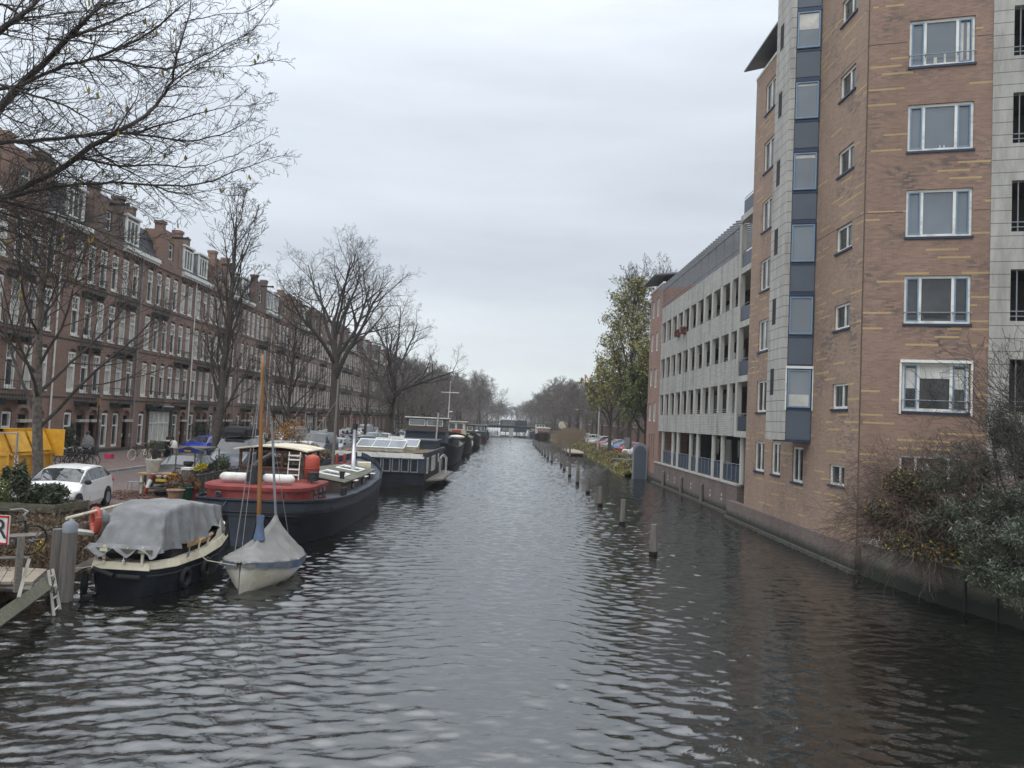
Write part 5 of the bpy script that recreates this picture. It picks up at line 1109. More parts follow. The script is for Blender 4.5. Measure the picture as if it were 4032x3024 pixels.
# ------------------------------------------------------------------ further boats left
def ship(name,label,cx,ys,ye,hb_,z0,hullm,cab,group=None):
    s=thing(name,label,'boat',(cx,(ys+ye)/2,0),group=group); L=ye-ys
    ss=[(ys,cx,hb_*.3,z0*1.35,hb_*.15),(ys+.05*L,cx,hb_*.75,z0*1.22,hb_*.5),(ys+.14*L,cx,hb_,z0*1.05,hb_*.9),(ys+.5*L,cx,hb_,z0*.9,hb_),(ys+.85*L,cx,hb_,z0,hb_*.9),(ys+.96*L,cx,hb_*.7,z0*1.1,hb_*.5),(ye,cx,hb_*.2,z0*1.2,hb_*.1)]
    hull('hull',ss,s,hullm); rail('gunwale',ss,s,'hull_black',hh=.12); deck('deck',ss,s,'roof_green')
    for (ya,yb_,xa,xb,za,zb,mw,mr,nw) in cab:
        m=MB(); m.box((cx+xa,ya,za),(cx+xb,yb_,zb)); c=part('cabin',m,mw,s); m=MB(); m.box((cx+xa-.2,ya-.25,zb),(cx+xb+.2,yb_+.25,zb+.1)); part('cabin_roof',m,mr,c)
        if nw:
            for k in range(nw):
                w_=(xb-xa-.3)/nw; xx=cx+xa+.15+w_*k; h1=za+(zb-za)*.5; m=MB(); m.box((xx+.06,ya-.03,h1),(xx+w_-.06,ya-.005,zb-.12)); wn=part('window',m,'white_paint',c); m=MB(); m.box((xx+.13,ya-.04,h1+.08),(xx+w_-.13,ya-.031,zb-.2)); part('pane',m,'glass_sky',wn)
            m=MB(); m.box((cx+xb+.004,ya+.3,za+(zb-za)*.5),(cx+xb+.03,yb_-.3,zb-.15)); part('side_window',m,'glass_sky',c)
    return s
b3=ship('wheelhouse_boat','blue-hulled motor ship with white-roofed wheelhouse and round stern beyond the houseboat',-7.3,70,91,2.45,1.7,'hull_navy',[(72,76.5,-2.2,1.5,1.6,3.1,'navy_panel','hull_grey',0),(72.2,76.3,-2.15,1.45,2.9,4.35,'plank_brown','white_paint',2),(79,86,-1.7,1.7,1.4,2.3,'hull_grey','hull_grey',0)])
m=MB(); m.ball((-5.2,80.2,2.55),.9,(.9,1.6,.22)); part('dinghy',m,'hull_white',b3,smooth=True); m=MB(); m.tube([(-6.6,71.8,2.2),(-6.5,71.8,4.9)],.09,6); part('davit',m,'stone_trim',b3)
m=MB(); m.box((-5.6,79.9,1.3),(-5.0,81.5,2.2)); part('stair',m,'lead_grey',b3)
b4=ship('cargo_boat','black-hulled boat with cream wheelhouse, orange deck gear and a cross-shaped mast',-6.9,94,112,2.15,2.0,'hull_black',[(96,99.5,-1.6,1.6,2.1,4.0,'cream_paint','white_paint',3),(101,108,-1.5,1.5,1.6,2.4,'roof_green','roof_green',0)])
m=MB(); m.tube([(-7.4,95,2),(-7.3,95,9.0)],[.09,.05],6); m.tube([(-8.4,95,7.6),(-6.2,95,7.6)],.05,5); m.tube([(-7.35,95,5.2),(-6.9,95,5.25)],.09,5); part('mast',m,'white_paint',b4); m=MB(); m.cbox((-6.3,95.8,2.6),(1.1,.8,.8)); part('deck_crate',m,'orange',b4)
m=MB(); m.ball((-4.75,103.6,1.15),.5,(.5,.5,.9)); part('ball_fender',m,'cream_paint',b4,smooth=True)
b5=ship('cargo_boat','low dark boat with brown deckhouse moored past the cross-masted boat',-6.6,115,133,2.15,1.9,'hull_black',[(117,122,-1.6,1.5,1.8,3.5,'plank_brown','roof_green',3),(124,130,-1.5,1.5,1.6,2.5,'hull_grey','white_paint',0)])
b6=ship('houseboat','boxy grey houseboat far along the left bank',-6.8,150,168,2.6,1.0,'hull_grey',[(151,166,-2.4,2.5,1.0,3.2,'hull_grey','roof_green',6)])
b7=ship('rowing_boat','small orange-red open boat tied beside the boxy grey houseboat',-5.9,143.5,149,1.0,.9,'orange',[])
b8=ship('houseboat','last dark houseboat before the bridge on the left bank',-6.9,180,198,2.4,1.1,'hull_black',[(182,195,-2,2.1,1.1,3.0,'hull_navy','roof_green',4)])
b9=ship('cream_boat','cream and red deckhouse boat moored on the right bank before the bridge',8.9,192,209,1.9,1.3,'hull_black',[(193.5,201,-1.6,1.7,1.2,3.0,'cream_paint','cream_paint',0),(193.2,197,-1.3,1.75,1.5,2.9,'cabin_red','white_paint',3),(203,206,-1.5,1.,1.3,3.9,'white_paint','navy_panel',3)])
b10=ship('dark_boat','small dark boat moored under the right end of the bridge',7.4,210,219,1.2,1.3,'hull_grey',[(212,216,-.8,.8,1.2,2.3,'stone_trim','stone_trim',0)])
# ------------------------------------------------------------------ bridge
br=thing('bridge','low dark road bridge with a single central pier closing the canal view','bridge',(0,223,0))
m=MB(); rg=[]
for k in range(25): x=-17+34*k/24; z=2.75+.25*(1-(x/17)**2); rg.append([(x,222,z-.75-.1*(1-(x/17)**2)*0),(x,222,z),(x,233,z),(x,233,z-.75)])
m.loft(rg); part('deck',m,'dark_metal',br)
m=MB(); m.box((.45,221.6,-1),(1.7,233,2.3)); part('pier',m,'concrete',br)
for xa,xb in ((-17,-9),(10.5,17)): m=MB(); m.box((xa,221.8,-1),(xb,233,2.2)); part('abutment',m,'quay_brick',br)
m=MB()
for yy in (222.1,232.9):
    for zz in (3.45,3.95): m.tube([(-17,yy,zz),(0,yy,zz+.2),(17,yy,zz)],.04,4)
    for k in range(70): x=-17+34*k/69; m.tube([(x,yy,2.7),(x,yy,4.05)],.022 if k%5 else .05,3,False)
part('railing',m,'black_iron',br)
m=MB(); m.tube([(1.05,222.4,2.9),(1.05,222.4,8.2)],[.16,.09],8); m.tube([(.3,222.4,8.1),(1.8,222.4,8.1)],.07,5); m.cbox((.35,222.4,8.2),(.7,.4,.16)); m.cbox((1.75,222.4,8.2),(.7,.4,.16)); single('street_lamp',m,'lead_grey','double-armed pale green lamp standing in the middle of the bridge','lamp',loc=(1.05,222.4,2.9))
m=MB(); m.box((-2.2,240,.9),(6.0,250,4.7)); kio=single('pavilion',m,'hull_grey','low flat-roofed pavilion just behind the bridge','building')
m=MB(); m.box((-1.8,239.95,1.2),(2.2,239.99,4.4)); part('window',m,'glass_sky',kio,world=False); m=MB(); m.box((-2.6,239.6,4.6),(3,239.69,4.8)); part('fascia',m,'white_paint',kio,world=False)
crn=MB(); crn.tube([aY(2305,1475,420),aY(2330,1520,420),aY(2306,1540,420)],.35,4); crn.tube([aY(2305,1475,420),aY(2303,1560,420)],.4,4); single('crane',crn,'crane_red','thin red construction crane boom above the right rooftops','crane')
# ================================================================== CARS
CARS={}
def carproto(kind,paint):
    key=(kind,paint)
    if key in CARS: return CARS[key]
    if kind=='hatch': L,W,Ht=4.05,.87,1.45; st=[(2.02,.50,.60,.70),(1.92,.64,.80,.80),(1.6,.78,.845,.80),(1.15,.90,.865,.8),(.95,.95,.87,.98),(.2,.97,.87,1.38),(-.2,.98,.87,1.44),(-.75,1.0,.87,1.45),(-1.25,1.02,.865,1.40),(-1.65,1.05,.85,1.24),(-1.88,1.0,.82,1.0),(-1.98,.8,.78,.82),(-2.02,.55,.7,.56)]; gl=(4,9)
    elif kind=='sedan': L,W,Ht=4.6,.9,1.43; st=[(2.3,.48,.6,.52),(2.2,.62,.82,.66),(1.8,.74,.88,.78),(1.2,.86,.9,.90),(.85,.90,.9,.93),(.05,.93,.9,1.34),(-.3,.94,.9,1.41),(-.8,.96,.9,1.42),(-1.2,.97,.9,1.36),(-1.75,.97,.88,1.05),(-2.1,.94,.85,.98),(-2.27,.8,.8,.82),(-2.3,.5,.72,.55)]; gl=(4,9)
    elif kind=='van': L,W,Ht=5.,.96,2.0; st=[(2.5,.6,.75,.62),(2.42,.8,.9,.85),(2.1,1.0,.95,1.02),(1.8,1.1,.96,1.15),(1.65,1.15,.96,1.25),(1.05,1.15,.96,1.90),(.5,1.15,.96,1.98),(-.5,1.15,.96,2.0),(-1.5,1.15,.96,2.0),(-2.3,1.15,.95,1.95),(-2.45,1.1,.93,1.8),(-2.5,.9,.9,1.0),(-2.5,.5,.85,.55)]; gl=(4,8)
    else: L,W,Ht=4.4,.9,1.62; st=[(2.2,.52,.62,.6),(2.1,.72,.82,.78),(1.75,.88,.88,.92),(1.2,.98,.9,1.0),(1.0,1.02,.9,1.08),(.35,1.05,.9,1.52),(-.1,1.06,.9,1.6),(-.8,1.08,.9,1.62),(-1.5,1.08,.9,1.58),(-1.9,1.08,.88,1.45),(-2.1,1.04,.85,1.1),(-2.18,.8,.8,.85),(-2.2,.5,.75,.56)]; gl=(4,9)
    car=thing({'hatch':'hatchback','sedan':'sedan','van':'van','suv':'estate_car'}[kind],'car','car')
    body=MB(); glz=MB(); rings=[]
    for i,(x,belt,w,zt) in enumerate(st):
        g_=zt>belt+.12; wr=w*(.74 if g_ else .86)
        if g_ : ring=[(x,w-.06,.2),(x,w,.34),(x,w*1.0,.62),(x,w*.965,belt),(x,wr+.0,zt-.04),(x,wr*.8,zt+.0),(x,0,zt+.03)]
        else: ring=[(x,w-.06,.22 if abs(x)<L/2-.1 else .3),(x,w,.36),(x,w*.99,min(belt,zt)*.8),(x,w*.95,zt-.05),(x,wr,zt-.015),(x,wr*.6,zt+.01),(x,0,zt+.03)]
        rings.append(ring)
    for s_ in (1,-1):
        R_=[[(p[0],p[1]*s_,p[2]) for p in r] for r in rings]
        for i in range(len(R_)-1):
            for k in range(6):
                a,b_,c,d=R_[i][k],R_[i][k+1],R_[i+1][k+1],R_[i+1][k]
                side=k==3 and gl[0]<=i<gl[1]-(1 if kind=='van' else 0); wind=k>=4 and (i==gl[0] or (i==gl[1] or i==gl[1]-1) and kind in('hatch','suv','sedan') and i>=8)
                q=(a,b_,c,d) if s_>0 else (d,c,b_,a)
                if kind=='van' and side and i>5: side=False
                if side or wind:
                    cen=[sum(p[j] for p in q)/4 for j in range(3)]; body.add(q,((0,1,2,3),))
                    sh=.90; off=.012
                    nn=(Vector(q[1])-Vector(q[0])).cross(Vector(q[3])-Vector(q[0])); 
                    if nn.length>0: nn.normalize()
                    if nn.dot(Vector((cen[0]*.2,cen[1],.6 if k>=4 else .0)))<0: nn=-nn
                    qq=[]
                    for p in q:
                        v=Vector(p); c_=Vector(cen); e=v-c_
                        if side: v=c_+Vector((e.x*.93,e.y*.84,e.z*.84))
                        else: v=Vector((c_.x+e.x*.88, v.y*(.965 if abs(v.y)>.1 else 1), c_.z+e.z*.88))
                        qq.append(v+nn*off)
                    glz.add(qq,((0,1,2,3),))
                else: body.add(q,((0,1,2,3),))
    x=st[0][0]; fr=rings[0]; body.add([(p[0],p[1],p[2]) for p in fr]+[(p[0],-p[1],p[2]) for p in fr[::-1]],[tuple(range(14))]); fr=rings[-1]; body.add([(p[0],p[1],p[2]) for p in fr]+[(p[0],-p[1],p[2]) for p in fr[::-1]],[tuple(range(14))[::-1]])
    part('body',body,paint,car,world=False,smooth=True); part('window_glass',glz,'car_glass',car,world=False)
    wb=.63*L/2; 
    for sx in (1,-1):
        for sy in (1,-1):
            xx=sx*wb*1.0-.0; yy=sy*(W-.02); m=MB(); m.lathe([(.36,-.02),(.36,.028),(.001,.028)],(xx,yy-sy*.0,.345),18,axis='y',T=Matrix.Diagonal((1,sy,1,1))); part('wheel_arch',m,'rubber',car,world=False)
            m=MB(); T_=Matrix.Diagonal((1,sy,1,1)); m.lathe([(.2,.03),(.27,.05),(.31,.04),(.32,-.1),(.2,-.12)],(xx,yy-.0,.32),18,axis='y',T=T_); wh=part('wheel',m,'rubber',car,world=False)
            m=MB(); m.lathe([(.001,.03),(.2,.045)],(xx,yy,.32),10,axis='y',T=T_); part('rim',m,'lead_grey',wh,world=False)
    z=st[2][3]-.12
    for sy in (1,-1):
        m=MB(); m.ball((st[1][0]-.09,sy*(W-.24),st[1][3]-.10),.15,(.75,1.15,.55),8,5); part('headlight',m,'chrome',car,world=False)
        m=MB(); m.ball((st[-2][0]+.07,sy*(W-.14),.86),.12,(.5,.9,1.),8,5); part('tail_light',m,'red_paint',car,world=False)
        m=MB(); m.ball((st[4][0]-.1,sy*(W+.08),1.0 if kind!='van' else 1.3),.11,(.6,1.1,.75),8,5); part('mirror',m,'rubber' if paint!='car_blue' else paint,car,world=False)
    m=MB(); m.box((st[0][0]-.02,-.26,.36),(st[0][0]+.015,.26,.47)); part('number_plate',m,'plate_yellow',car,world=False)
    m=MB(); m.box((st[0][0]-.1,-.5,.24),(st[0][0]+.005,.5,.34)); m.box((st[0][0]-.06,-.32,.5),(st[0][0]+.004,.32,.57)); part('grille',m,'rubber',car,world=False)
    bpy.context.view_layer.update()
    CARS[key]=[car,False]; return CARS[key]
def car(kind,paint,x,y,rz,label,group=None,z=G):
    c=carproto(kind,paint)
    if not c[1]: o=c[0]; c[1]=True
    else: o=dup(c[0])
    o.location=(x,y,z); o.rotation_euler=(0,0,rz); tag(o,label,'car'); 
    if group: o['group']=group
    elif 'group' in o: del o['group']
    return o
D=-PI/2
wc=car('hatch','car_white',-14.4,25.5,R(-81),'white hatchback parked at the quay behind the timber planter')
bm=car('sedan','car_black',-14.5,34.9,R(-88),'black sedan parked behind the quayside pots and work table')
for s_ in (-1,1): m=MB(); m.ball((2.3,s_*.14,.56),.1,(.25,1.1,.75),8,5); part('kidney_grille',m,'chrome',bm,world=False)
bc=car('hatch','car_blue',-22.1,56.5,R(-100),'bright blue hatchback parked beside the seated pair')
v1=car('van','car_grey',-14.6,42.3,R(-87),'grey van with a black roof bag left of the wheelhouse')
m=MB(); rg=[]
for x,w,h in ((-1.4,.55,.2),(-1.3,.68,.42),(-.2,.72,.5),(1.0,.68,.44),(1.25,.5,.2)): rg.append([(x,-w,2.1),(x,-w*.97,2.1+h*.8),(x,-w*.8,2.1+h),(x,w*.8,2.1+h),(x,w*.97,2.1+h*.8),(x,w,2.1)])
m.loft(rg,cap=True); rb=single('roof_bag',m,'cloth_black','black fabric roof bag strapped on top of the grey van','roof bag',smooth=False); rb.location=(-14.6,42.3,G); rb.rotation_euler=(0,0,R(-87))
cl=['car_silver','car_white','car_grey','car_silver','car_dark','car_silver','car_palegrey','car_white','car_black','car_silver','car_grey','car_palegrey']; cn={'car_silver':'silver','car_white':'white','car_grey':'grey','car_dark':'dark','car_palegrey':'pale blue-grey','car_black':'black','car_red':'red','car_sky':'sky blue'}
kd=['hatch','suv','sedan','suv','hatch','van']; kn={'hatch':'hatchback','suv':'estate car','sedan':'saloon','van':'van'}
k_=0
for y in [49.5,55,60.5,66,71.5,79,85,90.5,98,103.5,110,116,123,130,137,144]:
    kk=kd[(k_*5+1)%6] if y>52 else 'suv'; pp=cl[(k_*7)%12]; 
    car(kk,pp,-14.6+.2*sin(k_*3),y,R(-90+random.uniform(-4,4)),f'{cn[pp]} {kn[kk]}, {ORD[k_]} in the canal-side row beyond the van with the roof bag','cars in the canal-side parking row'); k_+=1
k_=0
for y in [63,68.5,74,80,86,92,98.5,105,112,119,126]:
    kk=kd[(k_*7+2)%6]; pp=cl[(k_*5+3)%12]
    car(kk,pp,-21.6,y,R(90+random.uniform(-3,3)),f'{cn[pp]} {kn[kk]}, {ORD[k_]} in the house-side row past the blue hatchback','cars parked along the houses'); k_+=1
# right bank row, nose to the water
for i,(kk,pp,px,py_) in enumerate((('hatch','car_white',2462,1792),('hatch','car_red',2418,1775),('hatch','car_sky',2385,1768),('hatch','car_palegrey',2362,1758),('hatch','car_red',2345,1752),('suv','car_silver',2333,1742))):
    y=(86,92.5,98.5,106,113,121)[i]; car(kk,pp,14.9,y,R(200+6),f'{cn[pp]} {kn[kk]} parked nose-on to the right quay, '+('nearest of the row',"behind the nearest white one",'brightest blue of the row','fourth of the row','fifth of the row','sixth of the row')[i],'cars nose-on to the right quay',z=1.11)
for i,(kk,pp,y) in enumerate((('suv','car_white',134),('hatch','car_silver',140),('suv','car_white',146),('sedan','car_grey',153),('hatch','car_palegrey',160),('suv','car_dark',168),('hatch','car_white',176))):
    car(kk,pp,14.4,y,R(185),f'{cn[pp]} {kn[kk]}, {ORD[i]} in the distant row behind the reeds on the right','cars in the distant right row',z=1.11)
pc_=car('hatch','car_palegrey',-14.5,18.6,R(93),'pale blue-grey car cut off by the left edge of the frame')
# ================================================================== PEOPLE
def figure(name,label,loc,rz,joints,cloth,hair='hair',scale=1.,extra=None):
    """joints: list of (key, parent, xyz, r)"""
    root=thing(name,label,'person',loc,rz)
    vs=[Vector(j[2])*scale for j in joints]; idx={j[0]:i for i,j in enumerate(joints)}; ed=[(idx[j[1]],i) for i,j in enumerate(joints) if j[1]]
    me=bpy.data.meshes.new('body'); me.from_pydata([tuple(v) for v in vs],ed,[]); o=bpy.data.objects.new('body',me); COL.objects.link(o); 
    me.materials.append(MT[cloth])
    md=o.modifiers.new('s','SKIN'); sv=me.skin_vertices[0].data
    for i,j in enumerate(joints): sv[i].radius=(j[3]*scale,j[3]*scale*.85)
    sv[0].use_root=True
    o.modifiers.new('u','SUBSURF').levels=1; o.modifiers['u'].render_levels=1
    bpy.context.view_layer.update(); m2=bpy.data.meshes.new_from_object(o.evaluated_get(bpy.context.evaluated_depsgraph_get())); bpy.data.objects.remove(o)
    m2.materials.append(MT['skin']); hd=vs[idx['head']]
    for p in m2.polygons:
        c=p.center; p.use_smooth=True
        if (c-hd).length<.16*scale or any((c-vs[idx[k]]).length<.08 for k in ('hl','hr') if k in idx): p.material_index=1
    o=bpy.data.objects.new('body',m2); COL.objects.link(o); o.parent=root
    m=MB(); m.ball(hd+Vector((-.02,0,.04)),.118*scale,(1,.95,1.0),12,8); m.ball(hd+Vector((-.08,0,-.05)),.09*scale,(.8,.95,1.3),10,6); part('hair',m,hair,root,world=False,smooth=True)
    m=MB()
    for s_ in (-1,1): m.ball(hd+Vector((.098,s_*.035,.01)),.012)
    part('eyes',m,'cloth_black',root,world=False); m=MB(); m.ball(hd+Vector((.11,0,-.02)),.016,(1,.8,1.5),6,4); m.ball(hd+Vector((.1,0,-.06)),.018,(.4,1.4,.4),6,4); part('nose_and_mouth',m,'skin',root,world=False)
    return root
def standing(h=1.68,arm=0):
    return [('pel',None,(0,0,.95),.15),('wst','pel',(0,0,1.1),.14),('ch','wst',(0,0,1.3),.17),('nk','ch',(.0,0,1.46),.06),('head','nk',(.02,0,1.6),.105),('top','head',(.02,0,1.67),.08),
    ('sl','ch',(0,.18,1.38),.075),('el','sl',(.05,.24,1.12),.052),('hl','el',(.22,.2,1.0),.04),('sr','ch',(0,-.18,1.38),.075),('er','sr',(.05,-.24,1.12),.052),('hr','er',(.22,-.18,1.0),.04),
    ('tl','pel',(0,.1,.85),.1),('kl','tl',(.02,.11,.48),.07),('al','kl',(0,.11,.1),.05),('fl','al',(.14,.12,.04),.045),('tr','pel',(0,-.1,.85),.1),('kr','tr',(.02,-.11,.48),.07),('ar','kr',(0,-.11,.1),.05),('fr','ar',(.14,-.12,.04),.045)]
def sitting():
    return [('pel',None,(0,0,.52),.16),('wst','pel',(.02,0,.7),.15),('ch','wst',(.06,0,.92),.18),('nk','ch',(.1,0,1.1),.06),('head','nk',(.14,0,1.23),.105),('top','head',(.15,0,1.3),.08),
    ('sl','ch',(.06,.18,1.0),.08),('el','sl',(.14,.24,.78),.055),('hl','el',(.34,.16,.72),.04),('sr','ch',(.06,-.18,1.0),.08),('er','sr',(.14,-.24,.78),.055),('hr','er',(.34,-.16,.72),.04),
    ('tl','pel',(.15,.1,.52),.1),('kl','tl',(.46,.12,.5),.075),('al','kl',(.44,.12,.1),.05),('fl','al',(.58,.13,.04),.045),('tr','pel',(.15,-.1,.52),.1),('kr','tr',(.46,-.12,.5),.075),('ar','kr',(.44,-.12,.1),.05),('fr','ar',(.58,-.13,.04),.045)]
p1=aY(347,1720,44.5); ps=figure('person','person standing with a bicycle, wearing a big grey shawl over black clothes',(p1.x,44.5,1.02),R(-60),standing(),'cloth_black')
m=MB(); m.lathe([(.1,1.5),(.19,1.42),(.27,1.3),(.31,1.1),(.36,.86),(.34,.84)],(0,0,0),14,T=Matrix.Diagonal((.8,1.05,1,1))); part('shawl',m,'cloth_grey',ps,world=False,smooth=True)
m=MB(); m.lathe([(.24,.95),(.28,.6),(.3,.42)],(0,0,0),12,T=Matrix.Diagonal((.8,1.05,1,1))); part('coat_skirt',m,'cloth_black',ps,world=False,smooth=True)
p2=aZ(650,1800,1.02); k1=figure('person','person seated on the bench in dark clothes with a white scarf',(p2.x,p2.y,1.02),R(-10),sitting(),'cloth_black')
m=MB(); m.torus((.1,0,1.08),.1,.055,14,8); part('scarf',m,'cloth_white',k1,world=False,smooth=True)
p3=aZ(682,1800,1.02); k2=figure('person','person bending forward beside the bench with a white shawl over the back',(p3.x,p3.y,1.02),R(190),sitting(),'cloth_blue')
m=MB(); m.lathe([(.09,1.12),(.2,1.04),(.26,.9),(.28,.7),(.27,.62)],(.03,0,0),12,T=Matrix.Diagonal((.95,1.05,1,1))); part('shawl',m,'cloth_white',k2,world=False,smooth=True)
for i,(px,yy,nm) in enumerate(((1366,84,'person in dark coat seen between parked cars, left of the thin flue'),(1387,88,'shorter person in dark coat beside the flue among the parked cars'),(1541,98,'person in dark coat walking beyond the leaning elm'))):
    q=aY(px,1730,yy); f=figure('person',nm,(q.x,yy,.9),R(90),standing(),'cloth_black')
m=MB(); bx,by=p2.x,p2.y
bn=thing('bench','dark slatted street bench under the seated pair','bench',(bx-.2,by,1.02))
m=MB(); 
for k in range(4): m.cbox((bx-.25+.1*k,by,1.45),(.085,1.7,.04))
part('seat',m,'green_iron',bn); m=MB()
for k in range(4): m.cbox((bx-.42,by,1.56+.1*k),(.035,1.7,.08))
part('backrest',m,'green_iron',bn)
for s_ in (-.7,.7): m=MB(); m.cbox((bx-.2,by+s_,1.22),(.45,.06,.42)); part('leg',m,'dark_metal',bn)
# ================================================================== BICYCLES
def bike(loc,rz,label,frame='dark_metal',crate=None,tilt=0,light=False):
    b=thing('bicycle',label,'bicycle',loc,rz); b.rotation_euler=(R(tilt),0,rz)
    X=Matrix.Rotation(PI/2,3,'X')
    for x in (-.54,.54):
        m=MB(); m.torus((x,0,.35),.33,.02,22,6,X); w=part('wheel',m,'cream_paint' if light else 'rubber',b,world=False,smooth=True); m=MB()
        for k in range(10): a=PI*2*k/10; m.tube([(x,0,.35),(x+.32*cos(a),0,.35+.32*sin(a))],.003,3,False)
        m.lathe([(.03,-.04),(.03,.04)],(x,0,.35),6,axis='y'); part('spokes',m,'chrome',w,world=False)
    m=MB(); P_=dict(r=(-.54,0,.35),bb=(-.06,0,.3),st=(-.2,0,.78),hd=(.34,0,.82),hb=(.37,0,.62),f=(.54,0,.35))
    for a,c in (('r','bb'),('r','st'),('bb','st'),('st','hd'),('bb','hb'),('hd','hb'),('hb','f')): m.tube([P_[a],P_[c]],.018,6)
    part('frame',m,frame,b,world=False); m=MB(); m.tube([(.34,0,.82),(.3,0,1.02)],.015,5); m.tube([(.12,-.27,1.02),(.3,-.12,1.06),(.3,.12,1.06),(.12,.27,1.02)],.014,5); part('handlebar',m,'chrome',b,world=False)
    m=MB(); m.tube([(-.2,0,.78),(-.23,0,.93)],.014,5); m.ball((-.25,0,.96),.12,(1.2,.7,.3),8,5); part('saddle',m,'rubber',b,world=False)
    m=MB(); m.lathe([(.08,-.015),(.08,.015)],(-.06,.05,.3),10,axis='y'); m.tube([(-.06,.1,.3),(.03,.1,.16)],.01,4); m.tube([(-.85,0,.72),(-.3,0,.72)],.012,4); part('chainset',m,'dark_metal',b,world=False)
    if crate: 
        m=MB(); m.box((.42,-.24,.86),(.9,.24,.9)); 
        for s_ in (-1,1): m.box((.42,s_*.24-.01,.9),(.9,s_*.24+.01,1.18))
        m.box((.41,-.24,.9),(.43,.24,1.18)); m.box((.89,-.24,.9),(.91,.24,1.18)); part('crate',m,crate,b,world=False)
    return b
q=aZ(415,1830,1.02); bike((q.x+.1,q.y-2.6,.93),R(170),'black bicycle with a pink front crate behind the white hatchback','black_iron')
q1=aZ(440,1845,.93)
m=MB(); c=aY(430,1795,q.y-2.6); m.box((c.x-.17,c.y-.15,c.z-.15),(c.x+.17,c.y+.15,c.z+.1)); single('crate',m,'pink','bright pink plastic crate carried on a bicycle behind the white car','crate')
q=aZ(541,1812,1.02); bike((q.x,q.y,1.02),R(75),'bicycle with pale tyres leaning by the shrubs in front of the arched doorways','dark_metal',light=True,tilt=4)
q=aZ(573,1812,1.02); bike((q.x,q.y+.3,1.02),R(100),'second bicycle with a thick pale tyre beside the first by the shopfront','dark_metal',light=True,tilt=-4)
for i,px in enumerate((255,290,322)):
    q=aZ(px,1840,1.02); bike((q.x,q.y,1.02),R(20+i*14),('dark bicycle nearest the yellow skip in the tangle by the standing person','middle dark bicycle in the tangle by the standing person','dark bicycle under the hands of the standing person')[i],'black_iron',tilt=3*i)
q=aY(30,2000,17.2); bike((q.x,17.2,.95),R(60),'dark mountain bicycle leaning at the left edge above the sign','car_dark',tilt=8)
# ================================================================== SKIP, BARRIER, LAMPS
sk=thing('skip_container','large dented yellow waste container with sloping lids behind the rough tree','container',(-22.2,35.5,.9))
X0,X1,Y0,Y1=-24.2,-21.5,33.6,36.7; Z=.95
m=MB(); m.prism([(X0,Z),(X1,Z),(X1,Z+1.05),(X1-.5,Z+2.1),(X0+.5,Z+2.1),(X0,Z+1.05)],Y0,Y1); part('body',m,'yellow_paint',sk)
m=MB(); 
for k in range(3): y=Y0+.1+k*1.4; m.box((X1-.0,y,Z),(X1+.06,y+.12,Z+1.05)); 
m.box((X1-.02,Y0,Z+1.0),(X1+.09,Y1,Z+1.12)); m.box((X0,Y0-.06,Z),(X0+.12,Y0,Z+1.05)); m.box((X1-.12,Y0-.06,Z),(X1,Y0,Z+1.05)); m.box((X0,Y0-.07,Z+1.0),(X1,Y0,Z+1.1)); m.box((X1-.62,Y0-.05,Z+2.05),(X1-.45,Y1,Z+2.18)); m.box((X0+.45,Y0-.05,Z+2.05),(X1-.45,Y0+.1,Z+2.18)); part('rib',m,'yellow_paint',sk)
for k in range(2):
    y=Y0+.15+k*1.5; m=MB(); m.add([(X1+.02,y,Z+1.15),(X1+.02,y+1.3,Z+1.15),(X1-.42,y+1.3,Z+2.03),(X1-.42,y,Z+2.03),(X1+.07,y,Z+1.17),(X1+.07,y+1.3,Z+1.17),(X1-.37,y+1.3,Z+2.05),(X1-.37,y,Z+2.05)],((4,5,6,7),(0,1,5,4),(1,2,6,5),(2,3,7,6),(3,0,4,7))); part('lid',m,'yellow_paint',sk)
m=MB(); m.add([(X1-.6,Y1+.05,Z+.9),(X1+.5,Y1+.05,Z+.9),(X1+.5,Y1+.05,Z+2.15),(X1-.6,Y1+.05,Z+2.15)],((0,1,2,3),)); part('open_flap',m,'yellow_paint',sk)
m=MB(); m.add([(-26.5,33.2,3.0),(-23.6,33.2,3.0),(-24.8,34,4.0),(-27,34,4.0)],((0,1,2,3),)); m.add([(-24.2,33.6,2.9),(-24.2,36.2,2.9),(-25.3,36.2,3.7),(-25.3,33.6,3.7)],((0,1,2,3),)); part('raised_lid',m,'yellow_paint',sk)
q=aZ(62,1891,.93); m=MB(); m.box((q.x-.07,q.y-.1,.93),(q.x+.07,q.y-.05,2.0)); rbm=single('barrier_post',m,'white_paint','red and white striped marker post at the corner of the yellow container','marker post')
m=MB()
for k in range(5): z=1.0+k*.2; m.add([(q.x-.07,q.y-.105,z),(q.x+.07,q.y-.105,z+.1),(q.x+.07,q.y-.105,z+.2),(q.x-.07,q.y-.105,z+.1)],((0,1,2,3),))
part('stripe',m,'red_paint',rbm,world=False)
q=aY(55,1900,29); m=MB(); m.tube([(q.x,29,.9),(q.x,29,3.2)],.035,6); m.tube([(q.x,29,3.15),(q.x-1.5,29.5,3.15)],.025,5); single('fence_frame',m,'lead_grey','thin grey steel frame standing before the yellow container','frame')
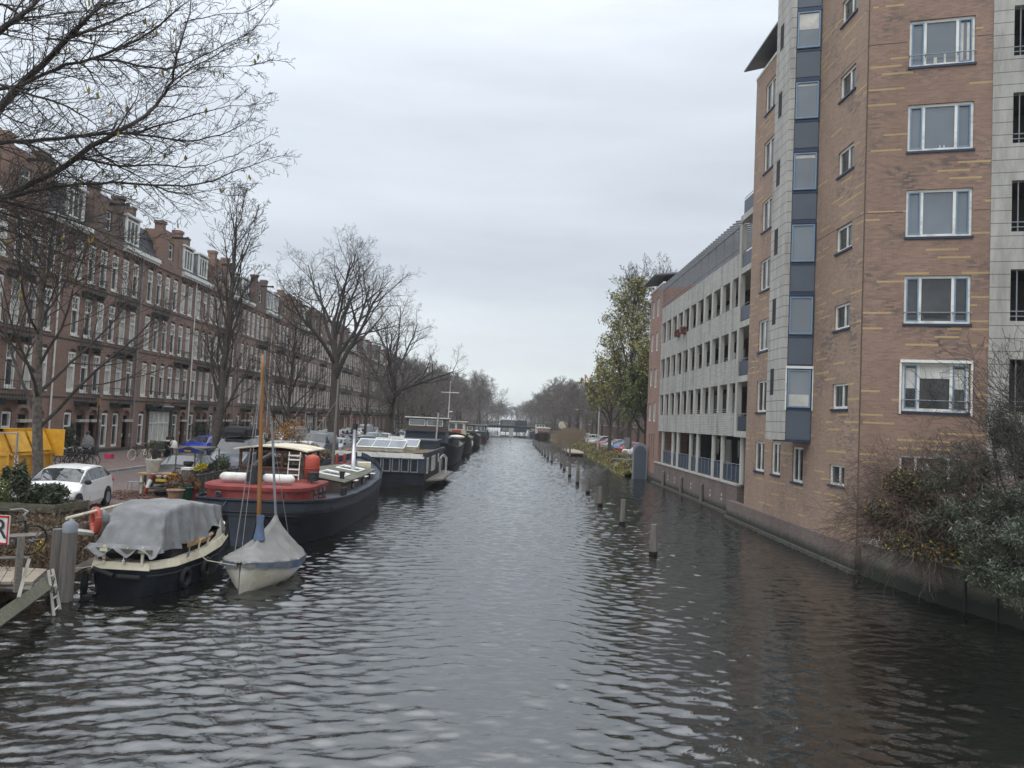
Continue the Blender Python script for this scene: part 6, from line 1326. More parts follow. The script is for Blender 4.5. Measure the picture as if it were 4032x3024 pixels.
def lantern(x,y,label,z=1.02,h=4.0):
    l=thing('street_lantern',label,'street lamp',(x,y,z)); m=MB(); m.lathe([(.16,0),(.16,.5),(.09,.6),(.075,1.4),(.05,3.0),(.05,h-.75)],(0,0,0),12); part('pole',m,'dark_metal',l,world=False,smooth=True)
    m=MB(); m.lathe([(.1,h-.75),(.2,h-.25)],(0,0,0),6); m.tube([(-.25,0,h-1),(.25,0,h-1)],.02,4); part('lantern_glass',m,'bench_wood',l,world=False); m=MB(); m.lathe([(.27,h-.25),(.12,h-.08),(.03,h),(.001,h+.1)],(0,0,0),6); part('lantern_cap',m,'dark_metal',l,world=False)
p=aY(383,1700,50); lantern(p.x,50,'old street lantern right of the standing person'); p=aY(884,1700,72); lantern(p.x,72,'old street lantern left of the sailboat mast beside the street tree')
for (px,Y,lab,h) in ((1530,112,'double globe lamp beyond the leaning elm',6.5),(2356,104,'grey lamp post with a curved arm among the poplars',9.5),(2286,150,'lamp post with round head beyond the white cars',6.5)):
    q=aY(px,1700,Y); l=thing('street_lamp',lab,'street lamp',(q.x,Y,1.0)); m=MB(); m.tube([(0,0,0),(0,0,h)],[.11,.07],8); part('pole',m,'stone_trim',l,world=False)
    m=MB(); m.tube([(-.9,0,h-.3),(0,0,h),(.9,0,h-.3)],.04,5); m.ball((-.9,0,h-.35),.28,(1,1,.7)); m.ball((.9,0,h-.35),.28,(1,1,.7)); part('lamp_head',m,'white_paint',l,world=False)
q=aY(2472,1700,71); m=MB(); m.tube([(q.x,71,1.0),(q.x,71,3.3)],.04,6); sg=single('sign_post',m,'lead_grey','grey sign on a pole in front of the poplar trunk','sign'); m=MB(); m.cbox((q.x-.05,70.95,2.95),(.5,.04,.95)); part('sign_plate',m,'chrome',sg,world=False)
q=aY(2215,1674,190); m=MB(); m.lathe([(.001,0),(1.0,.05),(1.0,.1)],(q.x,190,3.9),16,axis='y'); m.tube([(q.x,190,1.1),(q.x,190,3.)],.06,5); single('round_sign',m,'cream_paint','large pale round sign among the far right trees','sign')
# ================================================================== LEFT FOREGROUND: posts, jetty, planter
def capost(px,py,Ytop,label,r=.19,cap=True,lean=0,zb=-.8,zt=None):
    q=aY(px,py,Ytop); zt=q.z if zt is None else zt; p=thing('mooring_pile',label,'post',(q.x,Ytop,0)); m=MB()
    rn=random.Random(int(px)); n=12; rings=[]
    for z in (zb,-.1,.0,.6,1.2,zt-.12): rr=r*(1.06-.05*z/zt); rings.append([(rr*cos(2*PI*k/n)*(1+rn.uniform(-.03,.03))-lean*(zt-z)*.0,rr*sin(2*PI*k/n),z) for k in range(n)])
    m.loft(rings,cap=True); part('timber',m,'post_wood',p,world=False,smooth=False)
    if cap: m=MB(); m.lathe([(r*1.04,zt-.28),(r*1.05,zt-.1),(.03,zt+.02),(.001,zt+.03)],(0,0,0),14); part('metal_cap',m,'lead_grey',p,world=False,smooth=True)
    return p
capost(232,2062,18.0,'shorter flat-topped timber pile beside the jetty ladder',.12,False)
capost(279,2046,17.5,'thick timber pile with pointed grey metal cap next to the flat-topped one',.15)
capost(408,2010,20.3,'dark timber pile with metal cap behind the lifebuoy',.14); capost(515,1975,23.4,'distant pile with metal cap above the grey tarpaulin',.14)
m=MB(); q=aY(377,2052,20.0); m.torus((0,0,0),.29,.085,24,10,Matrix.Rotation(R(-50),3,'Z')@Matrix.Rotation(PI/2,3,'X')); lb=single('lifebuoy',m,'orange','orange lifebuoy hanging on the capped pile beside the grey tarpaulin','lifebuoy',smooth=True); lb.location=q
m=MB()
for a in (0,PI/2,PI,3*PI/2):
    T_=Matrix.Rotation(R(-50),3,'Z')@Matrix.Rotation(PI/2,3,'X'); m.torus(T_@Vector((.29*cos(a+.4),.29*sin(a+.4),0)),.088,.006,10,4,T_@Matrix.Rotation(a+.4,3,'Z')@Matrix.Rotation(PI/2,3,'X'))
part('band',m,'white_paint',lb,world=False)
a=aY(262,2044,17.4); b_=aY(500,1980,23.2); m=MB(); m.tube([(a.x,a.y,a.z+.02),(b_.x,b_.y,b_.z)],.035,6); single('handrail_pole',m,'cream_paint','long pale pole lying across the tops of the capped piles','pole')
a=aY(296,2092,17.9); b_=aY(365,2100,19.9); m=MB(); m.tube([a,b_],.07,4); single('white_beam',m,'white_paint','short white beam between the capped piles','beam')
a=aY(268,2258,17.6); b_=aY(378,2205,19.2); m=MB(); m.tube([a,b_],.10,4); single('timber_beam',m,'grey_wood','heavy timber beam joining the pile to the covered launch berth','beam')
a=aY(262,2240,17.5); b_=aY(392,2222,18.0); m=MB(); m.tube([a,a.lerp(b_,.5)+Vector((0,0,-.03)),b_],.014,5); single('mooring_rope',m,'rope','pale mooring rope from the pile to the launch stern','rope')
# jetty
jt=thing('jetty','weathered wooden jetty with handrail at the left edge','jetty',(-10.3,14.5,.6))
zj=.62
c0=aZ(185,2243,zj); c1=aZ(133,2282,zj); 
m=MB(); n=7; 
fx=aZ(190,2243,zj); nx=aZ(130,2288,zj)
# deck planks run roughly along x
dl=[aZ(-260,2215,zj),aZ(188,2240,zj),aZ(130,2290,zj),aZ(-260,2290,zj)]
for k in range(9):
    t0,t1=k/9+.004,(k+1)/9-.004; A=dl[0].lerp(dl[1],t0); Bq=dl[0].lerp(dl[1],t1); Cq=dl[3].lerp(dl[2],t1); Dq=dl[3].lerp(dl[2],t0); h=Vector((0,0,-.06))
    m.add([A,Bq,Cq,Dq,A+h,Bq+h,Cq+h,Dq+h],((0,3,2,1),(4,5,6,7),(0,1,5,4),(1,2,6,5),(2,3,7,6),(3,0,4,7)))
part('deck',m,'deck_wood',jt)
a=aY(-60,2478,13.2); b_=aY(190,2300,16.6); m=MB(); m.tube([a,b_],.17,4); part('beam',m,'mossy_wood',jt)
m=MB(); a=dl[2]; m.tube([a+Vector((-4,0,-.15)),a+Vector((0,0,-.15))],.08,4); m.tube([dl[1]+Vector((0,0,-.15)),a+Vector((0,0,-.15))],.08,4)
for t in (0,.33,.66,1): q=dl[1].lerp(dl[2],t); m.tube([q+Vector((0,0,-.05)),q+Vector((0,0,-.42))],.03,4)
part('bearer',m,'grey_wood',jt)
q0=aY(66,2330,14.9); q1=aY(84,2110,14.9); m=MB(); m.tube([(q0.x,14.9,q0.z),(q1.x,14.9,q1.z)],.075,4); part('rail_post',m,'grey_wood',jt)
for ya,yb_,r_ in ((2120,2108,.055),(2200,2196,.035)): m=MB(); m.tube([aY(-80,ya,14.8),aY(143 if ya<2150 else 115,yb_,15.2)],r_,4); part('handrail',m,'grey_wood',jt)
m=MB(); m.tube([aY(73,2352,14.6),aY(115,2200,14.9)],.035,4); part('loose_batten',m,'stone_trim',jt)
ld=thing('ladder','worn whitish wooden ladder hanging from the jetty end into the water','ladder',(-9.9,16.2,0))
A0,A1=aY(190,2245,16.4),aY(212,2425,16.2); B0,B1=aY(207,2240,16.6),aY(236,2400,16.4)
for a,b_ in ((A0,A1),(B0,B1)): m=MB(); m.tube([a,b_],.035,4); part('side_rail',m,'stone_trim',ld)
for t in (.15,.4,.65,.9): m=MB(); m.tube([A0.lerp(A1,t),B0.lerp(B1,t)],.025,4); part('rung',m,'stone_trim',ld)
m=MB(); m.tube([aY(215,2275,16.2),aY(200,2330,16.1),aY(222,2340,16.2),aY(240,2262,17.2)],.014,5); part('rope',m,'dark_metal',ld)
# sign with R
a=aY(-38,2078,14.2); m=MB(); m.cbox((a.x+.02,14.2,a.z-.02),(.72,.03,.52),R(-8)); sg=single('sign_board',m,'white_paint','white sign with a red border and a black letter R at the left edge','sign')
m=MB(); T_=Matrix.Translation((a.x+.02,14.18,a.z-.02))@Matrix.Rotation(R(-8),4,'Z')
for bx_ in ((-.36,-.26,.36,-.23),(-.36,.22,.36,.26),(-.36,-.26,-.33,.26),(.33,-.26,.36,.26)): m.box((bx_[0],-.006,bx_[1]),(bx_[2],.0,bx_[3]),T_)
part('border',m,'red_paint',sg,world=False)
lettering('R',tuple(T_@Vector((.19,-.01,0))),(PI/2,0,R(-8)),.5,'dark_metal',sg,'letter')
# ------------------------------------------------------------------ plants
def leafcloud(rn,n,cfun,size,asp=2.2):
    mb=MB()
    for _ in range(n):
        c=cfun(); a=rvec(rn).normalized(); b_=a.cross(rvec(rn)).normalized(); s_=size*rn.uniform(.6,1.3); mb.quad(c-a*s_*asp*.5,c-b_*s_*.3,c+a*s_*asp*.5,c+b_*s_*.3)
    return mb
def bushy(name,label,cat,loc,rad,n,mt,size,stems=10,seed=0,stemm='twig',asp=2.2,group=None,clump=7,flowers=None):
    rn=random.Random(seed); o=thing(name,label,cat,loc,group=group); cs=[]
    for _ in range(clump): cs.append((Vector((rn.gauss(0,.38)*rad[0],rn.gauss(0,.38)*rad[1],rad[2]*rn.uniform(.3,1.5))),rn.uniform(.3,.6)))
    def cf():
        c,r=rn.choice(cs); d=rvec(rn); d=d.normalized()*(rn.random()**.4); q=c+Vector((d.x*rad[0]*r,d.y*rad[1]*r,d.z*rad[2]*r)); q.z=max(.02,q.z); return q
    part('foliage',leafcloud(rn,n,cf,size,asp),mt,o,world=False); m=MB()
    for _ in range(stems): c=rn.choice(cs)[0]; m.tube([(c.x*.2,c.y*.2,0),c*.6+rvec(rn)*.05,c+rvec(rn)*.15],[.02,.012,.006],4,False)
    part('stems',m,stemm,o,world=False)
    if flowers: part('flowers',leafcloud(rn,flowers[1],cf,flowers[2],1.2),flowers[0],o,world=False)
    return o
# planter
pl=thing('planter_box','grey-green timber plank planter overflowing with shrubs by the white hatchback','planter',(-13.4,22.2,1.1))
pa,pb_,pc2=(-14.6,21.75),(-12.55,21.75),(-12.35,23.1)
m=MB()
def plank(mb,p,q,z0,z1,t=.045):
    p=Vector((p[0],p[1],0)); q=Vector((q[0],q[1],0)); d=(q-p).normalized(); n=Vector((-d.y,d.x,0))*t
    vs=[p-n*.0,q,q+n,p+n]; mb.add([v+Vector((0,0,z)) for z in (z0,z1) for v in vs],((0,3,2,1),(4,5,6,7),(0,1,5,4),(1,2,6,5),(2,3,7,6),(3,0,4,7)))
for (z0,z1) in ((1.0,1.22),(1.32,1.55)): plank(m,pa,pb_,z0,z1); plank(m,pb_,pc2,z0,z1); plank(m,pc2,(-14.6,23.1),z0,z1); plank(m,(-14.6,23.1),pa,z0,z1)
part('plank',m,'mossy_wood',pl); m=MB()
for x,y in (pb_,pc2,(-14.6,21.75),(-13.6,21.8),(-12.45,22.4)): m.cbox((x-.05,y+.06,1.25),(.08,.08,.6))
part('corner_post',m,'grey_wood',pl); m=MB(); m.box((-14.55,21.8,.9),(-12.55,23.05,1.4)); part('soil',m,'earth',pl)
bushy('shrub','dark narrow-leaved shrub in the timber planter in front of the white hatchback','shrub',(-13.35,22.4,1.3),(.75,.45,.42),2300,'leaf_dark',.09,20,1,asp=3.2,clump=14)
bushy('shrub','taller spiky dark shrub reaching above the planter against the tree trunk','shrub',(-14.0,22.5,1.3),(.32,.3,.85),900,'leaf_dark',.1,14,2,asp=3.4,clump=9)
bushy('shrub','lighter green shrub with small white flowers at the left end of the planter','shrub',(-14.35,22.1,1.3),(.55,.45,.45),1900,'leaf_green',.055,12,3,flowers=('white_paint',50,.05))
m=MB(); m.box((-16.5,20.9,.9),(-12.2,21.6,1.02)); single('timber_edge',m,'mossy_wood','mossy timber edging below the planter','edging')
rn=random.Random(5)
lit=MB()
for _ in range(3800):
    x,y=(rn.uniform(-15.6,-12.4),rn.uniform(28.5,31.6)) if rn.random()<.75 else (rn.uniform(-15,-12.4),rn.uniform(20,21.5)); c=Vector((x,y,.93+rn.random()*.05)); s_=.045; a=rvec(rn)*s_; b_=rvec(rn)*s_; a.z*=.3; b_.z*=.3; lit.quad(c-a,c-b_,c+a,c+b_)
struct('leaf_litter',lit,'leaf_litter',kind='stuff')
# bank plants at the quay below the planter
bush_=MB(); rn=random.Random(6)
for _ in range(900):
    x=rn.uniform(-13.2,-10.9); y=rn.uniform(16.8,23.5); z0=max(0,.85-(x+12.3)*.55) if x>-12.3 else .9; z0=min(z0,.9); h=rn.uniform(.25,.8); l=rvec(rn)*.25; bush_.tube([(x,y,z0-.1),(x+l.x*.5,y+l.y*.5,z0+h*.6),(x+l.x*1.5,y+l.y*1.5,z0+h)],[.006,.004,.003],3,False)
struct('undergrowth',bush_,'leaf_brown',kind='stuff')
gm=MB()
for _ in range(6500):
    x=rn.uniform(-13.2,-10.9); y=rn.uniform(16.8,23.5); z0=min(.9,.85-(x+12.3)*.55) if x>-12.3 else .9; c=Vector((x+rn.gauss(0,.05),y,max(.02,z0+rn.random()**2*.55))); s_=.035; a=rvec(rn)*s_*1.4; b_=rvec(rn)*s_; gm.quad(c-a,c-b_,c+a,c+b_)
struct('weeds',gm,'leaf_brown',kind='stuff')
bk=MB(); bk.loft([[(-12.4,y,.93),(-12.0,y+.1*sin(y*3),.62),(-11.5,y,.35),(-10.9,y,.0),(-10.6,y,-.4)] for y in [12+.5*k for k in range(24)]],closed=False); struct('earth_bank',bk,'earth',smooth=True)
bushy('weed','small plant with yellow-green leaves growing on the bank behind the piles','plant',(-11.6,19.6,.4),(.15,.15,.35),120,'leaf_yellowbright',.05,5,9)
bushy('weed','yellowing plant on the litter below the planter','plant',(-13.3,20.7,.95),(.25,.2,.12),120,'leaf_yellowbright',.06,5,10)
# quayside pots, table
def pot(px,py,z,r,h,mt,label,plant=None,pm='leaf_brown',ph=.5,n=250):
    q=aZ(px,py,z); m=MB(); m.lathe([(r*.72,0),(r*.8,h*.3),(r*.83,h*.33),(r*.86,h*.62),(r*.9,h*.66),(r*.95,h*.9),(r*1.08,h*.92),(r*1.08,h),(r*.9,h),(r*.88,h*.9),(.001,h*.88)],(0,0,0),18); o=single('plant_pot',m,mt,label,'plant pot',smooth=True); o.location=(q.x,q.y,z)
    if plant: bushy('potted_plant',plant,'plant',(q.x,q.y,z+h*.9),(r*1.3,r*1.3,ph),n,pm,.05,12,int(px))
    return q
pot(689,1981,.91,.3,.5,'terracotta','wide ribbed terracotta pot at the quay edge near the red cabin')
pot(728,1975,.91,.26,.55,'green_plastic','dark green pot behind the ribbed terracotta pot','brown-green plant in the dark green pot','leaf_brown',.35,500)
pot(760,1972,.91,.2,.5,'rust_red','brown-red pot beside the barge bow rail','straggly yellowing plant in the brown-red pot','leaf_orange',.3,250)
pot(636,1955,.91,.3,.22,'cloth_black','black bowl planter by the table foot')
q=aZ(595,1945,.91)
tb=thing('work_table','old wooden work table with cream legs among the pots','table',(q.x+.3,q.y,.91)); tx,ty=q.x+.3,q.y
m=MB(); m.cbox((tx-.35,ty,1.72),(.9,.7,.05),.1); m.cbox((tx+.5,ty-.1,1.76),(.85,.75,.05),-.15); part('table_top',m,'bench_wood',tb)
for x_,y_ in ((-.6,-.25),(.75,-.3),(.75,.3),(-.6,.3)): m=MB(); m.cbox((tx+x_,ty+y_,1.3),(.08,.08,.8)); part('leg',m,'cream_paint',tb)
m=MB(); m.cbox((tx,ty,1.15),(1.4,.4,.05)); part('shelf',m,'mossy_wood',tb)
m=MB(); m.tube([(tx-.35,ty-.5,.93),(tx-.1,ty-.35,1.75)],.075,8); rwp=single('striped_tube',m,'white_paint','red and white banded tube leaning on the work table','barrier tube')
m=MB()
for t0,t1 in ((.0,.33),(.72,.98)): m.tube([(tx-.35+.25*t0,ty-.5+.15*t0,.93+.82*t0),(tx-.35+.25*t1,ty-.5+.15*t1,.93+.82*t1)],.078,8)
part('red_band',m,'rust_red',rwp,world=False)
m=MB(); m.lathe([(.2,0),(.27,.35),(.31,.5),(.31,.56),(.26,.56),(.001,.5)],(tx-.3,ty,1.75),14); single('plant_pot',m,'stone_trim','pale ornamental urn standing on the work table','plant pot',smooth=True); bushy('potted_plant','leafless twiggy plant in the pale urn','plant',(tx-.3,ty,2.25),(.3,.3,.35),90,'leaf_brown',.04,40,44)
q=aZ(532,1945,.91); st_=thing('folding_stool','low grey metal stool left of the work table','stool',(q.x,q.y,.91)); m=MB(); m.cbox((q.x,q.y,1.38),(.55,.4,.03)); part('seat',m,'lead_grey',st_)
for a,b_ in ((-.25,-.18),(.25,-.18),(.25,.18),(-.25,.18)): m=MB(); m.tube([(q.x+a,q.y+b_,.92),(q.x+a*.9,q.y+b_*.9,1.37)],.014,4); part('leg',m,'lead_grey',st_)
bushy('shrub','orange autumn shrub in front of the black sedan','shrub',(-13.0,30.6,.9),(.45,.4,.62),1500,'leaf_orange',.07,16,12,clump=9)
bushy('shrub','straggly brown-green shrub at the quay below the orange one','shrub',(-12.7,29.6,.9),(.6,.5,.42),1500,'leaf_brown',.06,16,13)
bushy('shrub','bright yellow flowering plant on the quayside fence','shrub',(-12.3,31.2,1.9),(.26,.2,.17),300,'leaf_yellowbright',.09,8,14)
bushy('shrub','dense dark quayside shrub beside the wheelhouse','shrub',(-12.6,34.2,.9),(.7,.8,.85),2000,'leaf_dark',.08,16,15)
bushy('shrub','grey-green tangle of shrubs in front of the parked cars right of the wheelhouse','shrub',(-11.9,41.5,.9),(1.1,2.2,1.0),3800,'leaf_brown',.07,60,16,clump=16)
bushy('shrub','pale feathery shrub behind the barge roof','shrub',(-11.5,47.5,.9),(.9,1.2,.85),2600,'reed',.09,30,17,asp=4,clump=9)
bushy('shrub','golden-leaved shrub beneath the small street tree','shrub',(-14.9,52.5,1.2),(1.6,1.6,1.6),1600,'leaf_orange',.09,30,18,clump=14)
fn=thing('picket_fence','dark low garden fence between the pots and the barge','fence',(-12.1,31.5,.9))
for k in range(7): y=30.6+k*.75; m=MB(); m.cbox((-12.15,y,1.35),(.09,.09,.95)); part('fence_post',m,'grey_wood',fn)
m=MB(); m.box((-12.2,30.5,1.7),(-12.1,35.2,1.78)); m.box((-12.18,30.5,1.05),(-12.12,35.2,1.6)); part('fence_panel',m,'dark_stone',fn)
m=MB(); q=aY(735,1900,30.2); m.cbox((q.x,30.2,1.45),(.28,.28,1.1)); bp_=single('bollard_post',m,'grey_wood','square grey post with a white cap left of the red cabin','post'); m=MB(); m.cbox((q.x,30.2,2.05),(.36,.36,.09)); part('cap',m,'white_paint',bp_,world=False)
ar=thing('garden_frame','thin green metal garden arch with hanging baskets by the black sedan','garden frame',(-12.6,31.6,.9))
m=MB()
for x_,y_ in ((-13.3,31.2),(-12.3,31.2),(-13.1,32.6),(-12.1,32.6)): m.tube([(x_,y_,.9),(x_,y_,2.75)],.03,5)
m.tube([(-13.4,31.2,2.7),(-12.8,31.2,2.85),(-12.2,31.2,2.7)],.035,5); m.cbox((-12.7,31.9,2.8),(1.1,1.4,.04)); m.cbox((-12.7,31.4,1.95),(1.2,.3,.05)); part('frame',m,'mossy_wood',ar)
m=MB(); m.lathe([(.08,1.98),(.2,2.15),(.2,2.25),(.001,2.25)],(-12.8,31.25,0),10); part('basket',m,'dark_metal',ar)
# shrubs by the facades
for i,(px,py,Y,rd,hh,lab) in enumerate(((610,1790,55,.6,.5,'yellow-green potted shrub before the paired arched doorways'),(885,1700,78,1.3,1.3,'clipped dark round bush right of the shopfronts'),(805,1700,69,1.2,1.3,'clipped dark round bush behind the blue hatchback'),(280,1650,48,.5,1.4,'dark climbing evergreen beside the standing person'),(1668,1680,130,1.4,2.4,'dark green conifer beside the leaning elm'))):
    q=aY(px,1650,Y); x=max(q.x,-27.3); bushy('shrub',lab,'shrub',(x,Y,1.02),(rd,rd,hh),1300,'leaf_dark' if i else 'leaf_green',.09 if Y<100 else .16,10,70+i,clump=10)
# coot on the water
q=aZ(338,2362,0); ck=thing('coot','small black waterbird with a white forehead beside the launch stern','bird',(q.x,q.y,0),R(-100)); m=MB(); rg=[]
for x,r_,z in ((-.2,.02,.07),(-.13,.06,.05),(0,.09,.04),(.1,.075,.05),(.15,.04,.1),(.16,.032,.16),(.19,.036,.2),(.23,.02,.19),(.25,.008,.18)): rg.append([(x,r_*cos(a*PI/4),z+r_*sin(a*PI/4)) for a in range(8)])
m.loft(rg,cap=True); part('body',m,'cloth_black',ck,world=False,smooth=True); m=MB(); m.ball((.235,0,.2),.02,(1.2,.7,1.3)); part('beak',m,'white_paint',ck,world=False)
# right bank vegetation
rn=random.Random(21); vg=MB(); 
for _ in range(15000):
    y=68+rn.random()**1.25*85; t=rn.random(); x=10.7-.4*sin(y*.11)+t*2.3; z0=.1+t*1.0; h=rn.uniform(.1,.55)*(1+.5*sin(y*.7)); c=Vector((x,y,z0+h*rn.random())); s_=.09+.0006*y; a=rvec(rn)*s_; a.z=abs(a.z)+s_*.5; b_=rvec(rn)*s_*.5; vg.quad(c-a,c-b_,c+a,c+b_)
struct('bank_plants',vg,'leaf_olive',kind='stuff')
vg=MB()
for _ in range(9000):
    y=68+rn.random()*60; t=rn.random(); x=10.8-.4*sin(y*.11)+t*2.3; c=Vector((x,y,.15+t*1.05+rn.random()*.5)); s_=.11; a=rvec(rn)*s_; b_=rvec(rn)*s_*.5; vg.quad(c-a,c-b_,c+a,c+b_)
struct('dead_undergrowth',vg,'leaf_brown',kind='stuff')
rr_=thing('reed_clump','pale dry reed clump on the right bank by the little landing stage','reeds',(11.6,136,.5)); m=MB()
for _ in range(2600): x=11.6+rn.gauss(0,1.1); y=137+rn.gauss(0,3.2); h=rn.uniform(1.5,3.4); m.tube([(x,y,.3),(x+rn.gauss(0,.35),y,.3+h)],[.03,.015],3,False)
part('stalks',m,'reed',rr_)
ds=thing('landing_stage','small low wooden landing stage on posts at the right bank','jetty',(9.3,112,.4)); m=MB(); m.box((8.6,106,.35),(10.9,120,.5)); part('deck',m,'deck_wood',ds)
for x,y in ((8.7,106),(8.6,111),(8.6,116),(8.6,121),(10.7,106)): m=MB(); m.tube([(x,y,-.5),(x,y,1.6)],.13,7); part('post',m,'post_wood',ds)
# ------------------------------------------------------------------ big bush, foreground right
def inb(rn,c,r): d=rvec(rn).normalized()*(rn.random()**.45); return Vector((c[0]+d.x*r[0],c[1]+d.y*r[1],c[2]+d.z*r[2]))
rn=random.Random(33)
def pxc(px,py,Y): q=aY(px,py,Y); return (q.x,q.y,q.z)
b1=thing('evergreen_bush','big evergreen bush with silvery leaves spilling over the right quay wall','bush',(13.3,19.5,1.2))
cl_=[(pxc(3940,1690,20.0),(.5,.6,.85)),(pxc(4020,1760,19.8),(.6,.7,.7)),(pxc(4060,1800,19.2),(.8,.8,.8)),(pxc(3830,1830,20.4),(.9,.9,.65)),(pxc(3980,1990,18.8),(1.0,1.1,.8)),(pxc(3780,2010,20),(.9,.9,.6)),(pxc(3860,2130,19),(.8,.8,.6)),(pxc(4010,2150,18.3),(.9,.9,.7)),(pxc(3960,2260,18.3),(.65,.6,.55)),(pxc(3860,2260,18.9),(.5,.5,.45)),(pxc(4030,2330,17.9),(.5,.5,.5)),(pxc(3700,1900,20.6),(.7,.7,.45)),(pxc(3640,2060,20.6),(.6,.6,.45))]
dk=MB(); sv_=MB()
for i,(c,r) in enumerate(cl_):
    sub=[inb(rn,c,(r[0]*.85,r[1]*.85,r[2]*.85)) for _ in range(26)]
    for j in range(int(3900*r[0]*r[2]/.6)):
        s0=rn.choice(sub); q=s0+rvec(rn).normalized()*(rn.random()**.5)*.24; a=rvec(rn).normalized(); b_=a.cross(rvec(rn)).normalized(); s_=rn.uniform(.022,.048)
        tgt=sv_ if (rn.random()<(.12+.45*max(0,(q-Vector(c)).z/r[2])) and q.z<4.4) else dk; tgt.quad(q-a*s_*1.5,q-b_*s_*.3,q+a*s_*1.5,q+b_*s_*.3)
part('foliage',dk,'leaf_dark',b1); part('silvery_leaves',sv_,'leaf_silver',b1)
m=MB()
for c,r in cl_:
    for _ in range(6): q=inb(rn,c,r); m.tube([(13.7,19.6,1.1),Vector((13.6,19.6,1.4)).lerp(q,.5)+rvec(rn)*.3,q],[.05,.025,.008],5,False)
for _ in range(150): c,r=rn.choice(cl_); q=inb(rn,c,(r[0]*1.15,r[1]*1.1,r[2]*1.2)); m.tube([q,q+rvec(rn)*.2+Vector((0,0,.1))],[.008,.004],3,False)
part('stems',m,'twig',b1)
b2=thing('yellowing_bush','small bush with yellow-green leaves between the bare shrub and the evergreen','bush',(12.6,20.8,1.2)); m=MB()
c2=[(pxc(3560,1900,21),(.55,.5,.4)),(pxc(3480,2010,21.3),(.5,.5,.35)),(pxc(3640,1960,20.8),(.5,.5,.4)),(pxc(3560,2130,20.6),(.75,.6,.35)),(pxc(3700,2180,20),(.7,.6,.3))]
mo=MB(); my=MB(); mg=MB()
for c,r in c2:
    for _ in range(2100):
        q=inb(rn,c,r); a=rvec(rn).normalized(); b_=a.cross(rvec(rn)).normalized(); s_=rn.uniform(.03,.05); (my if rn.random()<.03 else mg if rn.random()<.45 else mo).quad(q-a*s_*1.2,q-b_*s_*.5,q+a*s_*1.2,q+b_*s_*.5)
part('foliage',mo,'leaf_brown',b2); part('yellow_leaves',my,'leaf_yellowbright',b2); part('green_leaves',mg,'leaf_dark',b2)
m=MB(); 
for c,r in c2:
    for _ in range(8): m.tube([(12.8,20.8,1.1),inb(rn,c,(r[0]*.6,.3,r[2]*.4)),inb(rn,c,r)],[.02,.012,.005],4,False)
part('stems',m,'twig',b2)
b3_=thing('weeping_shrub','bare reddish weeping shrub hanging over the quay wall at the tower corner','shrub',(12.4,22.6,1.2)); m=MB()
WP=dict(lv=3,seg=[6,8,6,4],wig=[.1,.16,.22,.28],up=[0,-.07,-.09,-.06],tip=[.4,.35,.4,.6],rmin=.0048,k=[5,4,3,3],n=[8,8,5],t0=[.25,.2,.1],ang=[35,32,38],lr=[.75,.6,.55],rr=[.6,.6,.65])
for k in range(36):
    a=rn.uniform(0,2*PI); d=Vector((cos(a)*.9-.45,sin(a)*.5-.2,rn.uniform(.5,1.6))); grow(m,rn,Vector((12.5+rn.gauss(0,.35),22.0+rn.gauss(0,.5),1.2)),d,rn.uniform(1.9,3.3),.03,0 if k<14 else 1,WP)
part('branches',m,'twig_red',b3_)
lb_=MB()
for _ in range(260): q=Vector((11.9+rn.gauss(0,.7),22.2+rn.gauss(0,.8),2.4+rn.gauss(0,.6))); a=rvec(rn)*.03; b_=rvec(rn)*.03; lb_.quad(q-a,q-b_,q+a,q+b_)
part('leaves',lb_,'leaf_orange',b3_)
m=MB(); WP2=dict(WP,up=[.02,.03,.02,0],lv=3)
lt=thing('bare_sapling','thin bare sapling branches in front of the concrete loggias','sapling',(14.9,18.6,1.2))
for k in range(3): grow(m,rn,Vector((14.9,18.6,1.2)),Vector((-.5-.25*k,0,1.2)),4.6,.035,0,WP2)
part('branches',m,'twig',lt)
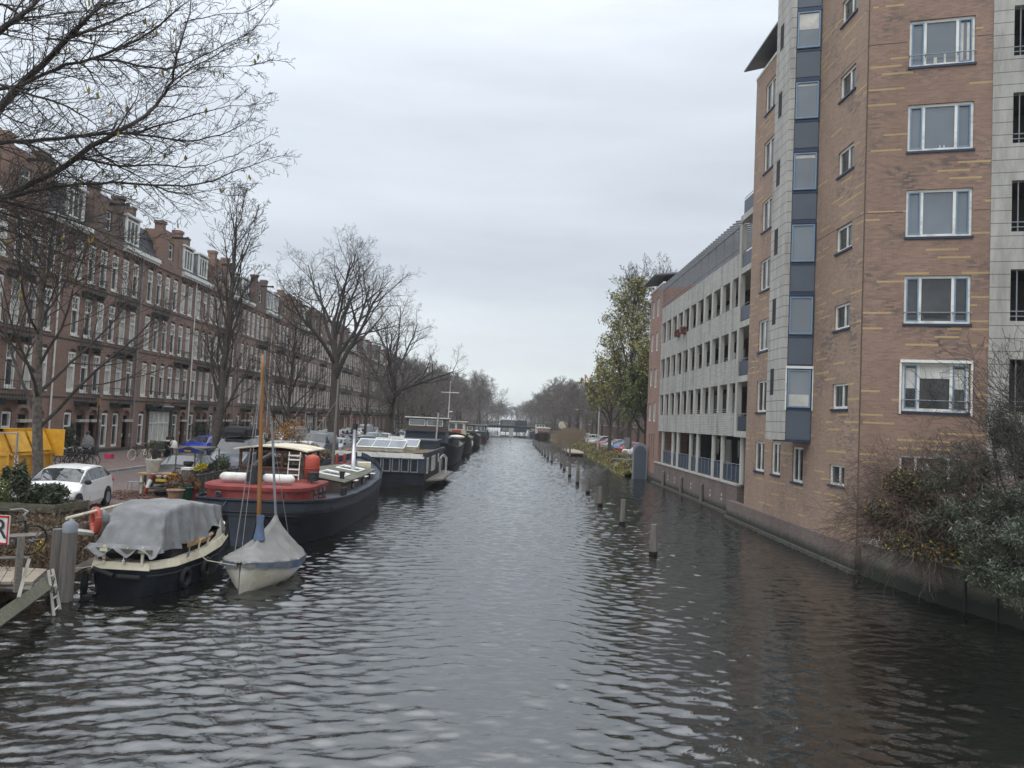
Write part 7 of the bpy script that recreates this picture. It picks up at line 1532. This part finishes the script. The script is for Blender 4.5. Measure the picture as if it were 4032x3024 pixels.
# ================================================================== LIGHT AND SKY
w=bpy.data.worlds.new('World'); sc.world=w; w.use_nodes=True; nt=w.node_tree; N_=nt.nodes; L_=nt.links
class WW: pass
ww=NT.__new__(NT); ww.nt=nt; ww.N=N_; ww.L=L_
bg_=N_['Background']; out=N_['World Output']
sky=ww.n('ShaderNodeTexSky',sky_type='NISHITA'); sky.sun_disc=False; sky.sun_elevation=R(52); sky.sun_rotation=R(205)
L_.new(sky.outputs[0],bg_.inputs['Color']); bg_.inputs['Strength'].default_value=.10
tc=ww.n('ShaderNodeTexCoord').outputs['Generated']; sp=ww.n('ShaderNodeSeparateXYZ'); L_.new(tc,sp.inputs[0])
zc=sp.outputs[2]
col=ww.ramp(zc,[(0.0,(.76,.80,.80)),(.035,(.80,.845,.84)),(.07,(.64,.69,.71)),(.12,(.64,.685,.72)),(.18,(.55,.595,.65)),(.28,(.58,.63,.69)),(.42,(.64,.695,.765)),(.52,(.84,.89,.96)),(.68,(1.25,1.3,1.37)),(.9,(1.9,1.95,2.0))])
n1=ww.noise(ww.scalev(tc,(1.2,1.2,7.)),1.5,5,.55); 
cl2=ww.ramp(n1,[(.30,(.80,.81,.83)),(.70,(1.12,1.115,1.10))]); col=ww.mix(.75,col,cl2,'MULTIPLY')
# brighter toward the upper left
sd=ww.math('MULTIPLY_ADD',sp.outputs[0],-.22,1.0); cc=ww.n('ShaderNodeCombineXYZ'); [L_.new(sd,cc.inputs[i]) for i in range(3)]; col=ww.mix(1.,col,cc.outputs[0],'MULTIPLY')
b2_=ww.n('ShaderNodeBackground'); L_.new(col,b2_.inputs['Color']); b2_.inputs['Strength'].default_value=1.0
mx=ww.n('ShaderNodeMixShader'); mx.inputs[0].default_value=.93; L_.new(bg_.outputs[0],mx.inputs[1]); L_.new(b2_.outputs[0],mx.inputs[2]); L_.new(mx.outputs[0],out.inputs['Surface'])
ld_=bpy.data.lights.new('sun','SUN'); ld_.energy=.6; ld_.angle=R(40); ld_.color=(1,.97,.93); lo=bpy.data.objects.new('sun',ld_); COL.objects.link(lo)
az=R(205); el=R(52); sd_=Vector((sin(az)*cos(el),cos(az)*cos(el),sin(el))); lo.rotation_euler=sd_.to_track_quat('Z','Y').to_euler()
if HAZE:
    m,t,b=newmat('haze_air'); t.N.remove(b); pv=t.n('ShaderNodeVolumePrincipled'); pv.inputs['Color'].default_value=(.9,.93,.97,1); pv.inputs['Density'].default_value=.00042; pv.inputs['Anisotropy'].default_value=.2; t.l(pv.outputs[0],t.N['Material Output'].inputs['Volume'])
    mb=MB(); mb.box((-1600,-60,-3),(1600,2600,60)); struct('haze',mb,'haze_air',kind='stuff')
sc.view_settings.view_transform='Standard'; sc.view_settings.look='None'; sc.view_settings.exposure=.35; sc.view_settings.gamma=1
cy=sc.cycles; cy.max_bounces=6; cy.diffuse_bounces=3; cy.glossy_bounces=3; cy.volume_bounces=0; cy.transparent_max_bounces=4; cy.use_adaptive_sampling=True; cy.adaptive_threshold=.02
try: cy.use_denoising=True
except Exception: pass
